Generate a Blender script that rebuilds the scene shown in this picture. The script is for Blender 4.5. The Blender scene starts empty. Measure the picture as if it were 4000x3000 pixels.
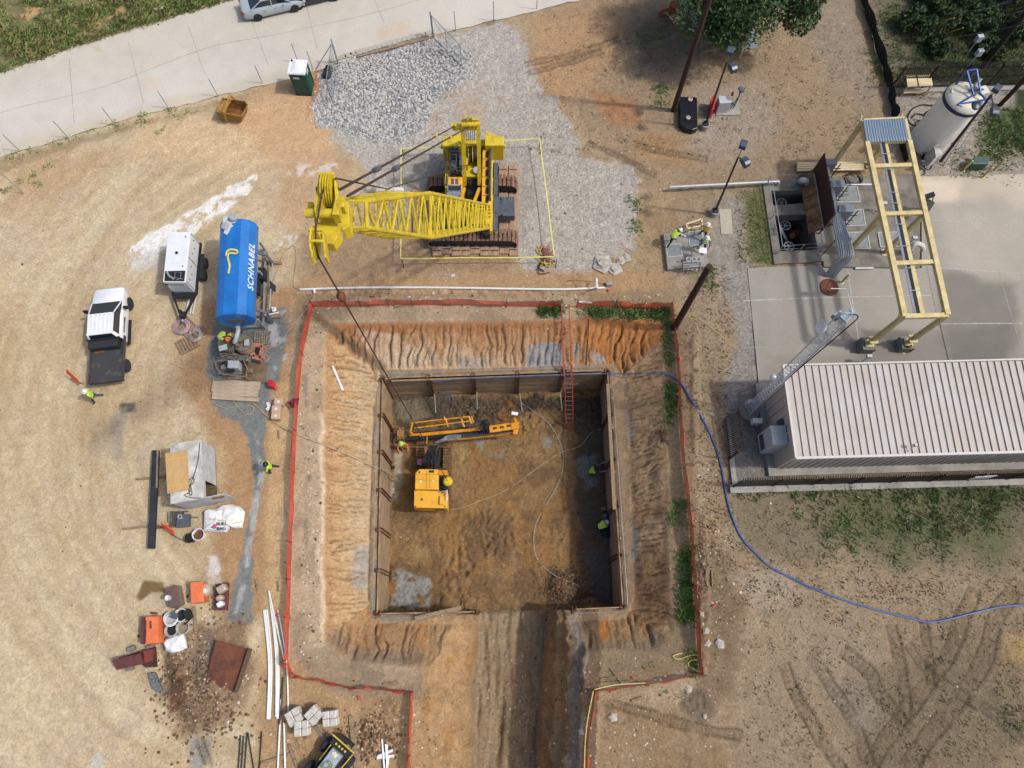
import bpy, math, random
import numpy as np
from mathutils import Vector, Matrix
random.seed(7)
SC = bpy.context.scene
R = math.radians
# ------------------------------------------------------------------ camera
CAM_H = 42.0; FPX = 2773.0
VX, VY = 1978.0, 2440.0                      # where straight down falls in the 4000x3000 photo
def _cam_axes():
    u = Vector(((VX-2000), -(VY-1500), -FPX)).normalized()   # straight down in camera coordinates
    u = -u                                                   # world up in camera coordinates
    x = (Vector((1,0,0)) - u*u.x).normalized()
    y = u.cross(x)
    return Matrix((x, y, u))                                 # rows: world axes in camera coordinates
MC = _cam_axes()                                             # cam vec -> world vec = MC @ v
cd = bpy.data.cameras.new('camera'); cam = bpy.data.objects.new('camera', cd)
SC.collection.objects.link(cam); SC.camera = cam
cam.matrix_world = Matrix.Translation((0,0,CAM_H)) @ MC.to_4x4()
cd.sensor_width = 36.0; cd.lens = FPX/4000*36.0; cd.clip_end = 3000
# ------------------------------------------------------------------ light
SUN_EL, SUN_AZ = R(54), R(97)                # azimuth clockwise from +Y
w = bpy.data.worlds.new('World'); SC.world = w; w.use_nodes = True
nt = w.node_tree; nt.nodes.clear()
sky = nt.nodes.new('ShaderNodeTexSky'); sky.sky_type = 'NISHITA'; sky.sun_disc = False
sky.sun_elevation = SUN_EL; sky.sun_rotation = SUN_AZ; sky.dust_density = 4.0; sky.air_density = 1.0; sky.ozone_density = 1.0
bg = nt.nodes.new('ShaderNodeBackground'); bg.inputs[1].default_value = 0.15
wo = nt.nodes.new('ShaderNodeOutputWorld'); nt.links.new(sky.outputs[0], bg.inputs[0]); nt.links.new(bg.outputs[0], wo.inputs[0])
sd = bpy.data.lights.new('sun', 'SUN'); sd.energy = 2.3; sd.angle = R(2.4); sd.color = (1, .98, .945)
so = bpy.data.objects.new('sun', sd); SC.collection.objects.link(so)
sdir = Vector((math.sin(SUN_AZ)*math.cos(SUN_EL), math.cos(SUN_AZ)*math.cos(SUN_EL), math.sin(SUN_EL)))
so.rotation_euler = sdir.to_track_quat('Z', 'Y').to_euler()
so.location = (0,0,60)
SC.view_settings.view_transform = 'Standard'; SC.view_settings.look = 'None'
SC.view_settings.exposure = 0.36; SC.view_settings.gamma = 1.0
SC.view_settings.use_curve_mapping = False
# ------------------------------------------------------------------ pixel <-> world
def G(px, py, z=0.0):
    """point of the plane at height z seen at photo pixel (px, py)"""
    d = MC @ Vector(((px-2000), -(py-1500), -FPX))
    t = (z-CAM_H)/d.z
    return Vector((d.x*t, d.y*t, z))
_Rn = np.array([[MC[i][j] for j in range(3)] for i in range(3)])
def PX(x, y, z):
    c0 = _Rn[0,0]*x+_Rn[1,0]*y+_Rn[2,0]*(z-CAM_H); c1 = _Rn[0,1]*x+_Rn[1,1]*y+_Rn[2,1]*(z-CAM_H); c2 = _Rn[0,2]*x+_Rn[1,2]*y+_Rn[2,2]*(z-CAM_H)
    c2 = np.minimum(c2, -0.5)
    return 2000+FPX*c0/-c2, 1500-FPX*c1/-c2
# ------------------------------------------------------------------ materials
def lin(c):
    c = c/255.0
    return c/12.92 if c <= 0.04045 else ((c+0.055)/1.055)**2.4
KX = 1.5
def P(r, g, b, k=1.0):
    """albedo of a sunlit horizontal surface that shows as this sRGB value"""
    return (min(.9, lin(r)/KX*k), min(.9, lin(g)/KX*k), min(.9, lin(b)/KX*k))
_m = {}
def mat(name, col, rough=.7, metal=0.0, var=.12, scale=6.0, bump=.15, spec=.4, col2=None, thr=None, stretch=None, fine=40.0, alpha=None, coat=0):
    if name in _m: return _m[name]
    m = bpy.data.materials.new(name); m.use_nodes = True
    t = m.node_tree; b = t.nodes['Principled BSDF']; L = t.links.new
    b.inputs['Roughness'].default_value = rough; b.inputs['Metallic'].default_value = metal
    b.inputs['Specular IOR Level'].default_value = spec
    if coat: b.inputs['Coat Weight'].default_value = coat; b.inputs['Coat Roughness'].default_value = .08
    tc = t.nodes.new('ShaderNodeTexCoord'); mp = t.nodes.new('ShaderNodeMapping'); L(tc.outputs['Object'], mp.inputs[0])
    if stretch: mp.inputs['Scale'].default_value = stretch
    n1 = t.nodes.new('ShaderNodeTexNoise'); n1.inputs['Scale'].default_value = scale; n1.inputs['Detail'].default_value = 5; n1.inputs['Roughness'].default_value = .65
    L(mp.outputs[0], n1.inputs['Vector'])
    n2 = t.nodes.new('ShaderNodeTexNoise'); n2.inputs['Scale'].default_value = fine; n2.inputs['Detail'].default_value = 2
    L(mp.outputs[0], n2.inputs['Vector'])
    if col2 is None: col2 = tuple(c*(1-2.2*var) for c in col)
    rp = t.nodes.new('ShaderNodeValToRGB')
    lo, hi = thr if thr else (.34, .62)
    rp.color_ramp.elements[0].position = lo; rp.color_ramp.elements[1].position = hi
    rp.color_ramp.elements[0].color = (*col2, 1); rp.color_ramp.elements[1].color = (*col, 1)
    L(n1.outputs[0], rp.inputs[0])
    mr = t.nodes.new('ShaderNodeMapRange'); mr.inputs[1].default_value = .3; mr.inputs[2].default_value = .7
    mr.inputs[3].default_value = 1-var*.7; mr.inputs[4].default_value = 1+var*.5; L(n2.outputs[0], mr.inputs[0])
    mx = t.nodes.new('ShaderNodeMix'); mx.data_type = 'RGBA'; mx.blend_type = 'MULTIPLY'; mx.inputs[0].default_value = 1
    L(rp.outputs[0], mx.inputs[6]); L(mr.outputs[0], mx.inputs[7]); L(mx.outputs[2], b.inputs['Base Color'])
    if bump:
        bp = t.nodes.new('ShaderNodeBump'); bp.inputs['Strength'].default_value = bump; bp.inputs['Distance'].default_value = .03
        L(n2.outputs[0], bp.inputs['Height']); L(bp.outputs[0], b.inputs['Normal'])
    if alpha is not None: b.inputs['Alpha'].default_value = alpha
    _m[name] = m; return m
# ------------------------------------------------------------------ mesh builder
_loc = {}
class MB:
    def __init__(s): s.v = []; s.f = []; s.m = []; s.k = 0
    def add(s, vs, fs):
        o = len(s.v); s.v += [tuple(q) for q in vs]; s.f += [tuple(i+o for i in g) for g in fs]; s.m += [s.k]*len(fs); return s
    def box(s, c, size, rz=0.0, M=None):
        hx, hy, hz = size[0]/2, size[1]/2, size[2]/2
        vs = [Vector((sx*hx, sy*hy, sz*hz)) for sz in (-1,1) for sx, sy in ((-1,-1),(1,-1),(1,1),(-1,1))]
        if M is None: M = Matrix.Rotation(rz, 3, 'Z')
        c = Vector(c); return s.hull([c+M@q for q in vs])
    def hull(s, v8):
        return s.add(v8, [(3,2,1,0),(4,5,6,7),(0,1,5,4),(1,2,6,5),(2,3,7,6),(3,0,4,7)])
    def beam(s, p0, p1, w, h=None, up=(0,0,1)):
        p0 = Vector(p0); p1 = Vector(p1); h = w if h is None else h
        d = (p1-p0).normalized(); up = Vector(up)
        if abs(d.dot(up)) > .98: up = Vector((0,1,0))
        x = d.cross(up).normalized(); y = x.cross(d).normalized()
        vs = []
        for p in (p0, p1):
            for a, b in ((-1,-1),(1,-1),(1,1),(-1,1)): vs.append(p+x*(a*w/2)+y*(b*h/2))
        return s.add(vs, [(3,2,1,0),(4,5,6,7),(0,1,5,4),(1,2,6,5),(2,3,7,6),(3,0,4,7)])
    def tube(s, pts, r, n=6, closed=False, caps=True):
        pts = [Vector(p) for p in pts]; N = len(pts)
        rs = r if isinstance(r, (list, tuple)) else [r]*N
        vs = []; px = None
        for i, p in enumerate(pts):
            a = pts[i-1] if (i or closed) else pts[i]; b = pts[(i+1) % N] if (i < N-1 or closed) else pts[i]
            d = (b-a)
            if d.length < 1e-9: d = Vector((0,0,1))
            d.normalize()
            if px is None:
                px = d.cross(Vector((0,0,1)))
                if px.length < .05: px = d.cross(Vector((0,1,0)))
            px = (px - d*px.dot(d)).normalized(); py = d.cross(px)
            for k in range(n):
                t = 2*math.pi*k/n; vs.append(p+(px*math.cos(t)+py*math.sin(t))*rs[i])
        fs = []
        for i in range(N if closed else N-1):
            j = (i+1) % N
            for k in range(n):
                k2 = (k+1) % n; fs.append((i*n+k, i*n+k2, j*n+k2, j*n+k))
        if caps and not closed: fs.append(tuple(range(n))[::-1]); fs.append(tuple((N-1)*n+k for k in range(n)))
        return s.add(vs, fs)
    def cyl(s, p0, p1, r, r1=None, n=12): return s.tube([p0, p1], [r, r if r1 is None else r1], n)
    def lathe(s, prof, c=(0,0,0), n=20, M=None):
        c = Vector(c); vs = []
        for r, z in prof:
            for k in range(n):
                t = 2*math.pi*k/n; q = Vector((r*math.cos(t), r*math.sin(t), z)); vs.append(c+(M@q if M else q))
        fs = [(i*n+k, i*n+(k+1)%n, (i+1)*n+(k+1)%n, (i+1)*n+k) for i in range(len(prof)-1) for k in range(n)]
        if prof[0][0] > 1e-4: fs.append(tuple(range(n))[::-1])
        if prof[-1][0] > 1e-4: fs.append(tuple((len(prof)-1)*n+k for k in range(n)))
        return s.add(vs, fs)
    def ball(s, c, r, n=10, sc=(1,1,1)):
        m = n//2+1; pr = []
        for i in range(m+1):
            a = -math.pi/2+math.pi*i/m; pr.append((max(1e-5, r*math.cos(a)), r*math.sin(a)))
        return s.lathe(pr, c, n, Matrix.Diagonal(Vector(sc)))
    def prism(s, pts, z0, z1):
        n = len(pts)
        z0 = z0 if isinstance(z0, (list, tuple)) else [z0]*n; z1 = z1 if isinstance(z1, (list, tuple)) else [z1]*n
        area = sum(pts[i][0]*pts[(i+1)%n][1]-pts[(i+1)%n][0]*pts[i][1] for i in range(n))
        if area < 0: pts = list(pts)[::-1]; z0 = z0[::-1]; z1 = z1[::-1]
        vs = [(p[0], p[1], z0[i]) for i, p in enumerate(pts)]+[(p[0], p[1], z1[i]) for i, p in enumerate(pts)]
        return s.add(vs, [tuple(range(n))[::-1], tuple(range(n, 2*n))]+[(i, (i+1)%n, n+(i+1)%n, n+i) for i in range(n)])
    def extr(s, prof, o, ax, ay, az, L):
        """profile (a,b) in axes ax, ay at origin o, extruded by L along az (both ways half)"""
        o = Vector(o); ax = Vector(ax); ay = Vector(ay); az = Vector(az); n = len(prof)
        vs = [o+ax*a+ay*b-az*(L/2) for a, b in prof]+[o+ax*a+ay*b+az*(L/2) for a, b in prof]
        return s.add(vs, [tuple(range(n))[::-1], tuple(range(n, 2*n))]+[(i, (i+1)%n, n+(i+1)%n, n+i) for i in range(n)])
    def build(s, name, mats, parent=None, smooth=False, local=False, bevel=0):
        me = bpy.data.meshes.new(name)
        vs = s.v
        off = Vector((0,0,0))
        if parent is not None and not local: off = _loc.get(parent.name, Vector((0,0,0)))
        elif parent is None and not local and vs:
            a = np.array(vs); off = Vector((float(a[:,0].mean()), float(a[:,1].mean()), float(a[:,2].min())))
        if off.length > 0: vs = [(q[0]-off.x, q[1]-off.y, q[2]-off.z) for q in vs]
        me.from_pydata(vs, [], s.f)
        if not isinstance(mats, (list, tuple)): mats = [mats]
        for m in mats: me.materials.append(m)
        if len(mats) > 1: me.polygons.foreach_set('material_index', s.m)
        if smooth:
            me.polygons.foreach_set('use_smooth', [True]*len(s.f))
            try: me.set_sharp_from_angle(angle=R(38))
            except Exception: pass
        me.update()
        o = bpy.data.objects.new(name, me); SC.collection.objects.link(o)
        if parent is not None:
            o.parent = parent
            if not local: _loc[o.name] = off
        else: o.location = off; _loc[o.name] = off
        if bevel:
            b = o.modifiers.new('bevel', 'BEVEL'); b.width = bevel; b.segments = 2; b.limit_method = 'ANGLE'
        return o
def tag(o, label=None, cat=None, group=None, kind=None):
    if label: o['label'] = label
    if cat: o['category'] = cat
    if group: o['group'] = group
    if kind: o['kind'] = kind
    return o
def thing(name, label, cat, loc, rz=0.0, group=None):
    o = bpy.data.objects.new(name, None); SC.collection.objects.link(o)
    o.empty_display_size = .2
    o.location = loc; o.rotation_euler = (0,0,rz); _loc[o.name] = Vector(loc)
    return tag(o, label, cat, group)
def kids(o): return [c for c in bpy.data.objects if c.parent == o]
def copy_tree(o, parent=None, loc=None, rz=None, label=None, group=None):
    c = o.copy(); SC.collection.objects.link(c)
    if parent is not None: c.parent = parent
    if loc is not None: c.location = loc; _loc[c.name] = Vector(loc)
    if rz is not None: c.rotation_euler[2] = rz
    if label: c['label'] = label
    if group: c['group'] = group
    for k in kids(o): copy_tree(k, c)
    return c
def spline(pts, n=6, closed=False):
    pts = [Vector(p) for p in pts]; N = len(pts); out = []
    for i in range(N if closed else N-1):
        g = (lambda j: pts[j % N]) if closed else (lambda j: pts[max(0, min(N-1, j))])
        p0, p1, p2, p3 = g(i-1), g(i), g(i+1), g(i+2)
        for k in range(n):
            t = k/n
            out.append(.5*((2*p1)+(p2-p0)*t+(2*p0-5*p1+4*p2-p3)*t*t+(3*p1-p0-3*p2+p3)*t**3))
    if not closed: out.append(pts[-1])
    return out
# ------------------------------------------------------------------ noise
_rng = np.random.default_rng(3); _tab = _rng.random((256, 256))
def vn(x, y):
    xi = np.floor(x).astype(int); yi = np.floor(y).astype(int); fx = x-xi; fy = y-yi
    fx = fx*fx*(3-2*fx); fy = fy*fy*(3-2*fy)
    a = _tab[xi & 255, yi & 255]; b = _tab[(xi+1) & 255, yi & 255]; c = _tab[xi & 255, (yi+1) & 255]; d = _tab[(xi+1) & 255, (yi+1) & 255]
    return (a*(1-fx)+b*fx)*(1-fy)+(c*(1-fx)+d*fx)*fy
def fbm(x, y, o=4, s=0.0):
    r = 0; a = .5; t = 0
    for i in range(o):
        r = r+a*vn(x*2**i+17.3*i+s, y*2**i+9.1*i+s*1.7); t += a; a *= .55
    return r/t
def sstep(a, b, x):
    t = np.clip((x-a)/(b-a), 0, 1); return t*t*(3-2*t)
def sdf(pts, x, y):
    """signed distance, positive inside"""
    d = np.full(x.shape, 1e9); ins = np.zeros(x.shape, bool); n = len(pts)
    for i in range(n):
        ax, ay = pts[i][0], pts[i][1]; bx, by = pts[(i+1)%n][0], pts[(i+1)%n][1]
        ex, ey = bx-ax, by-ay; L = ex*ex+ey*ey+1e-12
        t = np.clip(((x-ax)*ex+(y-ay)*ey)/L, 0, 1)
        d = np.minimum(d, np.hypot(x-ax-t*ex, y-ay-t*ey))
        if ay != by:
            c = ((ay > y) != (by > y)) & (x < ex*(y-ay)/(by-ay)+ax); ins ^= c
    return np.where(ins, d, -d)
def ldist(pts, x, y):
    d = np.full(x.shape, 1e9)
    for i in range(len(pts)-1):
        ax, ay = pts[i][0], pts[i][1]; ex, ey = pts[i+1][0]-ax, pts[i+1][1]-ay; L = ex*ex+ey*ey+1e-12
        t = np.clip(((x-ax)*ex+(y-ay)*ey)/L, 0, 1); d = np.minimum(d, np.hypot(x-ax-t*ex, y-ay-t*ey))
    return d
# ------------------------------------------------------------------ terrain
Z_BENCH, Z_PIT = -2.3, -5.9
def W2(pts, z=0.0): return [(G(a, b, z).x, G(a, b, z).y) for a, b in pts]
CREST = W2([(1290,1250),(2535,1238),(2590,1290),(2612,1700),(2625,2300),(2640,2470),(2560,2540),(2300,2550),(1700,2610),(1360,2590),(1250,2500),(1252,1700),(1262,1300)])
TOE = W2([(1490,1448),(2400,1428),(2440,1500),(2475,2330),(2440,2412),(2235,2425),(1850,2438),(1452,2428),(1436,2300),(1462,1600)], Z_BENCH)
PIT = W2([(1500,1487),(2368,1457),(2428,2368),(1480,2394)], Z_BENCH)
PITO = W2([(1494,1480),(2374,1450),(2434,2374),(1474,2400)], Z_BENCH)
FLOOR = W2([(1872,2350),(2138,2350),(2128,2500),(2105,2750),(2090,3000),(2080,3300),(1862,3300),(1864,2700)], -5.4)
def seg(a, b, st): return np.arange(a, b, st)
gx = np.concatenate([-np.geomspace(900, 44, 16)[:-1], seg(-44, -28, .2), seg(-28, -13, .12), seg(-13, 28, .08), seg(28, 44, .17), np.geomspace(44, 900, 16)])
gy = np.concatenate([-np.geomspace(700, 11, 14)[:-1], seg(-11, 24, .085), seg(24, 52, .15), np.geomspace(52, 900, 16)])
X, Y = np.meshgrid(gx, gy, indexing='ij')
def tracks(x, y, pts, wd, pitch, depth):
    """height change of one wheel or crawler rut along a polyline"""
    endm = np.ones(x.shape); best = np.full(x.shape, 1e9); S = np.zeros(x.shape); acc = 0
    for i in range(len(pts)-1):
        ax, ay = pts[i][0], pts[i][1]; ex, ey = pts[i+1][0]-ax, pts[i+1][1]-ay; L = math.hypot(ex, ey)
        t = np.clip(((x-ax)*ex+(y-ay)*ey)/(L*L), 0, 1); dx = x-ax-t*ex; dy = y-ay-t*ey; d = np.hypot(dx, dy)
        sgn = np.sign(ex*dy-ey*dx); m = d < best; u_ = ((x-ax)*ex+(y-ay)*ey)/(L*L); endm = np.where(m, ((u_ > 0) | (i > 0))*((u_ < 1) | (i < len(pts)-2))*1.0, endm); best = np.where(m, d, best); S = np.where(m, acc+t*L+.35*np.abs(d)*0+sgn*0, S); acc += L
    wd = wd*(.85+.3*vn(x*.8,y*.8)); nn = vn(x*2.3, y*2.3); core = (1-sstep(wd*.38, wd*.52, best))*endm; inn = endm* (1-sstep(wd*.40, wd*.5, best))*sstep(.1,.35,nn); rim = np.exp(-((best-wd*.52)/.075)**2)*sstep(.12,.4,vn(x*1.4+50,y*1.4))*endm
    chev = inn*sstep(-.1, .5, np.sin(S*2*math.pi/pitch+best*5+2.5*vn(x*1.1,y*1.1)))*(.25+.75*sstep(.3,.7,vn(x*4+7,y*4)))
    return (-depth*inn*.5-depth*.7*chev*(vn(x*3,y*3)) - depth*.9*rim), np.maximum(chev, core*.4), rim
EASTTRK = [([(3060,2590),(3110,2720),(3190,2860),(3290,3010)],34,.32),([(3160,2545),(3230,2660),(3330,2820),(3400,3000)],38,.32),([(3290,2540),(3390,2620),(3440,2720),(3500,2790),(3560,2850)],34,.30),
 ([(3485,2440),(3510,2560),(3530,2690),(3540,2780)],34,.30),([(3605,2430),(3630,2560),(3640,2680)],26,.30),([(3990,2270),(3900,2400),(3850,2560),(3760,2720),(3640,2860),(3540,3010)],50,.27),
 ([(3810,2300),(3760,2430),(3700,2560),(3600,2700),(3480,2860),(3400,3000)],46,.27),([(3545,2520),(3640,2640),(3760,2720),(3900,2800),(4000,2900)],30,.3),([(2370,2740),(2560,2800),(2760,2850),(2900,2880)],26,.2),
 ([(2050,250),(2180,225),(2340,180),(2420,150)],22,.2),([(2060,285),(2200,250),(2350,200)],20,.2),([(2480,560),(2620,600),(2760,620)],22,.22),([(2290,560),(2400,600),(2560,690)],20,.25),
 ([(820,3000),(700,2700),(640,2500)],20,.3)]
def rills(al, ac, q=1.0):
    r = 0; al = al*q
    for f, w_, wt, s_ in ((1.9, .17, 1.0, 3.1), (3.3, .2, .55, 8.7)):
        ph = al*f+1.5*fbm(al*.5, ac*.8, 4, s_); k = np.floor(ph); d = np.abs(ph-k-.5)
        h = vn(k*7.31+s_, k*0+2.5); g = sstep(.28, .5, vn(k*3.7+s_, ac*.9+k*1.9)+(h-.5)*.35)
        r = np.maximum(r, (1-sstep(w_*.35, w_, d))*g*(.35+.65*h)*wt)
    return r
def height(x, y, fine=True):
    z = (fbm(x*.09, y*.09, 3, 5)-.5)*.16 + (fbm(x*.55, y*.55, 3, 9)-.5)*.10
    ctr = np.hypot(x, y-20); z = z*(1-sstep(60, 120, ctr))
    dC = sdf(CREST, x, y); dT = -sdf(TOE, x, y); dP = sdf(PITO, x, y)
    wx = x+(fbm(x*.5, y*.5, 3, 2)-.5)*.9; wy = y+(fbm(x*.5, y*.5, 3, 4)-.5)*.9
    warp = (fbm(x*.35, y*.35, 3, 1)-.5)*.5*sstep(-1, 1, dC)
    s = np.clip(dC+warp*.6, 0, None)/(np.clip(dC+warp*.6, 0, None)+np.clip(dT, .0, None)+1e-6)
    s = np.where(dT <= 0, 1, s)
    pre = -.35*sstep(-1.6, .2, dC)
    cx, cy = -.6, 8.0
    ew = np.abs((x-cx)/8.8) > np.abs((y-cy)/8.0)
    along = np.where(ew, wy, wx); across = np.where(ew, x, y)
    fade = 1.0
    north = (~ew) & (y > cy); east = ew & (x > cx)
    amp = np.where(north, 1.0, np.where(east, .6, .8))
    rn = np.where(ew, rills(along, across+30, 1.7), rills(along, across))
    rill = -rn*.30*amp*sstep(.02, .18, s)*(1-sstep(.90, 1, s))
    body = pre*(1-s)+Z_BENCH*s + rill + (fbm(x*1.7, y*1.7, 3, 22)-.5)*np.where(ew & (x < cx), .12, .26)*sstep(0,.2,s)*(1-sstep(.9,1,s))
    z1 = z*(1-sstep(-.2, .5, dC))+body
    bench = Z_BENCH+(fbm(x*2, y*2, 3, 31)-.5)*.16
    z1 = np.where(dT <= 0, bench+.10*np.exp(-((dP+.35)/.25)**2), z1)
    # ---- pit floor with clods and crawler ruts
    cl = np.abs(2*fbm(wx*2.2, wy*2.2, 4, 12)-1)
    rough = .35+sstep(.45, .62, fbm(x*.22, y*.22, 2, 44))*.9
    pit = Z_PIT+(fbm(x*.35, y*.35, 3, 40)-.5)*.5 + (.5-cl)*.34*rough+(fbm(x*4.5, y*4.5, 2, 47)-.5)*.10
    # ---- ramp trench
    dF = -sdf(FLOOR, x, y)
    zr = Z_PIT+.12*np.clip(2.6-y, 0, 40); zr = np.minimum(zr, 0)
    rut = (fbm(x*2.6+2.2*fbm(x*.3, y*.35, 3, 55), y*.22, 3, 52)-.5)*.62+(.5-np.abs(2*fbm(x*2.4, y*2.4, 3, 57)-1))*.16+(fbm(x*2, y*2, 2, 53)-.5)*.10
    dn = dF+((fbm(x*.9, y*.6, 3, 61)-.5)*.8+(fbm(x*2.4, y*1.8, 3, 62)-.5)*.35)*sstep(0,.3,dF)
    eastb = x > .0
    bw = np.interp(dn, [0,.3,.8,1.3,1.8,2.4,2.9], [0,1.3,2.5,3.3,4.0,5.2,7.5])
    be = np.interp(dn, [0,.12,.5,.62,1.15,1.3,1.9,2.1,2.6], [0,1.2,1.9,2.9,3.2,4.0,4.5,5.3,8])
    zt = zr+rut*(1-sstep(0,.2,dF))+np.where(eastb, be, bw)
    open_ = (y < 2.9)
    z2 = np.where(dP > 0, pit, z1)
    z2 = np.where(open_, np.minimum(z2, zt), z2)
    if fine:
        offpit = (dC < 0).astype(float)
        z2 = z2+(np.abs(2*fbm(x*3.1, y*3.1, 3, 71)-1)-.4)*-.035*offpit+(fbm(x*6, y*6, 2, 72)-.5)*.02
    return z2
Z = height(X, Y)
Xp, Yp = PX(X, Y, Z)
# flatten under road and slabs, ruts
ROAD_LO = [(-900,860),(-300,690),(0,612),(270,535),(520,455),(700,415),(850,375),(1080,320),(1290,258),(1500,182),(1690,138),(1900,88),(2100,38),(2250,2),(2700,-110),(3600,-330)]
ROAD_UP = [(-900,520),(-300,370),(0,285),(180,225),(430,140),(620,88),(850,15),(960,-20),(1500,-170),(2200,-380),(3000,-600)]
ROADP = ROAD_LO+ROAD_UP[::-1]
PAD = [(2920,1045),(3215,1030),(3230,1048),(3590,1052),(3590,690),(4300,672),(5000,665),(5000,1990),(3600,1990),(2990,1470),(2940,1240)]
for poly in (ROADP, PAD):
    d = sdf(poly, Xp, Yp); Z = np.where(d > -12, Z*(1-sstep(-12, 0, d)) - .06*sstep(-6, 4, d), Z)
trk_in = np.zeros(Z.shape); trk_rim = np.zeros(Z.shape)
for pts, wd, pitch in EASTTRK:
    wp = W2(pts); m = (X > min(p[0] for p in wp)-2) & (X < max(p[0] for p in wp)+2) & (Y > min(p[1] for p in wp)-2) & (Y < max(p[1] for p in wp)+2)
    w_ = wd/58.0
    dz, i_, r_ = tracks(X[m]+(fbm(X[m]*.8, Y[m]*.8, 2, 80)-.5)*.25, Y[m]+(fbm(X[m]*.8, Y[m]*.8, 2, 81)-.5)*.25, spline([(a, b, 0) for a, b in wp], 4), w_, pitch, .055)
    Z[m] += dz*(.5+fbm(X[m]*1.2, Y[m]*1.2, 2, 83)); trk_in[m] = np.maximum(trk_in[m], i_); trk_rim[m] = np.maximum(trk_rim[m], r_)
# rubble heap, grout gully, small craters (photo px)
def blob(px, py, rx, ry, h, rough=0.0):
    global Z
    d = np.hypot((Xp-px)/rx, (Yp-py)/ry)+(fbm(X*.9, Y*.9, 3, 90)-.5)*.5
    k = 1-sstep(.45, 1.05, d); Z = Z+k*(h+rough*(np.abs(2*fbm(X*2.6, Y*2.6, 3, 91)-1)-.35)*-1)
blob(800,2700,190,150,.35,.35); blob(900,2480,110,110,.12,.2); blob(700,2560,60,120,.15,.3); blob(2700,2740,70,60,-.15,.0); blob(1540,2760,40,40,.1,.3)
blob(1440,2890,60,90,.1,.45); blob(1190,2890,50,60,.05,.3); blob(2715,1500,22,300,.12,.25); blob(2750,2350,25,400,.12,.3)
blob(1700,1140,900,22,.08,.2); blob(2225,2290,100,62,.30,.55); blob(1980,1610,90,45,.12,.4); blob(2710,2745,60,50,.0,.35)
PITOPEN = [(3007,745),(3153,742),(3194,975),(3047,981)]        # valve chamber in the slab
dv = sdf(PITOPEN, Xp, Yp); Z = np.where(dv > -6, -3.2, Z)
nx, ny = len(gx), len(gy)
def hz(x, y):
    i = int(np.clip(np.searchsorted(gx, x)-1, 0, nx-2)); j = int(np.clip(np.searchsorted(gy, y)-1, 0, ny-2))
    tx = (x-gx[i])/(gx[i+1]-gx[i]); ty = (y-gy[j])/(gy[j+1]-gy[j])
    return float((Z[i,j]*(1-tx)+Z[i+1,j]*tx)*(1-ty)+(Z[i,j+1]*(1-tx)+Z[i+1,j+1]*tx)*ty)
def GG(px, py, off=0.0, z0=0.0):
    """point on the ground seen at a photo pixel, lifted by off"""
    z = z0
    for _ in range(10): p = G(px, py, z+off); z = .5*z+.5*hz(p.x, p.y)
    p = G(px, py, z+off); return Vector((p.x, p.y, hz(p.x, p.y)+off))
Xp, Yp = PX(X, Y, Z)
# ---- what the ground is made of, as albedo
def c3(r, g, b): return np.array(P(r, g, b))
C = np.empty(Z.shape+(3,)); GR = np.zeros(Z.shape); WT = np.zeros(Z.shape); RK = .12+.6*sstep(1000, 2900, Xp)
n_big = fbm(X*.12, Y*.12, 4, 101); n_mid = fbm(X*.6, Y*.6, 4, 103); n_f = fbm(X*2.6, Y*2.6, 4, 105); n_ff = vn(X*11, Y*11)
def mixc(mask, col, keep=None):
    global C
    C = C*(1-mask[...,None])+np.asarray(col)*mask[...,None]
lr = sstep(700, 3000, Xp+(n_big-.5)*900)
C[:] = c3(205,184,149); mixc(lr, c3(166,143,113))
pol = np.arctan2(Yp-1700, Xp-1500); rad = np.hypot(Xp-1500, (Yp-1700)*1.1)
strk = fbm(rad/38+(n_mid-.5)*1.5, pol*5, 4, 111)
mixc(sstep(.5,.75,strk)*(1-sstep(1000,1250,Xp))*.6, c3(186,162,122)); mixc(sstep(.5,.25,strk)*(1-sstep(1000,1250,Xp))*.55, c3(220,203,168))
str2 = fbm(rad/11+(n_mid-.5)*1.0, pol*4, 3, 113); mixc(sstep(.56,.68,str2)*(1-sstep(950,1200,Xp))*sstep(.4,.6,n_big)*.3, c3(172,148,110)); mixc(sstep(.44,.34,str2)*(1-sstep(950,1200,Xp))*.2, c3(224,210,178))
mixc(sstep(.52,.7,n_big)*.35, c3(190,160,118)); mixc(sstep(.55,.75,n_mid)*sstep(800,1800,Xp)*.45, c3(150,122,92)); mixc(sstep(.45,.3,n_mid)*.35, c3(200,180,152))
def reg(pts, col, fe=30, wp=60, op=1.0, sc=.35, gr=0, wet=0, rock=None, sd_=0.0, thr=None):
    xs = [p[0] for p in pts]; ys = [p[1] for p in pts]; m = (Xp > min(xs)-wp-fe-20) & (Xp < max(xs)+wp+fe+20) & (Yp > min(ys)-wp-fe-20) & (Yp < max(ys)+wp+fe+20)
    x = Xp[m]; y = Yp[m]; a, b = X[m], Y[m]
    d = sdf(pts, x+(fbm(a*sc, b*sc, 4, 120+sd_)-.5)*2*wp, y+(fbm(a*sc, b*sc, 4, 130+sd_)-.5)*2*wp)
    k = sstep(-fe, fe, d)*op
    if thr: k = k*sstep(thr[0], thr[1], fbm(a*thr[2], b*thr[2], 4, 140+sd_))
    kk = k[...,None]; C[m] = C[m]*(1-kk)+c3(*col)*kk
    for A, v in ((GR, gr), (WT, wet), (RK, rock)):
        if v is not None: A[m] = A[m]*(1-k)+v*k
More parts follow.
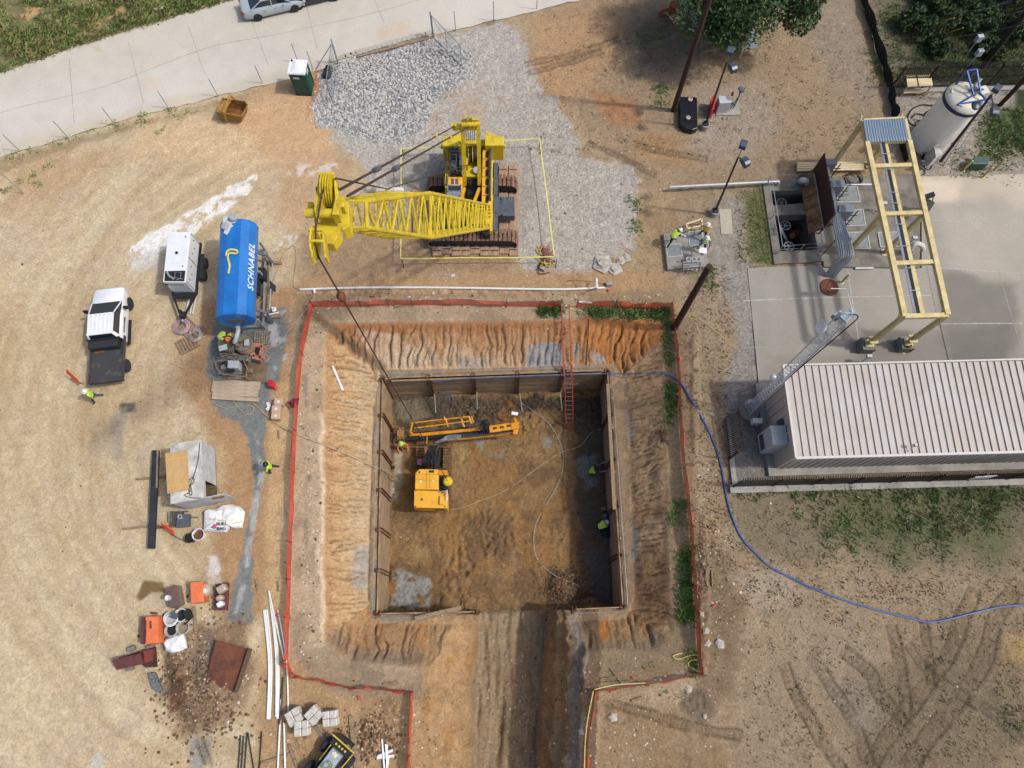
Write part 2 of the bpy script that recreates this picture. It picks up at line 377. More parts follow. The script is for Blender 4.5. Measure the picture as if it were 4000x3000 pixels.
# north and east dirt
reg([(2100,60),(2700,-300),(3340,-300),(3380,300),(3500,640),(3000,700),(2500,700),(2300,560),(2100,330)], (166,143,114), 80, 80)
reg([(2080,60),(2400,20),(2420,260),(2200,420),(2060,250)], (190,152,112), 60, 60, .8)
reg([(2380,40),(2800,60),(2800,240),(2560,330),(2420,200)], (112,100,86), 60, 60, .75)
reg([(2300,340),(2480,380),(2500,480),(2350,470)], (180,128,86), 30, 30, .8)
reg([(2500,520),(2720,520),(2760,600),(2640,640),(2480,600)], (176,138,92), 30, 40, .7)
reg([(2700,350),(3000,330),(3040,520),(2900,640),(2700,560)], (172,158,142), 60, 60, .7, gr=.6)
reg([(3080,-80),(3300,-80),(3440,420),(3360,440),(3200,200)], (158,146,130), 50, 50, .6, gr=.4)
reg([(2640,700),(2990,680),(3010,1000),(2930,1030),(2820,1560),(2700,1500),(2640,1000)], (160,142,118), 60, 40, .6)
reg([(2830,1040),(2925,1040),(2990,1560),(3010,1900),(2860,1900),(2830,1560),(2880,1300)], (160,154,146), 20, 30, .9, gr=1)
reg([(2840,1580),(3010,1500),(3020,1880),(2870,1880)], (150,144,136), 10, 10, 1, gr=1)
reg([(2780,820),(2900,780),(2920,1040),(2820,1180),(2770,1000)], (160,154,144), 30, 40, .8, gr=.8)
reg([(2900,760),(3000,740),(3010,1040),(2930,1030)], (104,108,66), 20, 30, .9, rock=.3)
reg([(2850,1880),(4300,1850),(4300,2250),(3500,2230),(3000,2180),(2860,2050)], (132,122,98), 60, 80, .85)
reg([(3300,1900),(4000,1880),(3950,2150),(3500,2180),(3200,2050)], (92,100,62), 60, 80, .7)
reg([(2900,2200),(4300,2200),(4300,3200),(2900,3200)], (164,144,116), 80, 80, .8)
reg([(3500,2400),(4300,2350),(4300,3200),(3300,3200)], (150,131,104), 80, 90, .7)
reg([(2850,2240),(3050,2200),(3100,2330),(2950,2400)], (186,172,152), 40, 50, .5)
reg([(3600,2600),(4300,2500),(4300,3000),(3900,2900)], (118,116,90), 60, 80, .6, thr=(.4,.6,.8))
reg([(3920,2480),(4040,2450),(4050,2600),(3900,2620)], (190,156,98), 30, 40, .6)
reg([(2740,2100),(2860,2150),(2900,2400),(2880,2700),(2770,2780),(2730,2600),(2725,2350)], (136,114,88), 30, 40, .8, rock=.9)
reg([(2660,2700),(2760,2690),(2800,2780),(2740,2830),(2650,2790)], (122,108,90), 14, 26, .8, rock=.8)
reg([(2330,2740),(2560,2760),(2820,2880),(2850,3200),(2320,3200)], (158,130,94), 40, 50, .7, rock=.9)
reg([(3250,2700),(3560,2500),(3900,2480),(4100,2800),(3800,3100),(3350,3100)], (128,112,88), 60, 90, .6, rock=1)
reg([(3080,2440),(3300,2400),(3420,2560),(3280,2700),(3100,2600)], (164,148,124), 50, 60, .6)
reg([(3250,2680),(3420,2640),(3450,2800),(3340,2880)], (160,148,130), 40, 40, .6)
# beyond the silt fence
reg([(3340,-400),(5000,-400),(5000,600),(3900,640),(3500,300)], (62,66,42), 30, 30, 1)
reg([(3370,-100),(3530,-50),(3560,260),(3500,330),(3440,250)], (128,120,100), 30, 40, .8)
reg([(3460,330),(3960,330),(3960,440),(4000,600),(4200,690),(3600,690),(3480,500)], (172,162,150), 14, 16, .95, gr=.9)
reg([(3850,420),(4300,400),(4300,640),(4000,640),(3830,560)], (70,88,40), 30, 40, .9)
reg([(3800,560),(4200,600),(4200,700),(3700,690)], (176,164,146), 30, 40, .7, gr=.5)
# north-west verge
reg([(-600,-600),(1000,-600),(960,-20),(850,10),(620,84),(430,136),(180,222),(0,282),(-600,460)], (128,124,84), 12, 12, 1)
reg([(-600,-600),(1000,-600),(960,-20),(850,10),(430,136),(0,282),(-600,460)], (196,160,112), 40, 60, .9, thr=(.56,.64,.5))
reg([(-300,700),(0,620),(850,385),(1290,270),(1290,300),(850,420),(300,560),(0,680)], (150,136,104), 14, 20, .8)
reg([(0,640),(220,560),(500,600),(300,760),(0,820)], (188,152,112), 60, 50, .6)
reg([(540,440),(900,390),(1260,400),(1240,600),(900,680),(560,600)], (222,190,148), 60, 60, .6)
reg([(1000,330),(1230,280),(1250,470),(1300,620),(1100,640),(960,480)], (206,166,124), 40, 60, .7)
reg([(1220,280),(1260,250),(1250,400),(1210,460)], (196,128,86), 14, 20, .8)
reg([(1090,640),(1340,600),(1380,760),(1300,900),(1100,860)], (196,160,122), 40, 60, .7)
# crushed stone yard
reg([(1925,92),(2020,120),(2070,200),(2080,330),(2190,400),(2240,520),(2260,620),(2420,620),(2488,700),(2490,860),(2475,960),(2400,1010),(2260,1070),(2060,1065),(1980,960),(1640,900),(1560,800),(1440,700),(1390,610),(1290,540),(1300,300),(1500,185),(1700,140)], (186,178,166), 9, 34, 1, sc=1.3, gr=1)
reg([(1620,300),(1900,330),(2120,470),(1900,560),(1640,480)], (190,160,128), 40, 50, .5, thr=(.5,.62,.9))
reg([(1500,600),(2050,560),(2080,760),(2040,960),(1640,900),(1500,700)], (160,152,142), 30, 40, .5, gr=.8)
reg([(1235,480),(1250,300),(1320,235),(1690,155),(1840,215),(1830,300),(1700,390),(1640,500),(1560,560),(1440,545),(1320,500)], (150,148,146), 10, 18, 1, gr=1)
# south of the crane
reg([(1180,900),(1640,880),(2000,980),(2000,1080),(1200,1120)], (160,130,98), 40, 40, .8, rock=.3)
reg([(1180,1080),(2600,1060),(2600,1160),(1180,1180)], (186,150,108), 20, 20, .75)
reg([(1150,1150),(2640,1140),(2640,1240),(1160,1250)], (152,130,102), 14, 20, .8, rock=.2)
# white powder
WP = [(505,965),(560,930),(700,850),(800,790),(900,715),(1010,690),(1000,720),(960,760),(850,830),(760,900),(650,960),(600,1020),(520,1035)]
reg(WP, (244,240,232), 5, 34, 1, sc=1.0, thr=(.31,.41,1.6))
reg([(500,1000),(620,980),(640,1030),(520,1060)], (212,208,198), 20, 20, .7)
reg([(1100,690),(1150,640),(1320,640),(1300,670),(1160,700)], (232,220,204), 8, 24, .8, sc=1, thr=(.42,.5,2.5))
reg([(1100,930),(1160,920),(1150,960),(1060,980)], (225,218,205), 6, 20, .9, sc=1.2, thr=(.42,.5,2.5))
# brown and grey slurry round the grout plant
reg([(780,1180),(1180,1120),(1150,1300),(1130,1500),(1080,1700),(1060,2000),(1040,2400),(860,2500),(800,2260),(880,2000),(860,1760),(700,1500),(760,1350)], (176,134,92), 40, 30, .8, rock=.2)
reg([(660,1320),(830,1250),(860,1600),(760,1560),(680,1450)], (186,150,110), 50, 40, .6)
reg([(830,1275),(960,1240),(1110,1200),(1130,1290),(1100,1420),(1085,1560),(1040,1640),(1030,1740),(1036,1820),(1024,1900),(1000,2040),(980,2160),(990,2240),(980,2320),(990,2430),(885,2440),(900,2330),(935,2220),(964,2100),(990,1960),(990,1860),(968,1760),(935,1640),(830,1600),(808,1440)], (128,130,127), 6, 26, 1, sc=1.5, wet=.6)
reg([(1000,1700),(1030,1760),(1036,1850),(1010,1980),(990,2100),(975,2200),(960,2300),(930,2400),(915,2400),(950,2240),(965,2100),(990,1950),(1005,1860)], (180,182,178), 5, 12, .8, sc=1.2, wet=.6, thr=(.38,.5,1.2))
reg([(1060,1240),(1120,1200),(1130,1300),(1110,1420),(1060,1460),(1040,1330)], (190,192,192), 10, 24, .9, sc=1, thr=(.42,.52,1.4))
reg([(800,2170),(850,2180),(870,2280),(810,2300)], (230,226,220), 8, 22, .8, sc=1.2, thr=(.4,.5,1.8))
reg([(790,2260),(880,2250),(870,2400),(800,2370)], (206,186,160), 16, 24, .6, thr=(.4,.5,1.8))
reg([(530,2330),(560,2265),(640,2270),(645,2310),(590,2310),(545,2345)], (128,104,66), 5, 10, 1, wet=.3)
reg([(470,1580),(530,1575),(530,1610),(470,1620)], (92,94,88), 6, 14, .9, sc=1.4, thr=(.36,.44,1.5))
reg([(430,1640),(500,1590),(470,1780),(440,1800)], (170,160,144), 8, 16, .6)
reg([(640,2480),(760,2440),(960,2430),(985,2520),(970,2700),(930,2830),(780,2850),(680,2840),(650,2700)], (156,128,98), 30, 60, .85, sc=.8, rock=1)
reg([(650,2640),(720,2640),(720,2760),(660,2790)], (124,72,50), 14, 34, .8, rock=1)
reg([(720,2560),(830,2440),(800,2700),(760,2740)], (150,130,112), 20, 30, .8, rock=.7)
reg([(740,2880),(820,2900),(800,3000),(740,3000)], (150,150,146), 10, 26, .8, sc=1, wet=.4)
reg([(350,2960),(390,2940),(395,3000),(350,3000)], (206,206,198), 6, 14, .8)
reg([(1000,2550),(1650,2640),(1700,3300),(980,3300)], (184,150,108), 30, 30, .85, rock=.3)
reg([(1380,2680),(1600,2700),(1620,2900),(1400,2950)], (166,134,100), 40, 50, .6, rock=.5)
reg([(1060,1500),(1140,1500),(1110,2100),(1110,2600),(1010,2600),(1040,2200)], (206,170,122), 16, 20, .8)
# pit slopes
def wreg(mask, col, op=1.0):
    mixc(np.clip(mask, 0, 1)*op, c3(*col))
dC = sdf(CREST, X, Y); dT = sdf(TOE, X, Y); dP = sdf(PITO, X, Y)
slope = sstep(-.1, .25, dC)*(1-sstep(-.1, .05, dT))
s01 = np.clip(dC, 0, None)/(np.clip(dC, 0, None)+np.clip(-dT, 0, None)+1e-6)
ring = sstep(-1.9, -1.3, dC)*(1-sstep(-.1, .2, dC))
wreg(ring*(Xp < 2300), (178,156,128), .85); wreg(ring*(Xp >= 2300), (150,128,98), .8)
wreg(ring*sstep(.5,.6,n_mid), (142,126,102), .5)
cx, cy = -.6, 8.0
ew = np.abs((X-cx)/8.8) > np.abs((Y-cy)/8.0); no = (~ew) & (Y > cy); so_ = (~ew) & (Y <= cy); we = ew & (X < cx); ea = ew & (X >= cx)
sm = .30+.7*0
stN = fbm(X*1.6, Y*.25, 4, 150); stW = fbm(X*.25, Y*1.6, 4, 151)
wreg(slope*no, (190,146,104)); wreg(slope*no*sstep(.45,.75,s01+(stN-.5)*.7)*(1-sstep(1750,2350,Xp)), (210,182,148), .85)
wreg(slope*no*(1-sstep(.12,.3,s01+(stN-.5)*.3)), (172,116,72), .8)
wreg(slope*no*sstep(2050,2200,Xp), (192,138,86), .8)
wreg(slope*we, (204,168,122)); wreg(slope*we*sstep(.4,.75,s01+(stW-.5)*.8), (202,178,142), .75); wreg(slope*we*(1-sstep(.05,.3,s01+(stW-.5)*.4)), (184,140,98), .8)
wreg(slope*ea, (198,164,124)); wreg(slope*ea*sstep(.5,.62,n_mid), (178,138,98), .7); wreg(slope*ea*sstep(.5,.3,n_mid), (184,150,108), .6)
wreg(slope*so_, (184,146,104)); wreg(slope*so_*sstep(.5,.6,fbm(X*.5,Y*.5,3,155)), (196,140,82), .8); wreg(slope*so_*(1-sstep(.2,.45,s01)), (156,138,114), .8)
for pts, col, op in (([(2070,1350),(2180,1340),(2200,1420),(2040,1450)], (166,168,168), .9), ([(2230,1340),(2330,1370),(2370,1420),(2240,1430)], (178,176,170), .9), ([(1780,1400),(1900,1400),(1900,1450),(1780,1450)], (178,172,164), .6), ([(2260,1350),(2310,1350),(2320,1430),(2250,1430)], (190,136,82), .8),
    ([(2390,1500),(2440,1480),(2480,1700),(2420,1760)], (166,158,148), .7), ([(2440,2000),(2500,2100),(2480,2260),(2450,2200)], (150,146,142), .7), ([(1390,2130),(1440,2130),(1440,2300),(1380,2290)], (172,168,160), .8), ([(2260,2400),(2370,2400),(2380,2500),(2290,2500)], (196,128,66), .9), ([(1700,2460),(1850,2440),(1850,2500),(1700,2500)], (206,160,96), .8),
    ([(2280,1240),(2580,1240),(2590,1340),(2400,1420),(2280,1330)], (198,132,74), .8), ([(1540,1300),(1700,1420),(1500,1440),(1380,1290)], (222,200,170), .5), ([(2480,2150),(2600,2120),(2620,2430),(2500,2450)], (166,124,86), .6)):
    reg(pts, col, 8, 20, op, sc=1.0, sd_=7)
rl_m = np.where(ew, rills(Y+(fbm(X*.5, Y*.5, 3, 4)-.5)*.9, X+30, 1.7), rills(X+(fbm(X*.5, Y*.5, 3, 2)-.5)*.9, Y))
wreg(slope*rl_m*sstep(.03,.2,s01)*(1-sstep(.85,.97,s01)), (124,90,58), .7); RK = np.maximum(RK, slope*.6)
# gully in the north-west corner
gd = ldist([(1215,1210),(1300,1290),(1400,1370),(1490,1440)], Xp+(n_mid-.5)*30, Yp+(n_f-.5)*20); wreg((1-sstep(6, 26, gd)), (112,92,70), .8)
wl = np.exp(-((Xp-1252+(n_mid-.5)*60)/9)**2)*sstep(1580,1650,Yp)*(1-sstep(2480,2560,Yp)); wreg(wl, (226,206,174), .8)
dk = np.exp(-((Xp-1192+(n_mid-.5)*50)/12)**2)*sstep(1380,1500,Yp)*(1-sstep(2100,2200,Yp))*sstep(.4,.6,n_f); wreg(dk, (110,104,88), .7)
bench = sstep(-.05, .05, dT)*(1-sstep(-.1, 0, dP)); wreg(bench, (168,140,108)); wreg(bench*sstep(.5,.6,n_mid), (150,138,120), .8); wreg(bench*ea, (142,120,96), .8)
# ---- pit floor
pf = sstep(-.02, .02, dP); wreg(pf, (158,126,86)); RK = np.maximum(RK, pf*1.0); wreg(pf*sstep(.5,.66,n_mid), (130,102,70), .85); wreg(pf*sstep(.48,.34,n_mid), (166,132,86), .7); wreg(pf*sstep(.5,.6,n_f)*.5, (114,88,58), .8)
wreg(pf*sstep(.55,.66,fbm(X*.5,Y*.5,3,160)), (166,124,72), .6)
WT += pf*.25*sstep(.45,.6,n_big)
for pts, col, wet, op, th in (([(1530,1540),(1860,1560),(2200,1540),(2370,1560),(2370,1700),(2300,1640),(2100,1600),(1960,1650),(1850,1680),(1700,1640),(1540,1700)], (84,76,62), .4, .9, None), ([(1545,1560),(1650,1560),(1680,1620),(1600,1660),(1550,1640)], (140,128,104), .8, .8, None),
    ([(2240,1560),(2380,1540),(2390,2360),(2320,2360),(2260,2200),(2250,1800)], (92,80,66), .5, .9, None), ([(2250,1800),(2330,1770),(2340,1900),(2290,1920)], (132,132,126), .8, .9, None), ([(2120,1700),(2160,1720),(2160,1760),(2130,1750)], (150,150,142), .7, .9, None),  # first strip here paints the east wall's cast shadow into the wet floor
    ([(1530,2240),(1620,2230),(1680,2300),(1660,2380),(1530,2370)], (160,160,156), .6, .95, (.42,.5,1.5)), ([(1530,1760),(1565,1770),(1560,1950),(1525,1960)], (196,184,160), .3, .9, None), ([(1780,1740),(1830,1750),(1810,1840),(1790,1810)], (176,146,92), 1, 1, None), ([(1850,1720),(1960,1740),(1960,1790),(1880,1770)], (150,146,134), .7, .8, (.4,.5,1.5)),
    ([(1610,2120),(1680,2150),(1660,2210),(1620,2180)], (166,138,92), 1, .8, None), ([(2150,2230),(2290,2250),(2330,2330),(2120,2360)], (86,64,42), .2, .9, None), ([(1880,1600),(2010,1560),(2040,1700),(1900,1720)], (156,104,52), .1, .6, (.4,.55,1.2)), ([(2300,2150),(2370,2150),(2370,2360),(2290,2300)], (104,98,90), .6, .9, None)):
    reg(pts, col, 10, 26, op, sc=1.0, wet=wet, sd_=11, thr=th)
pud = sdf([(1780,1740),(1840,1745),(1812,1850),(1790,1820)], Xp+(n_mid-.5)*30, Yp+(n_f-.5)*30)
# ---- ramp
dF = -sdf(FLOOR, X, Y); rz = (Y < 2.9) & (Z < -2.5) | ((Y < 1.2) & (dF < 2.9)); rz = rz & (dP < .05)
fl = rz*(1-sstep(0, .1, dF)); bk = rz*sstep(0,.1,dF)
wreg(fl*1.0, (176,152,120)); wreg(fl*sstep(.48,.62,fbm(X*2.6+2.2*fbm(X*.3, Y*.35, 3, 55), Y*.22, 3, 52)), (150,124,94), .6); wreg(fl*sstep(.5,.6,n_mid), (160,138,106), .6); wreg(fl*sstep(.55,.65,n_mid), (172,152,124), .5)
bkn = fbm(X*1.2, Y*.5, 4, 170); dF = dF+(fbm(X*.9, Y*.6, 3, 61)-.5)*.55+(n_mid-.5)*.9
wreg(bk*(X < 0), (192,156,112)); wreg(bk*(X < 0)*sstep(.5,.6,bkn), (178,134,84), .7); wreg(bk*(X < 0)*(1-sstep(.15,.5,dF)), (172,148,116), .8)
wreg(bk*(X > 0), (166,134,98)); wreg(bk*(X > 0)*sstep(.5,.6,bkn), (190,148,100), .8); RK = np.maximum(RK, rz*.8); wreg(bk*(X > 0)*sstep(1.2,1.4,dF)*(1-sstep(1.9,2.1,dF)), (156,146,130), .8); wreg(bk*(X > 0)*sstep(2.0,2.2,dF), (120,102,80), .8)
# wear, ruts, grain
wreg(trk_rim, (78,66,48), .65); wreg(trk_in, (100,84,62), .6)
sq = 1-sstep(0,.05,np.abs(fbm(X*2.2+n_mid*2, Y*2.2, 3, 180)-.5)); wreg(sq*sstep(.45,.6,fbm(X*.5, Y*.5, 3, 182))*RK, (92,76,56), .55)
C *= (.86+.30*n_f+.0*n_ff)[...,None]; C *= (1+(n_ff-.5)*(.10+.25*GR))[...,None]
paved = (sdf(ROADP, Xp, Yp) > 0)
chm = dv > -6; C[chm] = c3(96,92,84); 
me = bpy.data.meshes.new('ground')
nv = nx*ny; me.vertices.add(nv)
co = np.stack([X, Y, Z], -1).reshape(-1).astype(np.float32); me.vertices.foreach_set('co', co)
ii, jj = np.meshgrid(np.arange(nx-1), np.arange(ny-1), indexing='ij'); a_ = (ii*ny+jj).ravel(); quads = np.stack([a_, a_+ny, a_+ny+1, a_+1], -1).astype(np.int32)
nq = len(quads); me.loops.add(nq*4); me.loops.foreach_set('vertex_index', quads.ravel()); me.polygons.add(nq)
me.polygons.foreach_set('loop_start', (np.arange(nq)*4).astype(np.int32))
try: me.polygons.foreach_set('loop_total', np.full(nq, 4, np.int32))
except Exception: pass
me.polygons.foreach_set('use_smooth', np.ones(nq, bool)); me.update(calc_edges=True)
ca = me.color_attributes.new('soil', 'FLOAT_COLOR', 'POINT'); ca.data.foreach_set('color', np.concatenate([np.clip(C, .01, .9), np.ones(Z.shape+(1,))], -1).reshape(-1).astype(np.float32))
cb = me.color_attributes.new('kind', 'FLOAT_COLOR', 'POINT'); cb.data.foreach_set('color', np.stack([GR, WT, RK, np.ones(Z.shape)], -1).reshape(-1).astype(np.float32))
gm = bpy.data.materials.new('soil'); gm.use_nodes = True; t = gm.node_tree; b = t.nodes['Principled BSDF']; L = t.links.new
def ND(k, **kw):
    n = t.nodes.new(k)
    for q, v in kw.items(): setattr(n, q, v)
    return n
a1 = ND('ShaderNodeAttribute', attribute_name='soil'); a2 = ND('ShaderNodeAttribute', attribute_name='kind'); tc = ND('ShaderNodeTexCoord'); sp = ND('ShaderNodeSeparateColor'); L(a2.outputs['Color'], sp.inputs[0])
na = ND('ShaderNodeTexNoise'); na.inputs['Scale'].default_value = 7; na.inputs['Detail'].default_value = 8; na.inputs['Roughness'].default_value = .75; L(tc.outputs['Object'], na.inputs['Vector'])
vo = ND('ShaderNodeTexVoronoi'); vo.inputs['Scale'].default_value = 13; L(tc.outputs['Object'], vo.inputs['Vector'])
nb = ND('ShaderNodeTexNoise'); nb.inputs['Scale'].default_value = 2.2; nb.inputs['Detail'].default_value = 9; nb.inputs['Roughness'].default_value = .8; nb.inputs['Distortion'].default_value = .6; L(tc.outputs['Object'], nb.inputs['Vector'])
m1 = ND('ShaderNodeMapRange'); m1.inputs[1].default_value = .3; m1.inputs[2].default_value = .7; m1.inputs[3].default_value = .72; m1.inputs[4].default_value = 1.30; L(na.outputs[0], m1.inputs[0])
m2 = ND('ShaderNodeMapRange'); m2.inputs[1].default_value = .35; m2.inputs[2].default_value = .65; m2.inputs[3].default_value = .86; m2.inputs[4].default_value = 1.12; L(nb.outputs[0], m2.inputs[0])
mm = ND('ShaderNodeMath', operation='MULTIPLY'); L(m1.outputs[0], mm.inputs[0]); L(m2.outputs[0], mm.inputs[1])
spv = ND('ShaderNodeSeparateColor'); L(vo.outputs['Color'], spv.inputs[0])
m3 = ND('ShaderNodeMapRange'); m3.inputs[3].default_value = .80; m3.inputs[4].default_value = 1.20; L(spv.outputs[0], m3.inputs[0])
mg = ND('ShaderNodeMix', data_type='FLOAT'); L(sp.outputs[0], mg.inputs[0]); mg.inputs[2].default_value = 1; L(m3.outputs[0], mg.inputs[3])
m5 = ND('ShaderNodeMath', operation='MULTIPLY'); L(mm.outputs[0], m5.inputs[0]); L(mg.outputs[0], m5.inputs[1])
cm = ND('ShaderNodeMix', data_type='RGBA', blend_type='MULTIPLY'); cm.inputs[0].default_value = 1; L(a1.outputs['Color'], cm.inputs[6]); L(m5.outputs[0], cm.inputs[7])
rr = ND('ShaderNodeMapRange'); rr.inputs[3].default_value = .95; rr.inputs[4].default_value = .25; L(sp.outputs[1], rr.inputs[0]); L(rr.outputs[0], b.inputs['Roughness']); b.inputs['Specular IOR Level'].default_value = .3
nc = ND('ShaderNodeTexNoise'); nc.inputs['Scale'].default_value = 4.2; nc.inputs['Detail'].default_value = 4; nc.inputs['Distortion'].default_value = 1.6; L(tc.outputs['Object'], nc.inputs['Vector'])
q1 = ND('ShaderNodeMath', operation='SUBTRACT'); L(nc.outputs[0], q1.inputs[0]); q1.inputs[1].default_value = .5; q2 = ND('ShaderNodeMath', operation='ABSOLUTE'); L(q1.outputs[0], q2.inputs[0])
q3 = ND('ShaderNodeMapRange'); q3.inputs[1].default_value = 0; q3.inputs[2].default_value = .045; q3.inputs[3].default_value = .62; q3.inputs[4].default_value = 1; L(q2.outputs[0], q3.inputs[0])
q4 = ND('ShaderNodeMix', data_type='FLOAT'); L(sp.outputs[2], q4.inputs[0]); q4.inputs[2].default_value = 1; L(q3.outputs[0], q4.inputs[3])
q5 = ND('ShaderNodeMix', data_type='RGBA', blend_type='MULTIPLY'); q5.inputs[0].default_value = 1; L(cm.outputs[2], q5.inputs[6]); L(q4.outputs[0], q5.inputs[7]); L(q5.outputs[2], b.inputs['Base Color'])
hh = ND('ShaderNodeMath', operation='ADD'); L(na.outputs[0], hh.inputs[0]); L(nb.outputs[0], hh.inputs[1])
bp = ND('ShaderNodeBump'); bp.inputs['Distance'].default_value = .10; L(hh.outputs[0], bp.inputs['Height'])
bs = ND('ShaderNodeMapRange'); bs.inputs[3].default_value = .75; bs.inputs[4].default_value = 1.0; L(sp.outputs[2], bs.inputs[0]); L(bs.outputs[0], bp.inputs['Strength']); L(bp.outputs[0], b.inputs['Normal'])
me.materials.append(gm)
ground = bpy.data.objects.new('ground', me); SC.collection.objects.link(ground); ground['kind'] = 'structure'
del X, Y, C
# ------------------------------------------------------------------ shared materials
YEL = mat('crane_yellow', P(228,202,44,.95), .48, var=.2, scale=3.2, bump=.03, spec=.45, col2=P(186,156,40), thr=(.3,.55))
YEL2 = mat('machine_amber', P(246,186,52), .4, var=.08, scale=1.2, bump=.02, spec=.5, col2=P(228,164,36))
YEL3 = mat('drill_amber', P(238,160,20), .4, var=.12, scale=3, bump=.04, col2=P(196,128,24))
STEEL = mat('galvanised_steel', P(176,182,186), .4, .35, var=.1, scale=5)
DKST = mat('dark_steel', P(62,64,66), .5, .3, var=.2, scale=6)
BLK = mat('black_rubber', P(34,36,40), .8, var=.2, scale=10)
TYRE = mat('tyre_rubber', P(50,52,56), .85, var=.25, scale=14)
GREY = mat('grey_paint', P(92,100,110), .5, var=.15, scale=4)
WHT = mat('white_paint', P(240,242,244), .35, var=.04, scale=2, bump=.02, coat=.3)
WHTW = mat('weathered_white', P(222,222,218), .6, var=.22, scale=2.2, col2=P(168,162,150))
PVC = mat('white_pvc', P(238,238,236), .35, var=.05)
WOOD = mat('weathered_timber', P(168,146,120), .85, var=.25, scale=3, stretch=(1,6,6), col2=P(118,96,72))
WOODD = mat('dark_timber', P(120,98,76), .85, var=.3, scale=3, stretch=(1,6,6), col2=P(80,62,46))
PINE = mat('fresh_pine', P(244,226,186), .75, var=.15, scale=3, stretch=(1,8,8), col2=P(206,180,130))
LAG = mat('lagging_timber', P(186,158,124), .9, var=.3, scale=1.4, stretch=(1,1,9), col2=P(118,96,72))
CONC = mat('concrete', P(172,168,158), .85, var=.12, scale=1.1, col2=P(142,138,130))
CONCD = mat('dark_concrete', P(128,122,112), .85, var=.18, scale=1.4, col2=P(96,90,82))  # darker grey concrete for the chamber walls, beam and a lid
RUST = mat('rust', P(136,84,54), .85, var=.3, scale=5, col2=P(92,54,36))
GLASS = mat('dark_glass', P(40,48,56), .08, var=.1, spec=.8, bump=0)
CREAM = mat('cream_paint', P(224,206,150), .5, var=.1, scale=2, col2=P(196,172,112))
BLUE = mat('tank_blue', P(32,124,204), .38, var=.08, scale=.8, bump=.02, col2=P(26,104,180), coat=.2)
CHROME = mat('bright_steel', P(200,204,206), .25, .7, var=.08)
REDP = mat('red_plastic', P(208,36,44), .5, var=.1)
ORG = mat('orange_fabric', P(244,88,44), .6, var=.06)
MUDM = mat('dried_grout', P(152,146,136), .85, var=.25, scale=5, col2=P(108,102,92))
LGREY = mat('light_grey_paint', P(196,200,202), .45, var=.08, scale=3)
HOSE = mat('sandy_hose', P(186,168,136), .6, var=.15, scale=4)
HOSEB = mat('blue_hose', P(60,98,158), .45, var=.12, scale=4)
HOSEG = mat('grey_hose', P(176,174,162), .5, var=.15, scale=4)
ROPEY = mat('yellow_rope', P(226,196,70), .7, var=.1)
NET = mat('orange_net', P(226,84,56), .7, var=.12, scale=5, bump=0, alpha=.74)
BARK = mat('creosoted_wood', P(78,50,40), .85, var=.3, scale=4, stretch=(6,6,.6), col2=P(46,28,22))
STONE = mat('limestone', P(198,194,184), .9, var=.2, scale=3, col2=P(160,150,132))
PICK = mat('picket_black', P(34,28,28), .6, var=.15)
def one(name, label, cat, mb, m, group=None, smooth=False, bevel=0):
    o = mb.build(name, m, None, smooth=smooth, bevel=bevel); return tag(o, label, cat, group)
def line_px(pts, off, n=4): return spline([GG(a, b, off) for a, b in pts], n)
def hose(name, label, cat, pts, r, m, off=None, n=4, group=None, z=None):
    off = r*.9 if off is None else off
    P3 = spline([(GG(*p[:2], off) if len(p) == 2 else G(*p)) for p in pts], n)
    return one(name, label, cat, MB().tube(P3, r, 6), m, group, True)
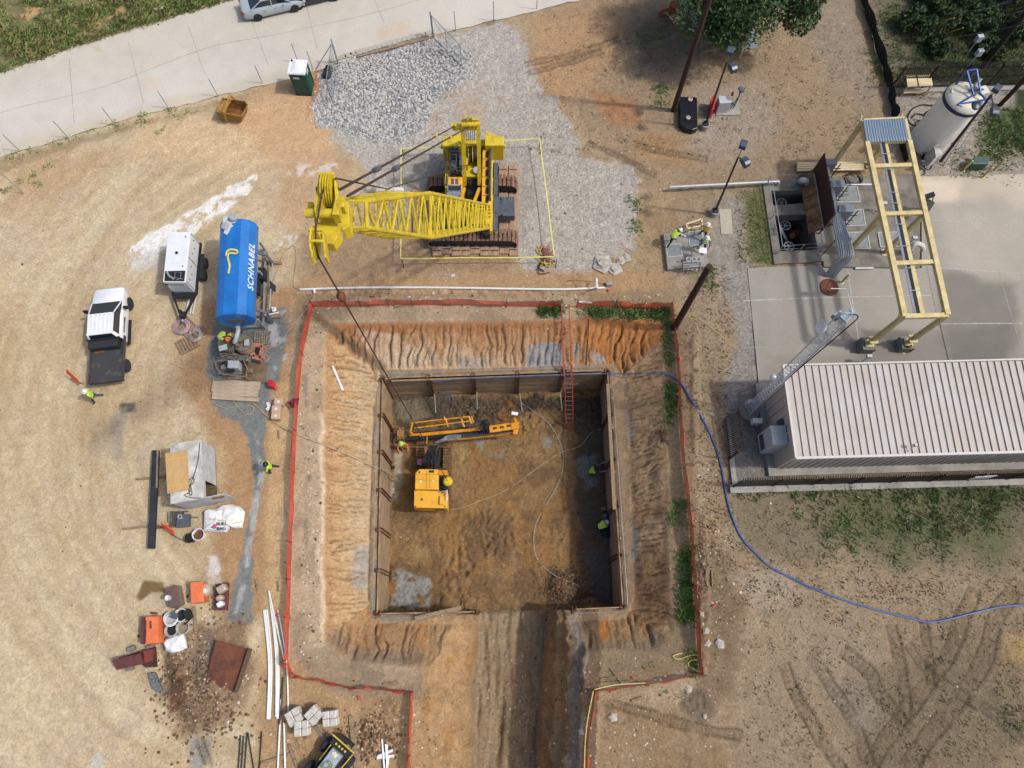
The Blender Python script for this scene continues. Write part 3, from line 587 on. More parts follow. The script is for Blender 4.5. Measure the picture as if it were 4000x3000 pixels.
# ------------------------------------------------------------------ paved sheets with their own stains
def sheet(name, A, B, na_, z, base, regs, rough=.9, skirt=.12, joints=None):
    """grid between polyline A and polyline B (same length, world xy), painted with albedo patches"""
    A = np.array(A); B = np.array(B); t = np.linspace(0, 1, na_)[None,:,None]
    g = A[:,None,:]*(1-t)+B[:,None,:]*t; x = g[...,0]; y = g[...,1]; n0, n1 = x.shape
    xp, yp = PX(x, y, z+0*x); col = np.empty(x.shape+(3,)); col[:] = c3(*base)
    nb_ = fbm(x*.25, y*.25, 4, 201); nm_ = fbm(x*1.2, y*1.2, 4, 203)
    for pts, cl, fe, wp, op in regs:
        d = sdf(pts, xp+(fbm(x*.5, y*.5, 4, 205)-.5)*2*wp, yp+(fbm(x*.5, y*.5, 4, 206)-.5)*2*wp); k = (sstep(-fe, fe, d)*op)[...,None]; col = col*(1-k)+c3(*cl)*k
    col *= (.84+.20*nb_+.14*nm_)[...,None]
    if joints:
        for pts, cl in joints:
            d = ldist(pts, xp, yp); k = (1-sstep(1.2, 4.5, d))[...,None]*.6; col = col*(1-k)+c3(*cl)*k
    me = bpy.data.meshes.new(name); vs = np.stack([x, y, z+0*x], -1).reshape(-1, 3)
    fs = [(i*n1+j, (i+1)*n1+j, (i+1)*n1+j+1, i*n1+j+1) for i in range(n0-1) for j in range(n1-1)]
    me.from_pydata(vs.tolist(), [], fs)
    at = me.color_attributes.new('stain', 'FLOAT_COLOR', 'POINT'); at.data.foreach_set('color', np.concatenate([np.clip(col,.01,.9), np.ones(x.shape+(1,))], -1).reshape(-1).astype(np.float32))
    m = bpy.data.materials.new(name); m.use_nodes = True; t_ = m.node_tree; b_ = t_.nodes['Principled BSDF']; b_.inputs['Roughness'].default_value = rough
    a_ = t_.nodes.new('ShaderNodeAttribute'); a_.attribute_name = 'stain'; tc_ = t_.nodes.new('ShaderNodeTexCoord'); n_ = t_.nodes.new('ShaderNodeTexNoise'); n_.inputs['Scale'].default_value = 9; n_.inputs['Detail'].default_value = 6; t_.links.new(tc_.outputs['Object'], n_.inputs['Vector'])
    r_ = t_.nodes.new('ShaderNodeMapRange'); r_.inputs[1].default_value = .3; r_.inputs[2].default_value = .7; r_.inputs[3].default_value = .93; r_.inputs[4].default_value = 1.06; t_.links.new(n_.outputs[0], r_.inputs[0])
    x_ = t_.nodes.new('ShaderNodeMix'); x_.data_type = 'RGBA'; x_.blend_type = 'MULTIPLY'; x_.inputs[0].default_value = 1; t_.links.new(a_.outputs['Color'], x_.inputs[6]); t_.links.new(r_.outputs[0], x_.inputs[7]); t_.links.new(x_.outputs[2], b_.inputs['Base Color'])
    me.materials.append(m); me.polygons.foreach_set('use_smooth', [True]*len(fs)); me.update()
    o = bpy.data.objects.new(name, me); SC.collection.objects.link(o); o['kind'] = 'structure'; return o
def resamp(pts, n):
    p = np.array(pts, float); s = np.concatenate([[0], np.cumsum(np.hypot(*np.diff(p, axis=0).T))]); q = np.linspace(0, s[-1], n)
    return np.stack([np.interp(q, s, p[:,0]), np.interp(q, s, p[:,1])], -1)
rl = resamp([(a+0, b) for a, b in W2(ROAD_LO, .02)], 420); ru = resamp(W2(ROAD_UP, .02), 420)
tt = np.arange(420); rl[:,1] += (vn(tt*.35, tt*0+3.3)-.5)*.22; ru[:,1] += (vn(tt*.3, tt*0+8.3)-.5)*.25
jt = [([(-300,570),(0,440),(400,340),(800,190),(1100,130),(1500,40),(1800,-60)], (182,175,164))]+[([(a, b), (c, d)], (186,180,170)) for a, b, c, d in ((735,100,800,290),(960,20,1050,260),(1180,-40,1240,190),(500,160,560,400),(1440,-60,1500,90),(270,230,290,480))]
road = sheet('road', rl, ru, 46, .02, (202,196,184), [([(-400,400),(700,230),(1500,60),(1900,-60),(1800,-200),(0,200)], (196,189,172), 60, 50, .6), ([(1000,200),(1500,60),(2200,-60),(2200,60),(1500,190),(1100,320)], (204,194,180), 60, 50, .5),
    ([(540,300),(620,290),(640,330),(560,340)], (214,192,164), 14, 20, .6), ([(0,560),(500,430),(1000,300),(1700,110),(1700,140),(850,385),(0,625)], (196,184,160), 16, 18, .7), ([(370,185),(400,185),(395,205),(370,205)], (184,176,140), 6, 10, .6), ([(1470,110),(1600,80),(1600,120),(1480,150)], (206,180,150), 14, 20, .5)])
jn = [([(2900,1175),(3205,1163),(3640,1153)], (206,204,196)), ([(3188,1050),(3205,1163)], (206,204,196)), ([(3310,1050),(3362,1375)], (200,198,190)), ([(3660,1045),(4100,1075)], (200,200,196)), ([(3620,858),(4100,890)], (196,194,188)), ([(3655,1265),(4100,1262)], (192,190,184)), ([(3670,1260),(3710,1430)], (92,90,84)), ([(3620,1040),(3665,1260)], (150,152,150)), ([(3900,1060),(4010,1430)], (176,174,168)), ([(2900,1362),(3060,1350)], (176,174,168))]
pr = [([(3400,640),(4100,660),(4100,840),(3900,800),(3650,800),(3480,720)], (198,186,162), 40, 60, .7), ([(3560,700),(3760,700),(3740,800),(3600,810)], (222,206,184), 20, 20, .7), ([(3700,820),(4100,830),(4100,1100),(3700,1060)], (182,172,156), 40, 50, .6), ([(3640,1060),(3980,1100),(3960,1400),(3700,1440),(3660,1260)], (126,121,112), 30, 60, .9), ([(3700,1290),(3950,1270),(3920,1420),(3720,1440)], (116,112,104), 16, 24, .8),
    ([(2920,1050),(3000,1060),(3010,1500),(2980,1560)], (150,146,134), 20, 24, .7), ([(3300,1300),(3700,1280),(3700,1460),(3340,1460)], (124,118,110), 30, 40, .7), ([(3360,1290),(3560,1290),(3540,1330),(3380,1330)], (92,88,82), 8, 14, .6), ([(3000,1400),(3340,1390),(3340,1480),(3000,1500)], (148,140,126), 16, 24, .6)]
sheet('concrete_yard', resamp(W2([(2920,1046),(3215,1036),(3600,1048),(3600,860),(3590,690)], .02), 200), resamp(W2([(2975,1620),(3100,1840),(4300,1820),(4700,1300),(4700,660)], .02), 200), 110, .024, (160,154,142), pr)
def strips(name, L_, z, w_):
    m = MB(); cols = {}; ms = []
    for pts, cl in L_:
        if cl not in cols: cols[cl] = len(ms); ms.append(mat('joint_%d_%d' % cl[:2], P(*cl), .9, var=.2))
        m.k = cols[cl]; q = spline([G(a, b, z) for a, b in pts], 6)
        for i in range(len(q)-1):
            d = (q[i+1]-q[i]).normalized(); n = Vector((-d.y, d.x, 0))*w_*random.uniform(.3,.6); m.add([q[i]-n, q[i]+n, q[i+1]+n, q[i+1]-n], [(3,2,1,0)])
    m.build(name, ms)['kind'] = 'structure'
strips('road_joints', jt, .026, .045); strips('yard_joints', jn, .030, .07)
# ------------------------------------------------------------------ shoring walls of the pit
def shore(a, b, label, npile, flip=1):
    A = G(a[0], a[1], Z_BENCH); B = G(b[0], b[1], Z_BENCH); d = (B-A).normalized(); n = Vector((0,0,1)).cross(d)*flip   # n points out of the pit
    root = thing('shoring_wall', label, 'retaining wall', (A.x, A.y, Z_PIT-.2)); Ln = (B-A).length
    lg = MB(); step = Ln/npile
    for i in range(npile):
        z = Z_PIT-.25; k = 0
        while z < Z_BENCH+.08:
            h = .24; o = random.uniform(-.015,.015)
            lg.beam(A+d*(i*step+.012)+n*(.06+o)+Vector((0,0,z+h/2-Z_BENCH)), A+d*((i+1)*step-.012)+n*(.06+o)+Vector((0,0,z+h/2-Z_BENCH)), .075, h-.02); z += h
    lg.build('lagging', LAG, root)
    for i in range(npile+1):
        p = A+d*(i*step)+n*.02; m = MB()
        for s_ in (-.11, .11):
            q = p+d*s_
            m.beam((q.x, q.y, Z_PIT-.2), (q.x, q.y, Z_BENCH+.32), .03, .26, up=n)
        q = p+n*.16; m.beam((q.x, q.y, Z_PIT-.2), (q.x, q.y, Z_BENCH+.32), .25, .03, up=n); q = p-n*.1
        m.build('soldier_pile', RUST, root)
    g = MB(); q0 = A+n*.30; q1 = B+n*.30
    g.tube([q0+Vector((0,0,.5)), q1+Vector((0,0,.5))], .012, 5)
    for i in range(npile+1):
        q = A+d*(i*step)+n*.30; g.tube([q+Vector((0,0,-.1)), q+Vector((0,0,.55))], .02, 5)
    g.build('guard_cable', STEEL, root)
    return root
shore((1500,1487),(2368,1457), 'timber lagging wall along the north side of the pit behind the ladder', 5, 1)
shore((1480,2394),(1500,1487), 'long sunlit timber lagging wall on the west side of the pit', 6, 1)
shore((2368,1457),(2428,2368), 'long shaded timber lagging wall on the east side of the pit', 5, 1)
shore((1855,2386),(1480,2394), 'short lagging wall at the south-west corner of the pit left of the ramp', 2, 1)
shore((2428,2368),(2242,2376), 'short lagging wall at the south-east corner of the pit right of the ramp', 1, 1)
m = MB()
for dy in (0, 22): m.beam(G(1530,1478+dy*.3,-2.1+.0*dy), G(2350,1450+dy*.3,-2.1), .22, .06)
one('plank', 'pale plank resting along the top of the north lagging wall', 'plank', m, WOOD)
one('plank', 'loose grey board lying across the south-west lagging wall', 'plank', MB().beam(G(1622,2416,-1.85), G(1802,2374,-1.95), .24, .05), WOOD)
m = MB().beam(G(2374,1500,-1.95), G(2400,1990,-1.95), .2, .05); one('plank', 'pale plank resting along the top of the east lagging wall', 'plank', m, WOOD)
# ------------------------------------------------------------------ orange safety fence
def net_fence(label, runs, posts, hgt=1.05):
    root = thing('safety_fence', label, 'fence', GG(*runs[0][0]))
    for run in runs:
        p = spline([GG(a, b) for a, b in run], 5); m = MB(); vs = []; fs = []
        for i, q in enumerate(p):
            w_ = .07*math.sin(i*1.7)+.05*math.sin(i*.6); t_ = hgt*(.84+.10*math.sin(i*.9+len(run))+.06*math.sin(i*2.3))
            for k, (o, zz) in enumerate(((0,0.03),(w_,.35*t_),(w_*1.4,.7*t_),(0,t_))): vs.append((q.x+o, q.y+o, q.z+zz))
        for i in range(len(p)-1):
            for k in range(3): fs.append((i*4+k, (i+1)*4+k, (i+1)*4+k+1, i*4+k+1))
        m.add(vs, fs); m.build('netting', NET, root)
    for a, b in posts:
        q = GG(a, b); MB().tube([q-Vector((0,0,.2)), q+Vector((random.uniform(-.05,.05), random.uniform(-.05,.05), hgt+.18))], .022, 5).build('post', DKST, root)
net_fence('orange plastic safety netting along the north and west rim of the pit', [[(2190,1202),(1990,1198),(1760,1193),(1530,1194),(1410,1198),(1222,1200)],[(1222,1200),(1200,1310),(1182,1400),(1165,1600),(1152,1850),(1142,2100),(1136,2300),(1130,2450),(1126,2590)],[(1126,2590),(1154,2645)],[(1154,2645),(1270,2660),(1385,2684),(1500,2690),(1612,2700)],[(1612,2700),(1608,2820),(1602,2950),(1604,3080)]],
    [(2190,1202),(1978,1198),(1760,1193),(1612,1196),(1518,1198),(1411,1199),(1224,1200),(1190,1392),(1158,1686),(1152,1796),(1153,1848),(1145,2014),(1142,2120),(1136,2203),(1133,2264),(1133,2412),(1120,2580),(1154,2645),(1385,2684),(1500,2690),(1612,2700),(1603,2948)])
net_fence('orange plastic safety netting along the east rim of the pit', [[(2252,1202),(2400,1200),(2520,1208),(2616,1202)],[(2616,1202),(2628,1300),(2640,1400),(2646,1500),(2652,1640),(2662,1790),(2680,1950),(2690,2050),(2702,2200),(2708,2300),(2718,2440),(2728,2600),(2735,2632)],[(2735,2632),(2640,2648),(2520,2670)],[(2520,2670),(2420,2684),(2320,2696)],[(2320,2696),(2305,2800),(2290,2900),(2286,3080)]],
    [(2252,1202),(2402,1200),(2512,1204),(2616,1202),(2634,1410),(2646,1610),(2664,1830),(2684,2055),(2704,2290),(2716,2452),(2735,2632),(2520,2670),(2322,2696),(2290,2900)])
for pts, lb in (([(2322,2694),(2400,2676),(2520,2668)], 'yellow caution tape on the south-east netting above the ramp bank'), ([(2318,2700),(2298,2800),(2286,2900),(2282,3060)], 'yellow caution tape running down the netting beside the ramp'), ([(2667,2550),(2630,2562),(2650,2575),(2700,2560),(2732,2560)], 'crumpled yellow tape on the rim inside the east netting'), ([(2735,2628),(2690,2600),(2700,2580),(2725,2578)], 'loose yellow tape at the south-east corner post')):
    m = MB(); q = spline([GG(a, b, .9 if 'netting' in lb and 'inside' not in lb else .08) for a, b in pts], 4)
    for i in range(len(q)-1): m.beam(q[i], q[i+1], .05, .012)
    one('caution_tape', lb, 'tape', m, mat('faded_tape', P(222,204,120), .7))
# ------------------------------------------------------------------ ladder into the pit
def ladder(name, label, cat, p0, p1, wid, side, mr, mg, rung=.30, split=None, r=.035):
    root = thing(name, label, cat, p0); d = (p1-p0); Ln = d.length; d.normalize(); s = Vector(side)
    for e in (-1, 1): MB().beam(p0+s*(e*wid/2), p1+s*(e*wid/2), r+.02, .08).build('rail', mr, root)
    k = .15
    while k < Ln: MB().tube([p0+d*k-s*(wid/2), p0+d*k+s*(wid/2)], .022, 5).build('rung', mg, root); k += rung
    return root
RED = mat('ladder_red', P(190,66,48), .5, var=.1)
ladder('extension_ladder', 'red railed ladder standing on the pit floor against the north lagging wall', 'ladder', G(2226,1690,Z_PIT+.05), G(2219,1424,-1.5), .50, (1,0,0), RED, CHROME, .36)
ladder('extension_ladder', 'red railed ladder lying up the north slope to the netting gap', 'ladder', G(2217,1470,Z_BENCH+.42), G(2208,1184,.75), .48, (1,0,0), RED, CHROME, .36)
# ------------------------------------------------------------------ tan building
TAN = mat('tan_cladding', P(214,202,188), .6, var=.06, scale=.6, col2=P(198,188,174)); ROOFM = mat('roof_panel', P(180,169,158), .5, var=.06, scale=.5, col2=P(190,184,178)); TRIM = mat('roof_trim', P(208,204,198), .5, var=.05)
hb = 3.8
r0 = G(3060,1432,hb+.25); r1 = G(3111,1784,hb); e0 = G(4000,1420,hb+.25); e1 = G(4000,1760,hb)
dx = Vector((e1.x-r1.x, e1.y-r1.y, 0)).normalized(); dy = Vector((0,0,1)).cross(dx); Lb = 34.0; Wb = (Vector((r0.x-r1.x, r0.y-r1.y, 0))).dot(dy)
O = Vector((r1.x, r1.y, 0)); bl = thing('building', 'long low tan metal building with ribbed roof inside the black picket fence', 'building', O)
def B3(u, v, z): return O+dx*u+dy*v+Vector((0,0,z))
slab = MB().hull([B3(-.3,-.35,-.1),B3(Lb,-.35,-.1),B3(Lb,Wb+.3,-.1),B3(-.3,Wb+.3,-.1),B3(-.3,-.35,.22),B3(Lb,-.35,.22),B3(Lb,Wb+.3,.22),B3(-.3,Wb+.3,.22)]); slab.build('foundation', CONC, bl)
wl_ = MB(); wl_.hull([B3(.15,.1,.22),B3(Lb,.1,.22),B3(Lb,Wb-.1,.22),B3(.15,Wb-.1,.22),B3(.15,.1,hb-.05),B3(Lb,.1,hb-.05),B3(Lb,Wb-.1,hb+.2),B3(.15,Wb-.1,hb+.2)])
for i in range(9): wl_.hull([B3(.10,.4+i*Wb/9.4,.24),B3(.15,.4+i*Wb/9.4,.24),B3(.15,.52+i*Wb/9.4,.24),B3(.10,.52+i*Wb/9.4,.24),B3(.10,.4+i*Wb/9.4,hb-.1),B3(.15,.4+i*Wb/9.4,hb-.1),B3(.15,.52+i*Wb/9.4,hb-.1),B3(.10,.52+i*Wb/9.4,hb-.1)])
for i in range(80): wl_.hull([B3(.5+i*.42,.06,.24),B3(.58+i*.42,.06,.24),B3(.58+i*.42,.1,.24),B3(.5+i*.42,.1,.24),B3(.5+i*.42,.06,hb-.1),B3(.58+i*.42,.06,hb-.1),B3(.58+i*.42,.1,hb-.1),B3(.5+i*.42,.1,hb-.1)])
wl_.build('wall', TAN, bl)
rf = MB(); rf.hull([B3(0,0,hb-.04),B3(Lb,0,hb-.04),B3(Lb,Wb,hb+.2),B3(0,Wb,hb+.2),B3(0,0,hb),B3(Lb,0,hb),B3(Lb,Wb,hb+.25),B3(0,Wb,hb+.25)])
k = .38
while k < Lb: rf.hull([B3(k,0,hb),B3(k+.05,0,hb),B3(k+.05,Wb,hb+.25),B3(k,Wb,hb+.25),B3(k+.01,0,hb+.07),B3(k+.04,0,hb+.07),B3(k+.04,Wb,hb+.32),B3(k+.01,Wb,hb+.32)]); k += .405
rfo = rf.build('roof', ROOFM, bl)
tr = MB(); tr.beam(B3(-.05,-.07,hb-.04), B3(Lb,-.07,hb-.04), .14, .16); tr.beam(B3(-.05,-.07,hb), B3(-.05,Wb+.05,hb+.27), .12, .18); tr.beam(B3(-.05,Wb+.07,hb+.24), B3(Lb,Wb+.07,hb+.24), .1, .16)
tr.build('fascia', TRIM, bl)
ac = MB(); ac.box(B3(-.35,1.5,1.7), (.9,1.15,2.2), math.atan2(dx.y, dx.x)); aco = ac.build('wall_air_conditioner', LGREY, bl, bevel=.02)
gl = MB(); 
for i in range(9): gl.box(B3(-.82,1.5,.95+i*.07), (.03,.9,.035), math.atan2(dx.y, dx.x))
gl.build('grille', GREY, aco)
MB().box(B3(.02,2.35,2.3), (.25,.35,.5), math.atan2(dx.y, dx.x)).build('vent_hood', GREY, bl)
m = MB().box(B3(6.4,.35,hb+.5), (.14,.14,.28)); m.tube([B3(6.2,.1,hb), B3(6.4,.35,hb+.4)], .02, 5); m.build('roof_sensor', LGREY, bl)
for i, (u, n_) in enumerate(((6.9, 4), (15.5, 4), (17.4, 4))):
    for q in range(n_): MB().tube([B3(u+q*.22,Wb+.12,.1), B3(u+q*.22,Wb+.12,hb-.5), B3(u+q*.22,Wb-.0,hb-.2)], .075, 6).build('conduit', STEEL, bl)
# ------------------------------------------------------------------ black picket fences
def picket(name, label, p0, p1, h=2.0, pitch=.14, post=2.35, curb=True, mats=PICK, tilt=(0,0)):
    root = thing(name, label, 'fence', p0); d = (p1-p0); d.z = 0; Ln = d.length; d.normalize(); tl = Vector((tilt[0], tilt[1], 0)); n = Vector((-d.y, d.x, 0))
    m = MB(); k = 0
    while k < Ln:
        q = p0+d*k; m.beam(q+Vector((0,0,.1)), q+tl*.9+Vector((0,0,h)), .055, .02, up=n)
        m.beam(q+tl*.9+Vector((0,0,h)), q+tl*1.1+n*.12+Vector((0,0,h+.22)), .055, .02, up=n); k += pitch
    for zz in (.25, h*.5, h-.2): m.beam(p0+tl*zz/h+n*.03+Vector((0,0,zz)), p0+d*Ln+tl*zz/h+n*.03+Vector((0,0,zz)), .04, .05)
    m.build('pickets', mats, root); k = 0
    while k <= Ln+.01:
        q = p0+d*k; MB().beam(q+Vector((0,0,-.2)), q+Vector((0,0,h+.12)), .09, .09, up=n).build('post', mats, root); k += post
    if curb: 
        MB().beam(p0-d*.2-n*.12+Vector((0,0,.02)), p0+d*(Ln+.2)-n*.12+Vector((0,0,.02)), .5, .24).build('kerb', CONC, root)
    return root
f0 = GG(2862,1903); f0.z = 0; f1 = G(4350,1875-30, 0)
south = picket('picket_fence', 'tall black steel picket fence along the south side of the tan building', G(2862,1903), G(4300,1862), 1.9)
m = MB().beam(G(3795,1868,1.1), G(3880,1862,1.1), .05, .75, up=(0,0,1)); one('sign', 'blank pale sheet hung on the south picket fence', 'sign', m, LGREY)
north = picket('picket_fence', 'tall black steel picket fence behind the white tank and wooden table', G(3475,350), G(4400,328), 2.2)
gt = thing('gate', 'rusty black picket gate leaf leaning beside the lattice tower base', 'gate', G(2842,1786)); ga = G(2836,1640,.9); gb = G(2846,1780,.9)
a0 = G(2828,1638,.05); b0 = G(2846,1786,.05); dd = (b0-a0).normalized(); nn = Vector((0,0,1)).cross(dd); outw = Vector((.55,.1,0))
m = MB(); Lg = (b0-a0).length; k = 0
while k <= Lg: m.beam(a0+dd*k, a0+dd*k+outw+Vector((0,0,1.75)), .03, .05); k += .125
m.build('pickets', mat('rusty_picket', P(74,48,40), .8, var=.3, scale=6), gt)
for t_ in (.1, .9): MB().beam(a0+outw*t_+Vector((0,0,1.75*t_)), b0+outw*t_+Vector((0,0,1.75*t_)), .05, .05).build('rail', PICK, gt)
if 1: MB().beam(b0+dd*.1, b0+dd*.1+Vector((0,0,2.0)), .1, .1).build('post', PICK, gt)
one('kerb', 'pale concrete kerb west of the gravel round the tower', 'kerb', MB().beam(G(2838,1636,.05), G(2870,1900,.05), .3, .2), CONC)
# silt fence
sf = thing('silt_fence', 'long sagging black silt fence running north from the cream gantry', 'fence', G(3490,470)); m = MB(); vs = []; fs = []
q = spline([GG(a, b) for a, b in ((3350,-90),(3368,20),(3400,120),(3440,250),(3465,340),(3478,420),(3492,470))], 6)
for i, p_ in enumerate(q):
    for k_, zz in enumerate((0,.45,.85)): vs.append((p_.x+.07*math.sin(i*1.1+k_), p_.y+.04*math.cos(i*1.3), p_.z+zz+.06*math.sin(i*.8)*(k_ > 0)))
for i in range(len(q)-1):
    for k_ in range(2): fs.append((i*3+k_, (i+1)*3+k_, (i+1)*3+k_+1, i*3+k_+1))
m.add(vs, fs); m.build('fabric', mat('silt_fabric', P(30,32,34), .8, var=.2), sf)
for i in range(0, len(q), 4): MB().beam(q[i], q[i]+Vector((0,0,1.0)), .04).build('stake', WOODD, sf)
sf2 = MB(); vs = []; fs = []
q = spline([GG(a, b) for a, b in ((3510,560),(3522,600),(3535,640))], 4)
for i, p_ in enumerate(q):
    for k_, zz in enumerate((0,.7)): vs.append((p_.x+.05*math.sin(i*2+k_), p_.y, p_.z+zz))
sf2.add(vs, [(i*2, i*2+2, i*2+3, i*2+1) for i in range(len(q)-1)]); one('silt_fence', 'short loose end of black silt fence under the gantry beam', 'fence', sf2, bpy.data.materials['silt_fabric'])
# ------------------------------------------------------------------ stones
def rockmesh(m, c, r, flat=.7):
    n = 5; vs = []; 
    for z_, rr in ((-.5,.7),(.15,1),(.75,.5)):
        a0_ = random.random()*6
        for k in range(n):
            a = a0_+2*math.pi*k/n; q = rr*r*random.uniform(.75,1.2); vs.append((c[0]+q*math.cos(a), c[1]+q*math.sin(a), c[2]+z_*r*flat*random.uniform(.8,1.2)))
    fs = [(i*n+k, i*n+(k+1)%n, (i+1)*n+(k+1)%n, (i+1)*n+k) for i in range(2) for k in range(n)]+[tuple(2*n+k for k in range(n))]
    m.add(vs, fs)
PILE = [(1235,480),(1250,300),(1320,235),(1500,200),(1690,158),(1840,215),(1835,295),(1700,390),(1640,500),(1560,560),(1440,545),(1320,500)]
m = MB(); cnt = 0; xs = np.array([random.uniform(1210,1870) for _ in range(15000)]); ys = np.array([random.uniform(140,590) for _ in range(15000)])
gxy = [G(a, b) for a, b in zip(xs, ys)]; wob = (fbm(np.array([g.x for g in gxy])*1.0, np.array([g.y for g in gxy])*1.0, 3, 300)-.5)*50
dd_ = sdf(PILE, xs, ys)+wob
for i in range(15000):
    if dd_[i] > -6 or (dd_[i] > -30 and random.random() < .12):
        c = gxy[i]; m.k = random.choice((0,0,1,2)); c.z = hz(c.x, c.y)+random.uniform(0,.06)*(dd_[i] > 10); rockmesh(m, c, random.choice((.04,.05,.07,.09,.12)))
o = m.build('rock_pile', [mat('rock_white', P(198,197,194), .9, var=.12), mat('rock_grey', P(158,160,162), .9, var=.15), mat('rock_pale', P(216,210,198), .9, var=.1)]); tag(o, 'spread of coarse white and grey crushed rock beside the road', 'rocks', kind='stuff')
m = MB()
for i in range(2600):
    a, b = random.choice([(random.gauss(2300,260), random.gauss(760,200)), (random.uniform(0,4000), random.uniform(0,3000)), (random.gauss(800,100), random.gauss(2650,110)), (random.gauss(1450,160), random.gauss(2860,80)), (random.gauss(2750,60), random.gauss(2300,260)), (random.uniform(1170,1260), random.uniform(1200,2600)), (random.uniform(1900,2600), random.uniform(2560,3000)), (random.uniform(1200,2600), random.gauss(1180,20))])
    c = GG(a, b) if 0 < b < 3050 else None
    if c is None or (float(sdf(ROADP, np.array([a]), np.array([b]))[0]) > 0) or (a > 2920 and 650 < b < 1900): continue
    m.k = random.choice((0,0,1,2)); rockmesh(m, c, random.choice((.025,.035,.05,.07))*(1.0 if i % 9 else 1.5))
o = m.build('loose_stones', [mat('pebble_tan', P(196,172,140), .9, var=.15), mat('pebble_brown', P(120,92,66), .9, var=.2), mat('pebble_white', P(222,214,200), .9, var=.1)]); tag(o, 'scattered pebbles and dirt clods all over the site', 'stones', kind='stuff')
m = MB(); m.k = 0
for i in range(2600):                          # clods of the rubble heap and pit floor
    z_ = random.random()
    if z_ < .36: a, b = random.gauss(790,95), random.gauss(2680,120)
    elif z_ < .7: a, b = random.gauss(2220,50), random.gauss(2290,45)
    elif z_ < .85: a, b = random.gauss(1900,90), random.gauss(1600,30)
    else: a, b = random.gauss(1450,50), random.gauss(2880,50)
    if (820 < a < 985 and 2450 < b < 2720): continue
    c = GG(a, b, 0, -5 if 1500 < b < 2400 and 1520 < a < 2380 else 0)
    if b > 2990: continue
    m.k = random.choice((0,1)); rockmesh(m, c, random.choice((.03,.05,.07,.10)))
o = m.build('soil_clods', [mat('clod_brown', P(136,110,82), .95, var=.2), mat('clod_dark', P(110,86,62), .95, var=.2)]); tag(o, 'lumps of dug brown clay on the heap and pit floor', 'clods', kind='stuff')
for i, (a, b, r_, lb) in enumerate(((2355,1035,.75,'large flat tan limestone slab at the edge of the crushed stone yard'), (2400,1050,.55,'square grey concrete lump beside the big limestone slab'), (2425,1020,.35,'small rough rock behind the two large slabs'), (2450,1010,.32,'pale jagged rock at the right end of the slab heap'),
        (2757,2465,.22,'pale rock outside the east netting near its lower end'), (2763,2512,.2,'pale upright stone outside the east netting'), (2810,2517,.3,'long white stone east of the netting'), (2392,2800,.28,'white boulder in a dirt hollow south of the tape'), (2690,2693,.22,'grey stone at the rim of the dirt crater'), (2741,2398,.16,'small white stone beside the netting'), (2270,2857,.18,'small stone on the east ramp bank top'), (2752,2798,.15,'round stone south of the dirt crater'))):
    c = GG(a, b); m = MB(); rockmesh(m, (c.x, c.y, c.z+.05), r_, .45); one('boulder', lb, 'rock', m, STONE)
ps = resamp([(1305,240),(1420,205),(1560,165),(1690,132)], 21)
for i, (a, b) in enumerate(ps):
    c = GG(a, b); m = MB(); m.box((c.x, c.y, c.z+.1), (random.uniform(.4,.62), random.uniform(.28,.4), .22), .24+random.uniform(-.15,.15)); one('edging_stone', 'pale limestone block in the edging row between road and rock spread', 'edging stone', m, STONE, 'limestone edging blocks along the road', bevel=.04)
one('timber', 'long weathered timber lying between edging blocks and rock spread', 'timber', MB().beam(G(1395,222,.08), G(1690,146,.08), .16, .12), WOOD)
# ------------------------------------------------------------------ vegetation
G1 = mat('grass_green', P(136,160,84), .8, var=.2, scale=2, col2=P(100,126,58)); G2 = mat('grass_dry', P(170,158,104), .85, var=.2, scale=2); G3 = mat('grass_dark', P(98,128,60), .8, var=.25, scale=2)
G4 = mat('weed_green', P(98,146,66), .8, var=.2, scale=2, col2=P(70,112,46))
def tufts(m, px, py, n, hgt, spr, kk=(0,)):
    c = GG(px, py)
    for _ in range(n):
        a = random.random()*6.283; r_ = spr*math.sqrt(random.random()); bx, by = c.x+r_*math.cos(a), c.y+r_*math.sin(a); h = hgt*random.uniform(.5,1.2); l = random.random()*6.283; q = h*random.uniform(.6,1.5); w_ = random.uniform(.015,.035)
        m.k = random.choice(kk); tx, ty = math.cos(l)*q, math.sin(l)*q; ox, oy = -math.sin(l)*w_, math.cos(l)*w_
        m.add([(bx-ox,by-oy,c.z-.02),(bx+ox,by+oy,c.z-.02),(bx+tx*.5+ox*.8,by+ty*.5+oy*.8,c.z+h*.6),(bx+tx,by+ty,c.z+h*.7)], [(0,1,2),(0,2,3)])
m = MB(); c_ = 0
while c_ < 2600:
    a = random.uniform(-40,980); b = random.uniform(-60,290)
    lim = np.interp(a, [p[0] for p in ROAD_UP], [p[1] for p in ROAD_UP])
    if b > lim-4: continue
    if vn(np.array([a/70.]), np.array([b/50.]))[0] < .46 and b < lim-20 and random.random() < .92: c_ += .4; continue
    tufts(m, a, b, 9, random.uniform(.15,.45), .35, (0,0,1,2) if random.random() < .7 else (1,)); c_ += 1
o = m.build('grass_verge', [G1, G2, G3]); tag(o, 'rough green and straw grass beyond the road', 'grass', kind='stuff')
m = MB()
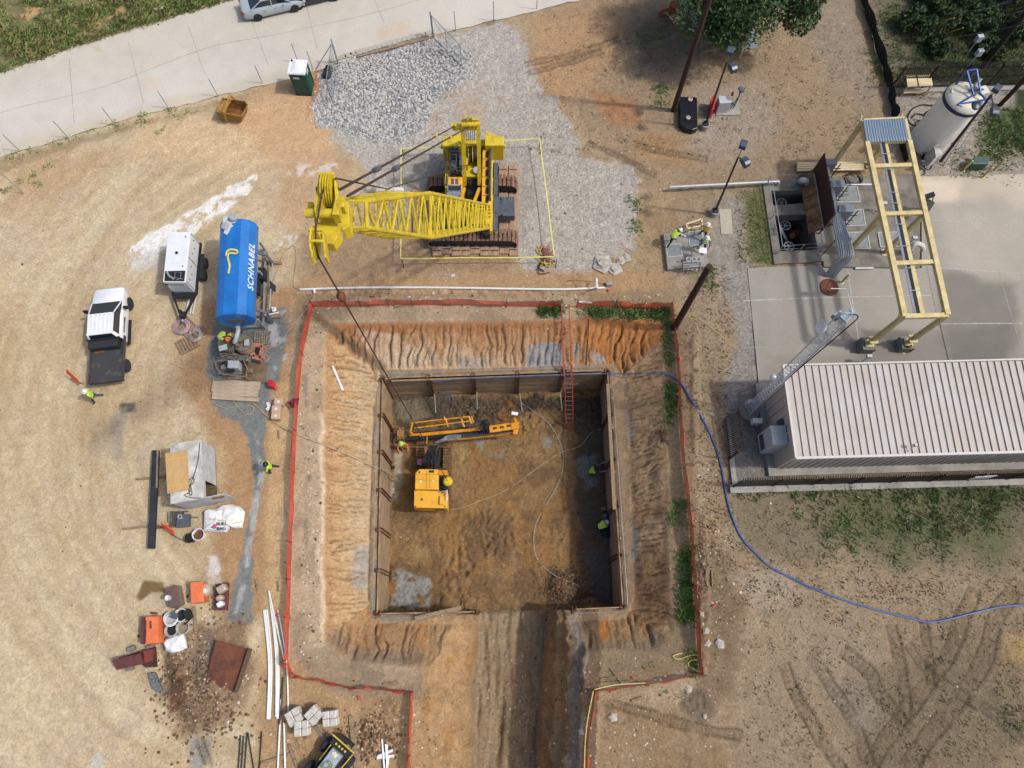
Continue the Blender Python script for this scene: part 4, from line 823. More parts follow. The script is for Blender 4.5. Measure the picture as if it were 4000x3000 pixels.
for (x0, y0, x1, y1, n_, nb_, hg) in ((2270,1205,2620,1240,90,12,.3),(2110,1195,2190,1225,40,12,.3),(2590,1240,2630,1420,30,10,.25),(2600,1500,2650,1660,34,12,.3),(2620,1960,2690,2050,40,8,.2),(2660,2150,2700,2420,80,12,.3),(2690,2550,2720,2640,20,8,.2),(2870,1910,3900,1935,150,9,.3),(3100,1920,3500,2060,90,9,.25),(3500,1900,3900,2080,190,10,.3),(3300,2000,3700,2180,90,10,.25),(3180,2030,3350,2200,40,9,.25),(3850,1910,4050,1980,60,9,.3),(2880,770,3010,1040,150,8,.14),(0,600,700,420,0,0,0),(2460,780,2500,900,24,8,.2),(3820,450,4050,620,220,10,.25),(3380,30,3500,330,80,9,.2),(2550,340,2610,420,26,8,.2),(2490,80,2600,200,24,8,.2),(3720,590,3960,690,60,8,.2),(3900,2560,4000,2900,40,8,.2),(2740,1040,2790,1130,30,8,.2),(3420,0,4000,340,700,9,.2)):
    for i in range(n_):
        if i % 2 and y0 > 1880 and x0 > 2800: continue
        tufts(m, random.uniform(x0,x1), random.uniform(y0,y1)+random.gauss(0,18)*(x0 > 2800), nb_, hg, .34, (0,1,3,2) if x0 > 2800 else (0,0,1,2))
for a, b, n_ in ((560,450,9),(580,480,8),(420,480,7),(450,495,6),(260,550,6),(220,565,6),(130,590,7),(60,605,5),(30,612,5),(660,428,6),(700,460,4),(740,440,4),(210,650,4),(125,680,5),(145,720,5),(75,708,4),(10,740,8),(350,510,4),(620,505,4),(870,395,3),(1900,92,4),(2378,50,3),(2720,2140,4),(2630,3120,3),(2605,2720,3),(2540,2605,3)):
    for _ in range(n_): tufts(m, a+random.gauss(0,16), b+random.gauss(0,6), 7, .17, .22, (0,1,1,3))
for i in range(1700):
    a, b = random.choice([(random.uniform(2860,4000), random.uniform(1930,2350)), (random.uniform(2900,4000), random.uniform(2250,3000)), (random.uniform(2680,2860), random.uniform(1050,2300)), (random.uniform(2100,3400), random.uniform(60,600))]); tufts(m, a, b, 4, .16, .3, (3,3,4,4,0) if i % 6 == 0 else (3,4))
o = m.build('weeds', [G4, G1, G3, mat('dead_grass', P(168,150,118), .9, var=.2), mat('dead_grass_dark', P(110,94,72), .9, var=.2)]); tag(o, 'green weeds and grass tufts growing through the dirt', 'weeds', kind='stuff')
LEAF = mat('oak_leaf', P(74,102,50), .7, var=.3, scale=1.5, col2=P(42,66,30)); LEAF2 = mat('shrub_leaf', P(70,96,48), .8, var=.3, scale=1.5, col2=P(30,46,24)); TRK = mat('bark', P(92,80,68), .9, var=.25, scale=5)
def tree(name, label, base, hgt, cr, crz, n, leaf, lobes=14, lean=(0,0), lsz=.16, trunk_r=.28):
    root = thing(name, label, 'tree' if hgt > 3 else 'shrub', base); b = Vector(base); top = b+Vector((lean[0], lean[1], hgt*.62))
    t = MB(); t.tube(spline([b-Vector((0,0,.2)), b+Vector((lean[0]*.3, lean[1]*.3, hgt*.3)), top], 4), [trunk_r*(1-.07*i) for i in range(9)], 8)
    cen = []
    for i in range(lobes):
        a = i*2.399+random.random(); rr = cr*math.sqrt((i+.5)/lobes)*.82; zz = hgt*.62+crz*(random.uniform(-.25,.75))*(1-.5*(rr/cr)**2)
        c = b+Vector((lean[0]+rr*math.cos(a), lean[1]+rr*math.sin(a), zz)); cen.append((c, cr*random.uniform(.22,.42)))
        t.tube([b+Vector((lean[0]*.5, lean[1]*.5, hgt*.4)), (b+c)*.5+Vector((0,0,hgt*.2)), c], [trunk_r*.45, trunk_r*.25, .03], 5)
    t.build('trunk', TRK, root, smooth=True); m = MB(); vs = []; fs = []
    for i in range(n):
        c, r_ = random.choice(cen); d = Vector((random.gauss(0,1), random.gauss(0,1), random.gauss(0,.75))).normalized()*r_*random.random()**.4
        p = c+d; u = Vector((random.gauss(0,1), random.gauss(0,1), random.gauss(0,1))).normalized(); v = u.cross(Vector((random.gauss(0,1), random.gauss(0,1), random.gauss(0,1)))).normalized(); s_ = lsz*random.uniform(.6,1.3)
        k = len(vs); vs += [p-u*s_, p+v*s_*.5, p+u*s_, p-v*s_*.5]; fs.append((k, k+1, k+2, k+3))
    m.add(vs, fs); m.build('crown', leaf, root); return root
tree('oak_tree', 'large leafy tree at the top edge beside the silt fence', G(2850,190), 7.6, 5.4, 2.6, 34000, LEAF, 34, (-.1,1.0), .15, .34)
for i, (a, b, h, c) in enumerate(((3560,120,1.6,2.0),(3680,60,2.6,2.6),(3800,110,2.0,2.2),(3740,-60,3,3.0),(3900,10,2.6,2.4),(3600,-40,2.2,2.4),(3960,140,1.8,1.8),(4060,60,2.8,2.8),(3650,200,1.1,1.4),(3850,210,1.0,1.5))):
    tree('shrub', ['dark round shrub nearest the silt fence','dark bushy shrub between the wires and the fence','dark shrub above the small grey box','tall dark shrub at the top edge right of the silt fence','dark bushy shrub left of the leaning utility pole','dark shrub at the top edge beside the silt fence','low dark shrub behind the utility pole','large dark shrub at the right photo edge','low green bush in the grass left of the picket fence top','low green bush below the yellow cable guards'][i], G(a, b), h*.8, c*.72, h*.45, 3000, LEAF2, 9, (0,0), .13, .08)
# ------------------------------------------------------------------ helpers for machines
def pp(m, px, zt, zb):
    """solid whose top outline is seen at these pixels at height zt"""
    return m.prism([(G(a, b, zt).x, G(a, b, zt).y) for a, b in px], zb, zt)
def part(name, m, mt, root, **k): return m.build(name, mt, root, **k)
def text_mesh(s, size, name, m, M, parent, italic=0.0, thick=.004, spacing=1.0):
    cu = bpy.data.curves.new(name, 'FONT'); cu.body = s; cu.size = size; cu.extrude = thick; cu.shear = italic; cu.align_x = 'CENTER'; cu.align_y = 'CENTER'; cu.space_character = spacing; cu.offset = size*.016
    ob = bpy.data.objects.new(name, cu); SC.collection.objects.link(ob); bpy.context.view_layer.update()
    me = bpy.data.meshes.new_from_object(ob.evaluated_get(bpy.context.evaluated_depsgraph_get())); bpy.data.objects.remove(ob)
    me.name = name; me.transform(M); me.transform(Matrix.Translation(-_loc.get(parent.name, Vector((0,0,0))))); me.materials.clear(); me.materials.append(m)
    o = bpy.data.objects.new(name, me); SC.collection.objects.link(o); o.parent = parent; return o
def basis(o, x, y):
    x = Vector(x).normalized(); y = (Vector(y)-x*Vector(y).dot(x)).normalized(); z = x.cross(y)
    return Matrix(((x.x,y.x,z.x,o[0]),(x.y,y.y,z.y,o[1]),(x.z,y.z,z.z,o[2]),(0,0,0,1)))
# ------------------------------------------------------------------ crawler crane
PADM = mat('track_pad', P(150,112,88), .8, var=.3, scale=6, col2=P(96,74,62)); CABLE = mat('wire_rope', P(88,66,58), .7, .2, var=.2)
cr = thing('crawler_crane', 'big yellow crawler crane standing on timber mats with its lattice boom over the pit', 'crane', G(1840,810))
def track(root, cy_px, cy, x0, x1, z1, wid, npad=46):
    a = G(x0, cy_px, z1); b = G(x1, cy_px, z1); y0 = a.y; L_ = b.x-a.x; r_ = z1/2-.02; cx_ = (a.x+b.x)/2
    P_ = []; n = npad
    per = 2*(L_-2*r_)+2*math.pi*r_
    m = MB(); fr = MB()
    for i in range(n):
        s_ = per*i/n; st = L_-2*r_
        if s_ < st: q = (a.x+r_+s_, z1-.02); an = 0
        elif s_ < st+math.pi*r_: t_ = (s_-st)/r_; q = (b.x-r_+r_*math.sin(t_), r_+r_*math.cos(t_)); an = -t_
        elif s_ < 2*st+math.pi*r_: q = (b.x-r_-(s_-st-math.pi*r_), .02); an = math.pi
        else: t_ = (s_-2*st-math.pi*r_)/r_; q = (a.x+r_-r_*math.sin(t_), r_-r_*math.cos(t_)); an = math.pi-t_
        M_ = Matrix.Rotation(-an, 3, 'Y'); pw = per/n
        for e in (-1, 1): m.box((q[0], y0+e*wid*.26, q[1]), (pw*.8, wid*.46, .07), M=M_)
        m.box((q[0], y0, q[1]), (pw*.5, wid*.5, .12), M=M_)
    o = m.build('crawler_track', PADM, root)
    fr.box((cx_, y0, z1/2), (L_-.5, wid*.62, z1*.62))
    for k in range(9): fr.cyl((a.x+r_+k*(L_-2*r_)/8, y0-wid*.36, .2), (a.x+r_+k*(L_-2*r_)/8, y0+wid*.36, .2), .16, n=10)
    for e in (a.x+r_, b.x-r_): fr.cyl((e, y0-wid*.34, z1/2), (e, y0+wid*.34, z1/2), r_*.92, n=16)
    w_ = fr.build('track_frame', DKST, o); w_.parent = o; return o
track(cr, 916, 0, 1667, 2020, 1.15, .92); track(cr, 702, 0, 1669, 2019, 1.15, .92)
m = MB(); pp(m, [(1735,720),(1950,720),(1950,905),(1735,905)], .95, .35); pp(m, [(1800,740),(1890,740),(1890,860),(1800,860)], 1.5, .4); part('car_body', m, DKST, cr)
m = MB(); pp(m, [(1943,768),(2009,768),(2011,842),(1941,842)], 1.2, .55); pp(m, [(1958,768),(1964,768),(1964,776),(1958,776)], 1.35, 1.2); pp(m, [(1962,832),(1968,832),(1968,842),(1962,842)], 1.35, 1.2); part('side_tank', m, mat('tank_slate', P(92,102,112), .45, var=.2, scale=3), cr, bevel=.02)
m = MB()
for y0_, y1_ in ((636,696),(698,764),(767,832),(835,900)): pp(m, [(1926,y0_),(1946,y0_),(1942,y1_),(1924,y1_)], 1.75, 1.68)
part('catwalk', m, GREY, cr)
m = MB(); pp(m, [(1738,566),(1930,566),(1926,900),(1890,905),(1886,700),(1815,700),(1812,790),(1738,790)], 1.75, 1.3); pp(m, [(1815,655),(1866,655),(1866,690),(1815,690)], 2.0, 1.7); part('deck', m, YEL, cr)
m = MB(); pp(m, [(1727,536),(1799,517),(1799,568),(1727,570)], 3.3, 1.75); pp(m, [(1894,512),(1968,537),(1968,568),(1894,568)], 3.3, 1.75); pp(m, [(1799,545),(1894,545),(1894,568),(1799,568)], 2.7, 1.75); pp(m,[(1720,562),(1727,562),(1727,572),(1720,572)],3.2,2.9); pp(m,[(1968,562),(1975,562),(1975,572),(1968,572)],3.2,2.9)
part('counterweight', m, YEL, cr, bevel=.04)
m = MB(); pp(m, [(1737,545),(1966,545),(1966,574),(1737,574)], 1.73, 1.0); part('counterweight_tray', m, BLK, cr)
m = MB()   # gantry frame
gt = [G(1808,483,6.6), G(1868,480,6.6)]; gb_ = [G(1815,722,2.4), G(1873,720,2.4)]
for i in range(2):
    m.beam(gb_[i], gt[i]+(gb_[i]-gt[i])*-.0, .22, .26); m.beam(gt[i]+(gb_[i]-gt[i])*.02, G((1811,1869)[i], 565, 2.6), .2, .2)
m.beam(G(1768,496,6.3), G(1872,494,6.3), .34, .24); m.beam(G(1800,472,6.9), G(1870,470,6.9), .12, .2); m.beam(G(1803,560,4.6), G(1872,558,4.6), .18, .14)
for x_ in (1768,1780,1838,1850): m.box(G(x_,492,6.6), (.08,.3,.35))
for x_ in (1822,1842): m.box(G(x_,462,7.1), (.07,.2,.4))
m.cyl(G(1802,486,6.7), G(1868,484,6.7), .17, n=12); part('gantry', m, YEL, cr)
m = MB()
for i in range(5): m.tube([G(1818+i*9,486,6.7), G(1826+i*6,600,2.5)], .018, 4)
part('gantry_rope', m, CABLE, cr)
m = MB(); m.cyl(G(1830,604,2.35), G(1868,604,2.35), .42, n=18); part('winch_drum', m, DKST, cr, smooth=True)
m = MB()
for x_ in (1830,1846,1868): m.cyl(G(x_,604,2.35), G(x_+2.5,604,2.35), .52, n=18)
m.beam(G(1824,655,2.3), G(1826,570,2.3), .12, .5); m.beam(G(1874,655,2.3), G(1876,570,2.3), .12, .5); part('winch_flange', m, YEL, cr)
m = MB(); pp(m, [(1826,688),(1863,688),(1863,786),(1826,786)], 1.79, 1.76); part('deck_opening', m, BLK, cr)
m = MB(); pp(m, [(1759,574),(1794,574),(1794,592),(1759,592)], 3.2, 1.8); pp(m, [(1763,600),(1784,600),(1782,666),(1760,666)], 3.1, 1.8); pp(m, [(1759,662),(1805,665),(1803,688),(1758,686)], 2.9, 1.8); pp(m, [(1792,604),(1804,604),(1804,645),(1792,645)], 2.7, 1.8); part('engine', m, GREY, cr, bevel=.03)
m = MB()
for a in ((1762,577,1775,588),(1778,577,1791,588),(1763,668,1775,676),(1787,668,1800,680),(1765,605,1781,620)): pp(m, [(a[0],a[1]),(a[2],a[1]),(a[2],a[3]),(a[0],a[3])], 3.215, 3.0)
part('engine_vent', m, BLK, cr)
MB().cyl(G(1786,675,2.95), G(1786,675,3.1), .09, n=10).build('filler_cap', REDP, cr); MB().cyl(G(1861,664,2.0), G(1861,664,2.3), .22, n=14).build('reservoir_lid', LGREY, cr)
cab = MB(); pp(cab, [(1748,690),(1806,690),(1804,790),(1744,790)], 3.15, 1.4); cab = part('operator_cab', cab, YEL2, cr, bevel=.05)
m = MB(); pp(m, [(1750,724),(1801,724),(1800,748),(1749,748)], 3.19, 3.14); part('roof_window', m, GLASS, cab)
m = MB()
for a in ((1748,722,1803,726),(1748,745,1802,749),(1747,722,1751,749),(1799,722,1803,749)): pp(m, [(a[0],a[1]),(a[2],a[1]),(a[2],a[3]),(a[0],a[3])], 3.23, 3.15)
part('window_frame', m, CHROME, cab)
m = MB(); pp(m, [(1745,753),(1800,753),(1797,776),(1743,776)], 3.18, 3.12); part('windscreen', m, mat('sky_glass', P(120,150,176), .1, spec=.8), cab)
m = MB()
for x0 in (1762,1779): pp(m, [(x0,697),(x0+11,697),(x0+11,719),(x0,719)], 3.17, 3.12)
pp(m, [(1744,697),(1750,697),(1748,716),(1743,716)], 3.17, 3.1); part('roof_hatch', m, GREY, cab)
m = MB()
for q in ([(1740,680),(1738,716),(1753,716),(1748,682),(1740,680)],): m.tube([G(a, b, 3.5) for a, b in q], .025, 5)
m.tube([G(1740,680,3.5), G(1745,690,2.0)], .02, 5); m.tube([G(1738,716,3.5), G(1743,720,2.2)], .02, 5); part('cab_guardrail', m, YEL, cr)
m = MB(); pp(m, [(1885,583),(1916,585),(1914,802),(1881,800)], 2.75, 1.7); m2 = MB()
for i, y0 in enumerate((590,626,662,697,731,766)): pp(m2, [(1898,y0),(1909,y0),(1908,y0+25),(1896,y0+25)], 2.79, 2.7)
eh = part('machine_house', m, YEL2, cr, bevel=.03); part('louvre', m2, BLK, eh)
m = MB()
for y0 in (620,655,690,727,762): part('panel_seam', pp(MB(), [(1884,y0),(1915,y0+.5),(1915,y0+2),(1884,y0+1.5)], 2.775, 2.7), DKST, eh)
m = MB()
for i in range(4): pp(m, [(1886,804+i*14),(1916,805+i*14),(1916,816+i*14),(1886,815+i*14)], 2.4-i*.22, 1.7-i*.1)
pp(m, [(1884,862),(1914,862),(1913,893),(1884,892)], 1.95, 1.35); st_ = part('step_box', m, YEL2, cr)
m = MB(); pp(m, [(1888,868),(1896,868),(1896,880),(1888,880)], 1.98, 1.9); pp(m, [(1903,874),(1911,874),(1911,886),(1903,886)], 1.98, 1.9); part('work_lamp', m, GREY, st_)
m = MB(); pp(m, [(1886,893),(1914,893),(1912,916),(1894,918)], 1.75, 1.2); part('tool_bracket', m, BLK, cr)
m = MB(); 
for x0 in (1749,1918): 
    m.beam(G(x0,565 if x0 > 1800 else 575,2.9), G(x0+2 if x0 < 1800 else x0-2, 780 if x0 > 1800 else 660, 2.9), .07, .35)
part('side_rail', m, GREY, cr)
for i, (x0, x1, y1) in enumerate(((1815,1800,782),(1872,1852,790))): MB().beam(G(x0,738,2.6), G(x1,y1,3.6), .16, .2).build('boom_stop', YEL2, cr)
# boom
F0 = G(1880,846,2.2); T0 = G(1362,838,27.0); ba = (T0-F0); BL_ = ba.length; ba.normalize(); bx_ = (Vector((1,0,0))-ba*ba.x).normalized(); bd = bx_.cross(ba)*-1
if bd.y < 0: bd = -bd
def BP(t, sx, sd): 
    hw = np.interp(t, [0,.11,.763,1], [.28,.72,.74,.34]); hd = np.interp(t, [0,.11,.763,1], [.25,.70,.73,.30])
    return F0+ba*(BL_*t)+bx_*(hw*sx)+bd*(hd*sd)
lat = MB(); NP = 40; ts = [.02+.97*i/NP for i in range(NP+1)]
for f, (c0, c1) in enumerate((((-1,1),(1,1)),((1,1),(1,-1)),((1,-1),(-1,-1)),((-1,-1),(-1,1)))):
    for i in range(NP):
        a = BP(ts[i], *(c0 if i % 2 == 0 else c1)); b_ = BP(ts[i+1], *(c1 if i % 2 == 0 else c0)); lat.tube([a, b_], .034, 6)
    for t_ in (.11,.3,.53,.763,.99): lat.tube([BP(t_, *c0), BP(t_, *c1)], .045, 6)
lo = lat.build('lattice_boom', YEL, cr, smooth=True)
for c0 in ((-1,1),(1,1),(1,-1),(-1,-1)): MB().tube([BP(t_, *c0) for t_ in (.0,.11,.3,.53,.763,.99)], [.06,.07,.07,.07,.068,.062], 8).build('chord', YEL, lo, smooth=True)
m = MB(); m.hull([BP(0,-1,-1),BP(0,1,-1),BP(0,1,1),BP(0,-1,1),BP(.045,-1,-1),BP(.045,1,-1),BP(.045,1,1),BP(.045,-1,1)]); part('boom_foot', m, YEL, cr)
# head
hd_ = MB(); pp(hd_, [(1312,798),(1338,764),(1346,778),(1362,790),(1364,884),(1338,900),(1318,850)], 27.9, 27.45); pp(hd_, [(1226,840),(1312,840),(1328,905),(1302,952),(1270,950),(1262,915),(1230,908)], 28.4, 28.05)
pp(hd_, [(1239,722),(1246,684),(1251,684),(1262,770),(1244,822),(1230,838),(1226,815)], 28.9, 28.55); pp(hd_, [(1301,684),(1307,684),(1322,756),(1311,800),(1322,838),(1296,838),(1308,770)], 28.9, 28.55)
pp(hd_, [(1207,892),(1214,892),(1222,1000),(1215,1006)], 28.9, 28.6); pp(hd_, [(1255,896),(1262,896),(1276,1005),(1266,1006)], 28.9, 28.6); pp(hd_, [(1200,788),(1223,788),(1223,808),(1200,808)], 28.5, 28.2); pp(hd_, [(1326,788),(1344,788),(1344,808),(1326,808)], 28.5, 28.2)
hd_.beam(G(1245,682,28.9), G(1306,682,28.9), .08, .08); hd_.beam(G(1204,898,29), G(1260,898,29), .06, .06); hd_.beam(G(1206,942,29), G(1262,942,29), .06, .06)
head = part('boom_head', hd_, YEL, cr, bevel=.012)
MB().cyl(G(1194,833,28.75), G(1330,833,28.75), .10, n=14).build('head_shaft', YEL, head, smooth=True)
def sheave(px, py, z, r_, w_):
    c = G(px, py, z); m = MB(); M_ = Matrix.Rotation(R(90), 3, 'Y'); m.lathe([(.05,-w_/2),(r_,-w_/2),(r_*.9,0),(r_,w_/2),(.05,w_/2)], c, 24, M_); return m
for x_ in (1268,1278,1288,1298): sheave(x_, 742, 28.75, .36, .045).build('sheave', YEL, head, smooth=True)
sheave(1232, 948, 28.7, .36, .06).build('sheave', YEL, head, smooth=True)
MB().cyl(G(1236,742,28.75), G(1322,742,28.75), .07, n=10).build('sheave_pin', DKST, head)
m = MB(); pp(m, [(1256,765),(1304,770),(1300,818),(1250,818)], 28.15, 28.0); part('head_opening', m, mat('dark_brown', P(84,68,30), .6), head)  # dark brown plate marks the opening in the boom head
m = MB(); m.cyl(G(1424,742,22.0), G(1568,742,20.4), .10, n=10); part('boom_roller', m, WHTW, cr, smooth=True)
rtop = G(1243,1002,28.6); zb = -3.4; rbot = G(1749,1880,zb)
for nm, pts in (('hoist_rope', [G(1268,700,29.05), G(1252,790,29.0), G(1234,890,29.05), G(1232,950,29.0), rtop, rbot+Vector((0,0,.25))]), ('tag_rope', [G(1310,696,29.0), G(1512,738,21.5), G(1840,640,2.9)])): MB().tube(pts, .022, 6).build(nm, CABLE, cr)
for a, b_, c in (((1770,496,6.5),(1325,742,28.2),(1473,667)), ((1832,494,6.5),(1357,766,27.7),(1546,667))):
    p0 = G(*a); p1 = G(*b_); MB().tube([p0, p1], .035, 6).build('pendant_rope', CABLE, cr)
    best = min((abs(PX(*(p0+(p1-p0)*t_))[0]-c[0]), t_) for t_ in np.linspace(0,1,200))[1]; q = p0+(p1-p0)*best; d_ = (p1-p0).normalized(); MB().cyl(q-d_*.35, q+d_*.35, .085, n=8).build('rope_socket', GREY, cr)
    q = p0+(p1-p0)*.32; MB().cyl(q-d_*.15, q+d_*.15, .09, n=8).build('rope_clamp', YEL, cr)
best = min((abs(PX(*(rtop+(rbot-rtop)*t_))[1]-1160), t_) for t_ in np.linspace(0,1,300))[1]; q = rtop+(rbot-rtop)*best; d_ = (rbot-rtop).normalized(); MB().lathe([(.02,-.22),(.10,-.1),(.12,.05),(.03,.25)], q, 10).build('rope_weight', RUST, cr)
m = MB(); m.lathe([(.06,.16),(.2,.16),(.31,.04),(.31,-.08),(.2,-.2),(.05,-.24)], rbot, 20); hb_ = part('hook_ball', m, YEL, cr, smooth=True); MB().tube([rbot+Vector((.1*math.cos(t_), 0, -.38+.12*math.sin(t_))) for t_ in np.linspace(-3.6,1.4,9)], .03, 6).build('hook', DKST, hb_)
mt0 = None
for i in range(11):
    x0 = 1612+i*37.5; y0, y1 = (742 if i < 2 else 645 if i > 8 else 700), (940 if i < 2 else 1000); y1 -= 8*(i % 3 == 0); a = G(x0, y0, .1); b_ = G(x0+2, y1, .1); a.x += random.uniform(-.02,.02)
    m = MB()
    for k in range(2): m.beam(a+Vector((.16+.31*k,0,-.0)), b_+Vector((.16+.31*k,0,0)), .30, .16)
    for f_ in (.06,.94): m.k = 1; q = a+(b_-a)*f_; m.box((q.x+.3,q.y,.19), (.5,.06,.03)); m.k = 0
    o = m.build('timber_mat', [mat('mat_timber', P(190,160,134), .9, var=.2, scale=2, stretch=(6,1,6), col2=P(150,120,94)), DKST]); tag(o, 'two-beam timber mat laid north to south beneath the crane tracks', 'timber mat', 'timber mats in a row under the crane')
# ------------------------------------------------------------------ blue bulk tank
bt = thing('bulk_tank', 'large faceted blue horizontal tank with white lettering beside the white generator', 'tank', G(960,1120))
ta = G(922,853,3.55); tb = G(905,1226,3.55); ax = (tb-ta); TL_ = ax.length; ax.normalize(); sx = Vector((-ax.y, ax.x, 0)); 
if sx.x < 0: sx = -sx
o_ = (ta+tb)/2+sx*-.12; o_.z = 0; ta.z = tb.z = 0
PR = [(-.5,1.75),(.5,1.75),(.92,1.95),(1.12,2.35),(1.12,2.85),(.88,3.28),(.42,3.5),(-.42,3.5),(-.88,3.28),(-1.12,2.85),(-1.12,2.35),(-.92,1.95)]
o_shift = -.38
m = MB(); m.extr(PR, o_, sx, (0,0,1), ax, TL_); ns = len(PR)
part('tank_shell', m, BLUE, bt, bevel=.02)
m = MB()
for f_ in (-.5,.0,.5): 
    q = o_+ax*(f_*TL_*.98); m.extr([(a*1.012, 2.6+(b_-2.6)*1.012) for a, b_ in PR], q, sx, (0,0,1), ax, .04)
part('seam_band', m, BLUE, bt)
fd = (sx*.24+Vector((0,0,-.43))).normalized(); fn = (sx*.43+Vector((0,0,.24))).normalized(); c = o_+sx*1.0+Vector((0,0,3.065))+fn*.012
yb = G(981,1045,3.0); c = c+(-ax)*((c-yb).dot(ax))
text_mesh('SCHNABEL', .60, 'lettering', WHT, basis(c, -ax, -fd), bt, italic=.25, spacing=1.12)
e = o_+ax*(TL_/2+.03); m = MB(); m.extr([(-.3,2.3),(.62,2.3),(.48,2.85),(-.45,2.85)], e+sx*.0, sx, (0,0,1), ax, .04); part('end_plate', m, GREY, bt)
for a, b_, r_, h_ in ((913,853,.24,.28),(880,882,.24,.1)): q = G(a, b_, 3.55); MB().lathe([(r_,0),(r_*1.08,h_*.8),(r_*.9,h_),(.01,h_)], (q.x,q.y,3.49), 18).build('vent_cap', mat('vent_grey', P(176,180,186), .5, var=.1), bt, smooth=True)
m = MB(); SPL = mat('grout_splash', P(212,214,216), .8, var=.1)
for pts in ([(868,880),(872,850),(884,842),(900,846),(905,860),(925,862),(918,870),(902,874),(912,882),(900,892),(898,900),(886,918),(874,910),(878,896),(868,892)],): m.prism([(G(a, b_, 3.5).x, G(a, b_, 3.5).y) for a, b_ in pts], 3.50, 3.507)
part('grout_splash', m, SPL, bt)
m = MB()
for f_ in (-.42,-.1,.42):
    q = o_+ax*(f_*TL_)
    for e_ in (-1,1):
        m.beam(q+sx*(e_*.9)+Vector((0,0,1.4)), q+sx*(e_*.95)+Vector((0,0,0)), .12, .12)
    m.beam(q-sx*1.0+Vector((0,0,.4)), q+sx*1.0+Vector((0,0,.4)), .1, .14)
m.beam(o_-ax*(TL_*.42)+sx*.95+Vector((0,0,.4)), o_+ax*(TL_*.42)+sx*.95+Vector((0,0,.4)), .1, .14); part('support_frame', m, STEEL, bt)
for a, b_ in ((1078,1010),(1074,1235)):
    m = MB(); m.beam(G(988,b_-30,1.2), G(1042,b_-12,.9), .14, .14); m.beam(G(1042,b_-12,.95), G(a-10,b_+24,.2), .16, .2); part('outrigger', m, [GREY], bt); 
m = MB(); m.tube(spline([G(925,1262,1.5), G(930,1285,1.7), G(926,1310,1.8), G(918,1335,1.7)], 4), .14, 10); part('discharge_pipe', m, LGREY, bt, smooth=True)
m = MB(); pp(m, [(1008,1044),(1034,1044),(1032,1088),(1008,1088)], .9, .3); pp(m, [(998,1080),(1005,1080),(1004,1140),(996,1140)], 1.1, .4); part('pump_box', m, BLK, bt); m = MB(); pp(m, [(1010,1065),(1016,1065),(1016,1070),(1010,1070)], .93, .9); part('switch_plate', m, WHT, bt)
m = MB(); q = spline([G(a, b_, 3.56) for a, b_ in ((885,1000),(886,985),(898,975),(918,976),(928,982),(922,990),(905,988),(893,992),(890,1005),(897,1035),(895,1055),(893,1068))], 5)
for i in range(len(q)-1): m.beam(q[i], q[i+1]+Vector((0,0,.0)), .12, .015)
one('lifting_strap', 'yellow lifting strap lying curled on top of the blue tank', 'strap', m, mat('strap_yellow', P(236,222,120), .8))
# ------------------------------------------------------------------ white generator trailer
gn = thing('generator_trailer', 'white towable generator with an open dark hatch left of the blue tank', 'generator', G(715,1080))
zt = 2.15; zb_ = .75; m = MB(); pp(m, [(656,906),(744,905),(725,1103),(636,1101)], zt, zb_); body = part('enclosure', m, WHT, gn, bevel=.03)
m = MB(); pp(m, [(644,1059),(724,1057),(720,1099),(642,1098)], zt+.012, zt-.01); part('open_hatch', m, BLK, body)
m = MB(); m.tube([G(a, b_, zt+.05) for a, b_ in ((652,1062),(660,1078),(680,1090))], .07, 8); part('exhaust_pipe', m, STEEL, body)
m = MB(); m.tube([G(a, b_, zt+.04) for a, b_ in ((684,1064),(707,1064),(705,1086),(683,1086))], .02, 5, closed=True); m.tube([G(a, b_, zt+.04) for a, b_ in ((690,1094),(700,1088),(716,1090))], .02, 5); part('wiring', m, STEEL, body)
MB().cyl(G(690,987,zt), G(690,987,zt+.08), .09, n=10).build('lifting_eye', BLK, body)
m = MB()
for a, b_ in ((734,1040),(722,1076),(745,925)): q = G(a-20, b_, zt); m.box((q.x, q.y, zt+.02), (.05,.1,.03))
part('latch', m, BLK, body)
ea = G(656,906,zt); eb = G(725,1103,zt); ec = G(636,1101,zt); ed = G(744,905,zt)
ux = (eb-ec).normalized(); nf = Vector((ux.y, -ux.x, 0))
q = (eb+ec)/2+nf*.012; text_mesh('Power Plus', .19, 'door_lettering', DKST, basis(Vector((q.x, q.y, zt-.36)), ux, (0,0,1)), gn)
m = MB(); m.cyl(Vector((q.x,q.y,zt-.36))-ux*.62, Vector((q.x,q.y,zt-.36))-ux*.62+nf*.01, .11, n=16); part('round_emblem', m, mat('emblem_navy', P(30,48,70), .5), gn)
side = (eb-ed).normalized(); ns_ = Vector((-side.y, side.x, 0)); 
if ns_.x < 0: ns_ = -ns_
m = MB()
for f_ in (.03,.5,.97): q = ed+(eb-ed)*f_+ns_*.008; m.beam((q.x,q.y,zt-.05), (q.x,q.y,zb_+.05), .015, .03)
for k in range(7): q = ed+(eb-ed)*(.1+k*.13)+ns_*.02; m.box((q.x,q.y,zt-.5-.2*(k%2)), (.04,.06,.06))
part('door_latch', m, DKST, gn)
m = MB(); q0 = (ea+ed)/2; q1 = (eb+ec)/2; q0.z = q1.z = .62; d_ = (q1-q0).normalized(); s_ = Vector((d_.y,-d_.x,0)); 
if s_.x < 0: s_ = -s_
for e_ in (-.75,.75): m.beam(q0+s_*e_, q1+s_*e_+d_*.1, .1, .18); m.beam(q1+s_*e_+d_*.1, q1+d_*1.75+s_*(.08*e_), .09, .14)
for f_ in (0,.5,1.02): m.beam(q0+(q1-q0)*f_-s_*.75, q0+(q1-q0)*f_+s_*.75, .1, .14)
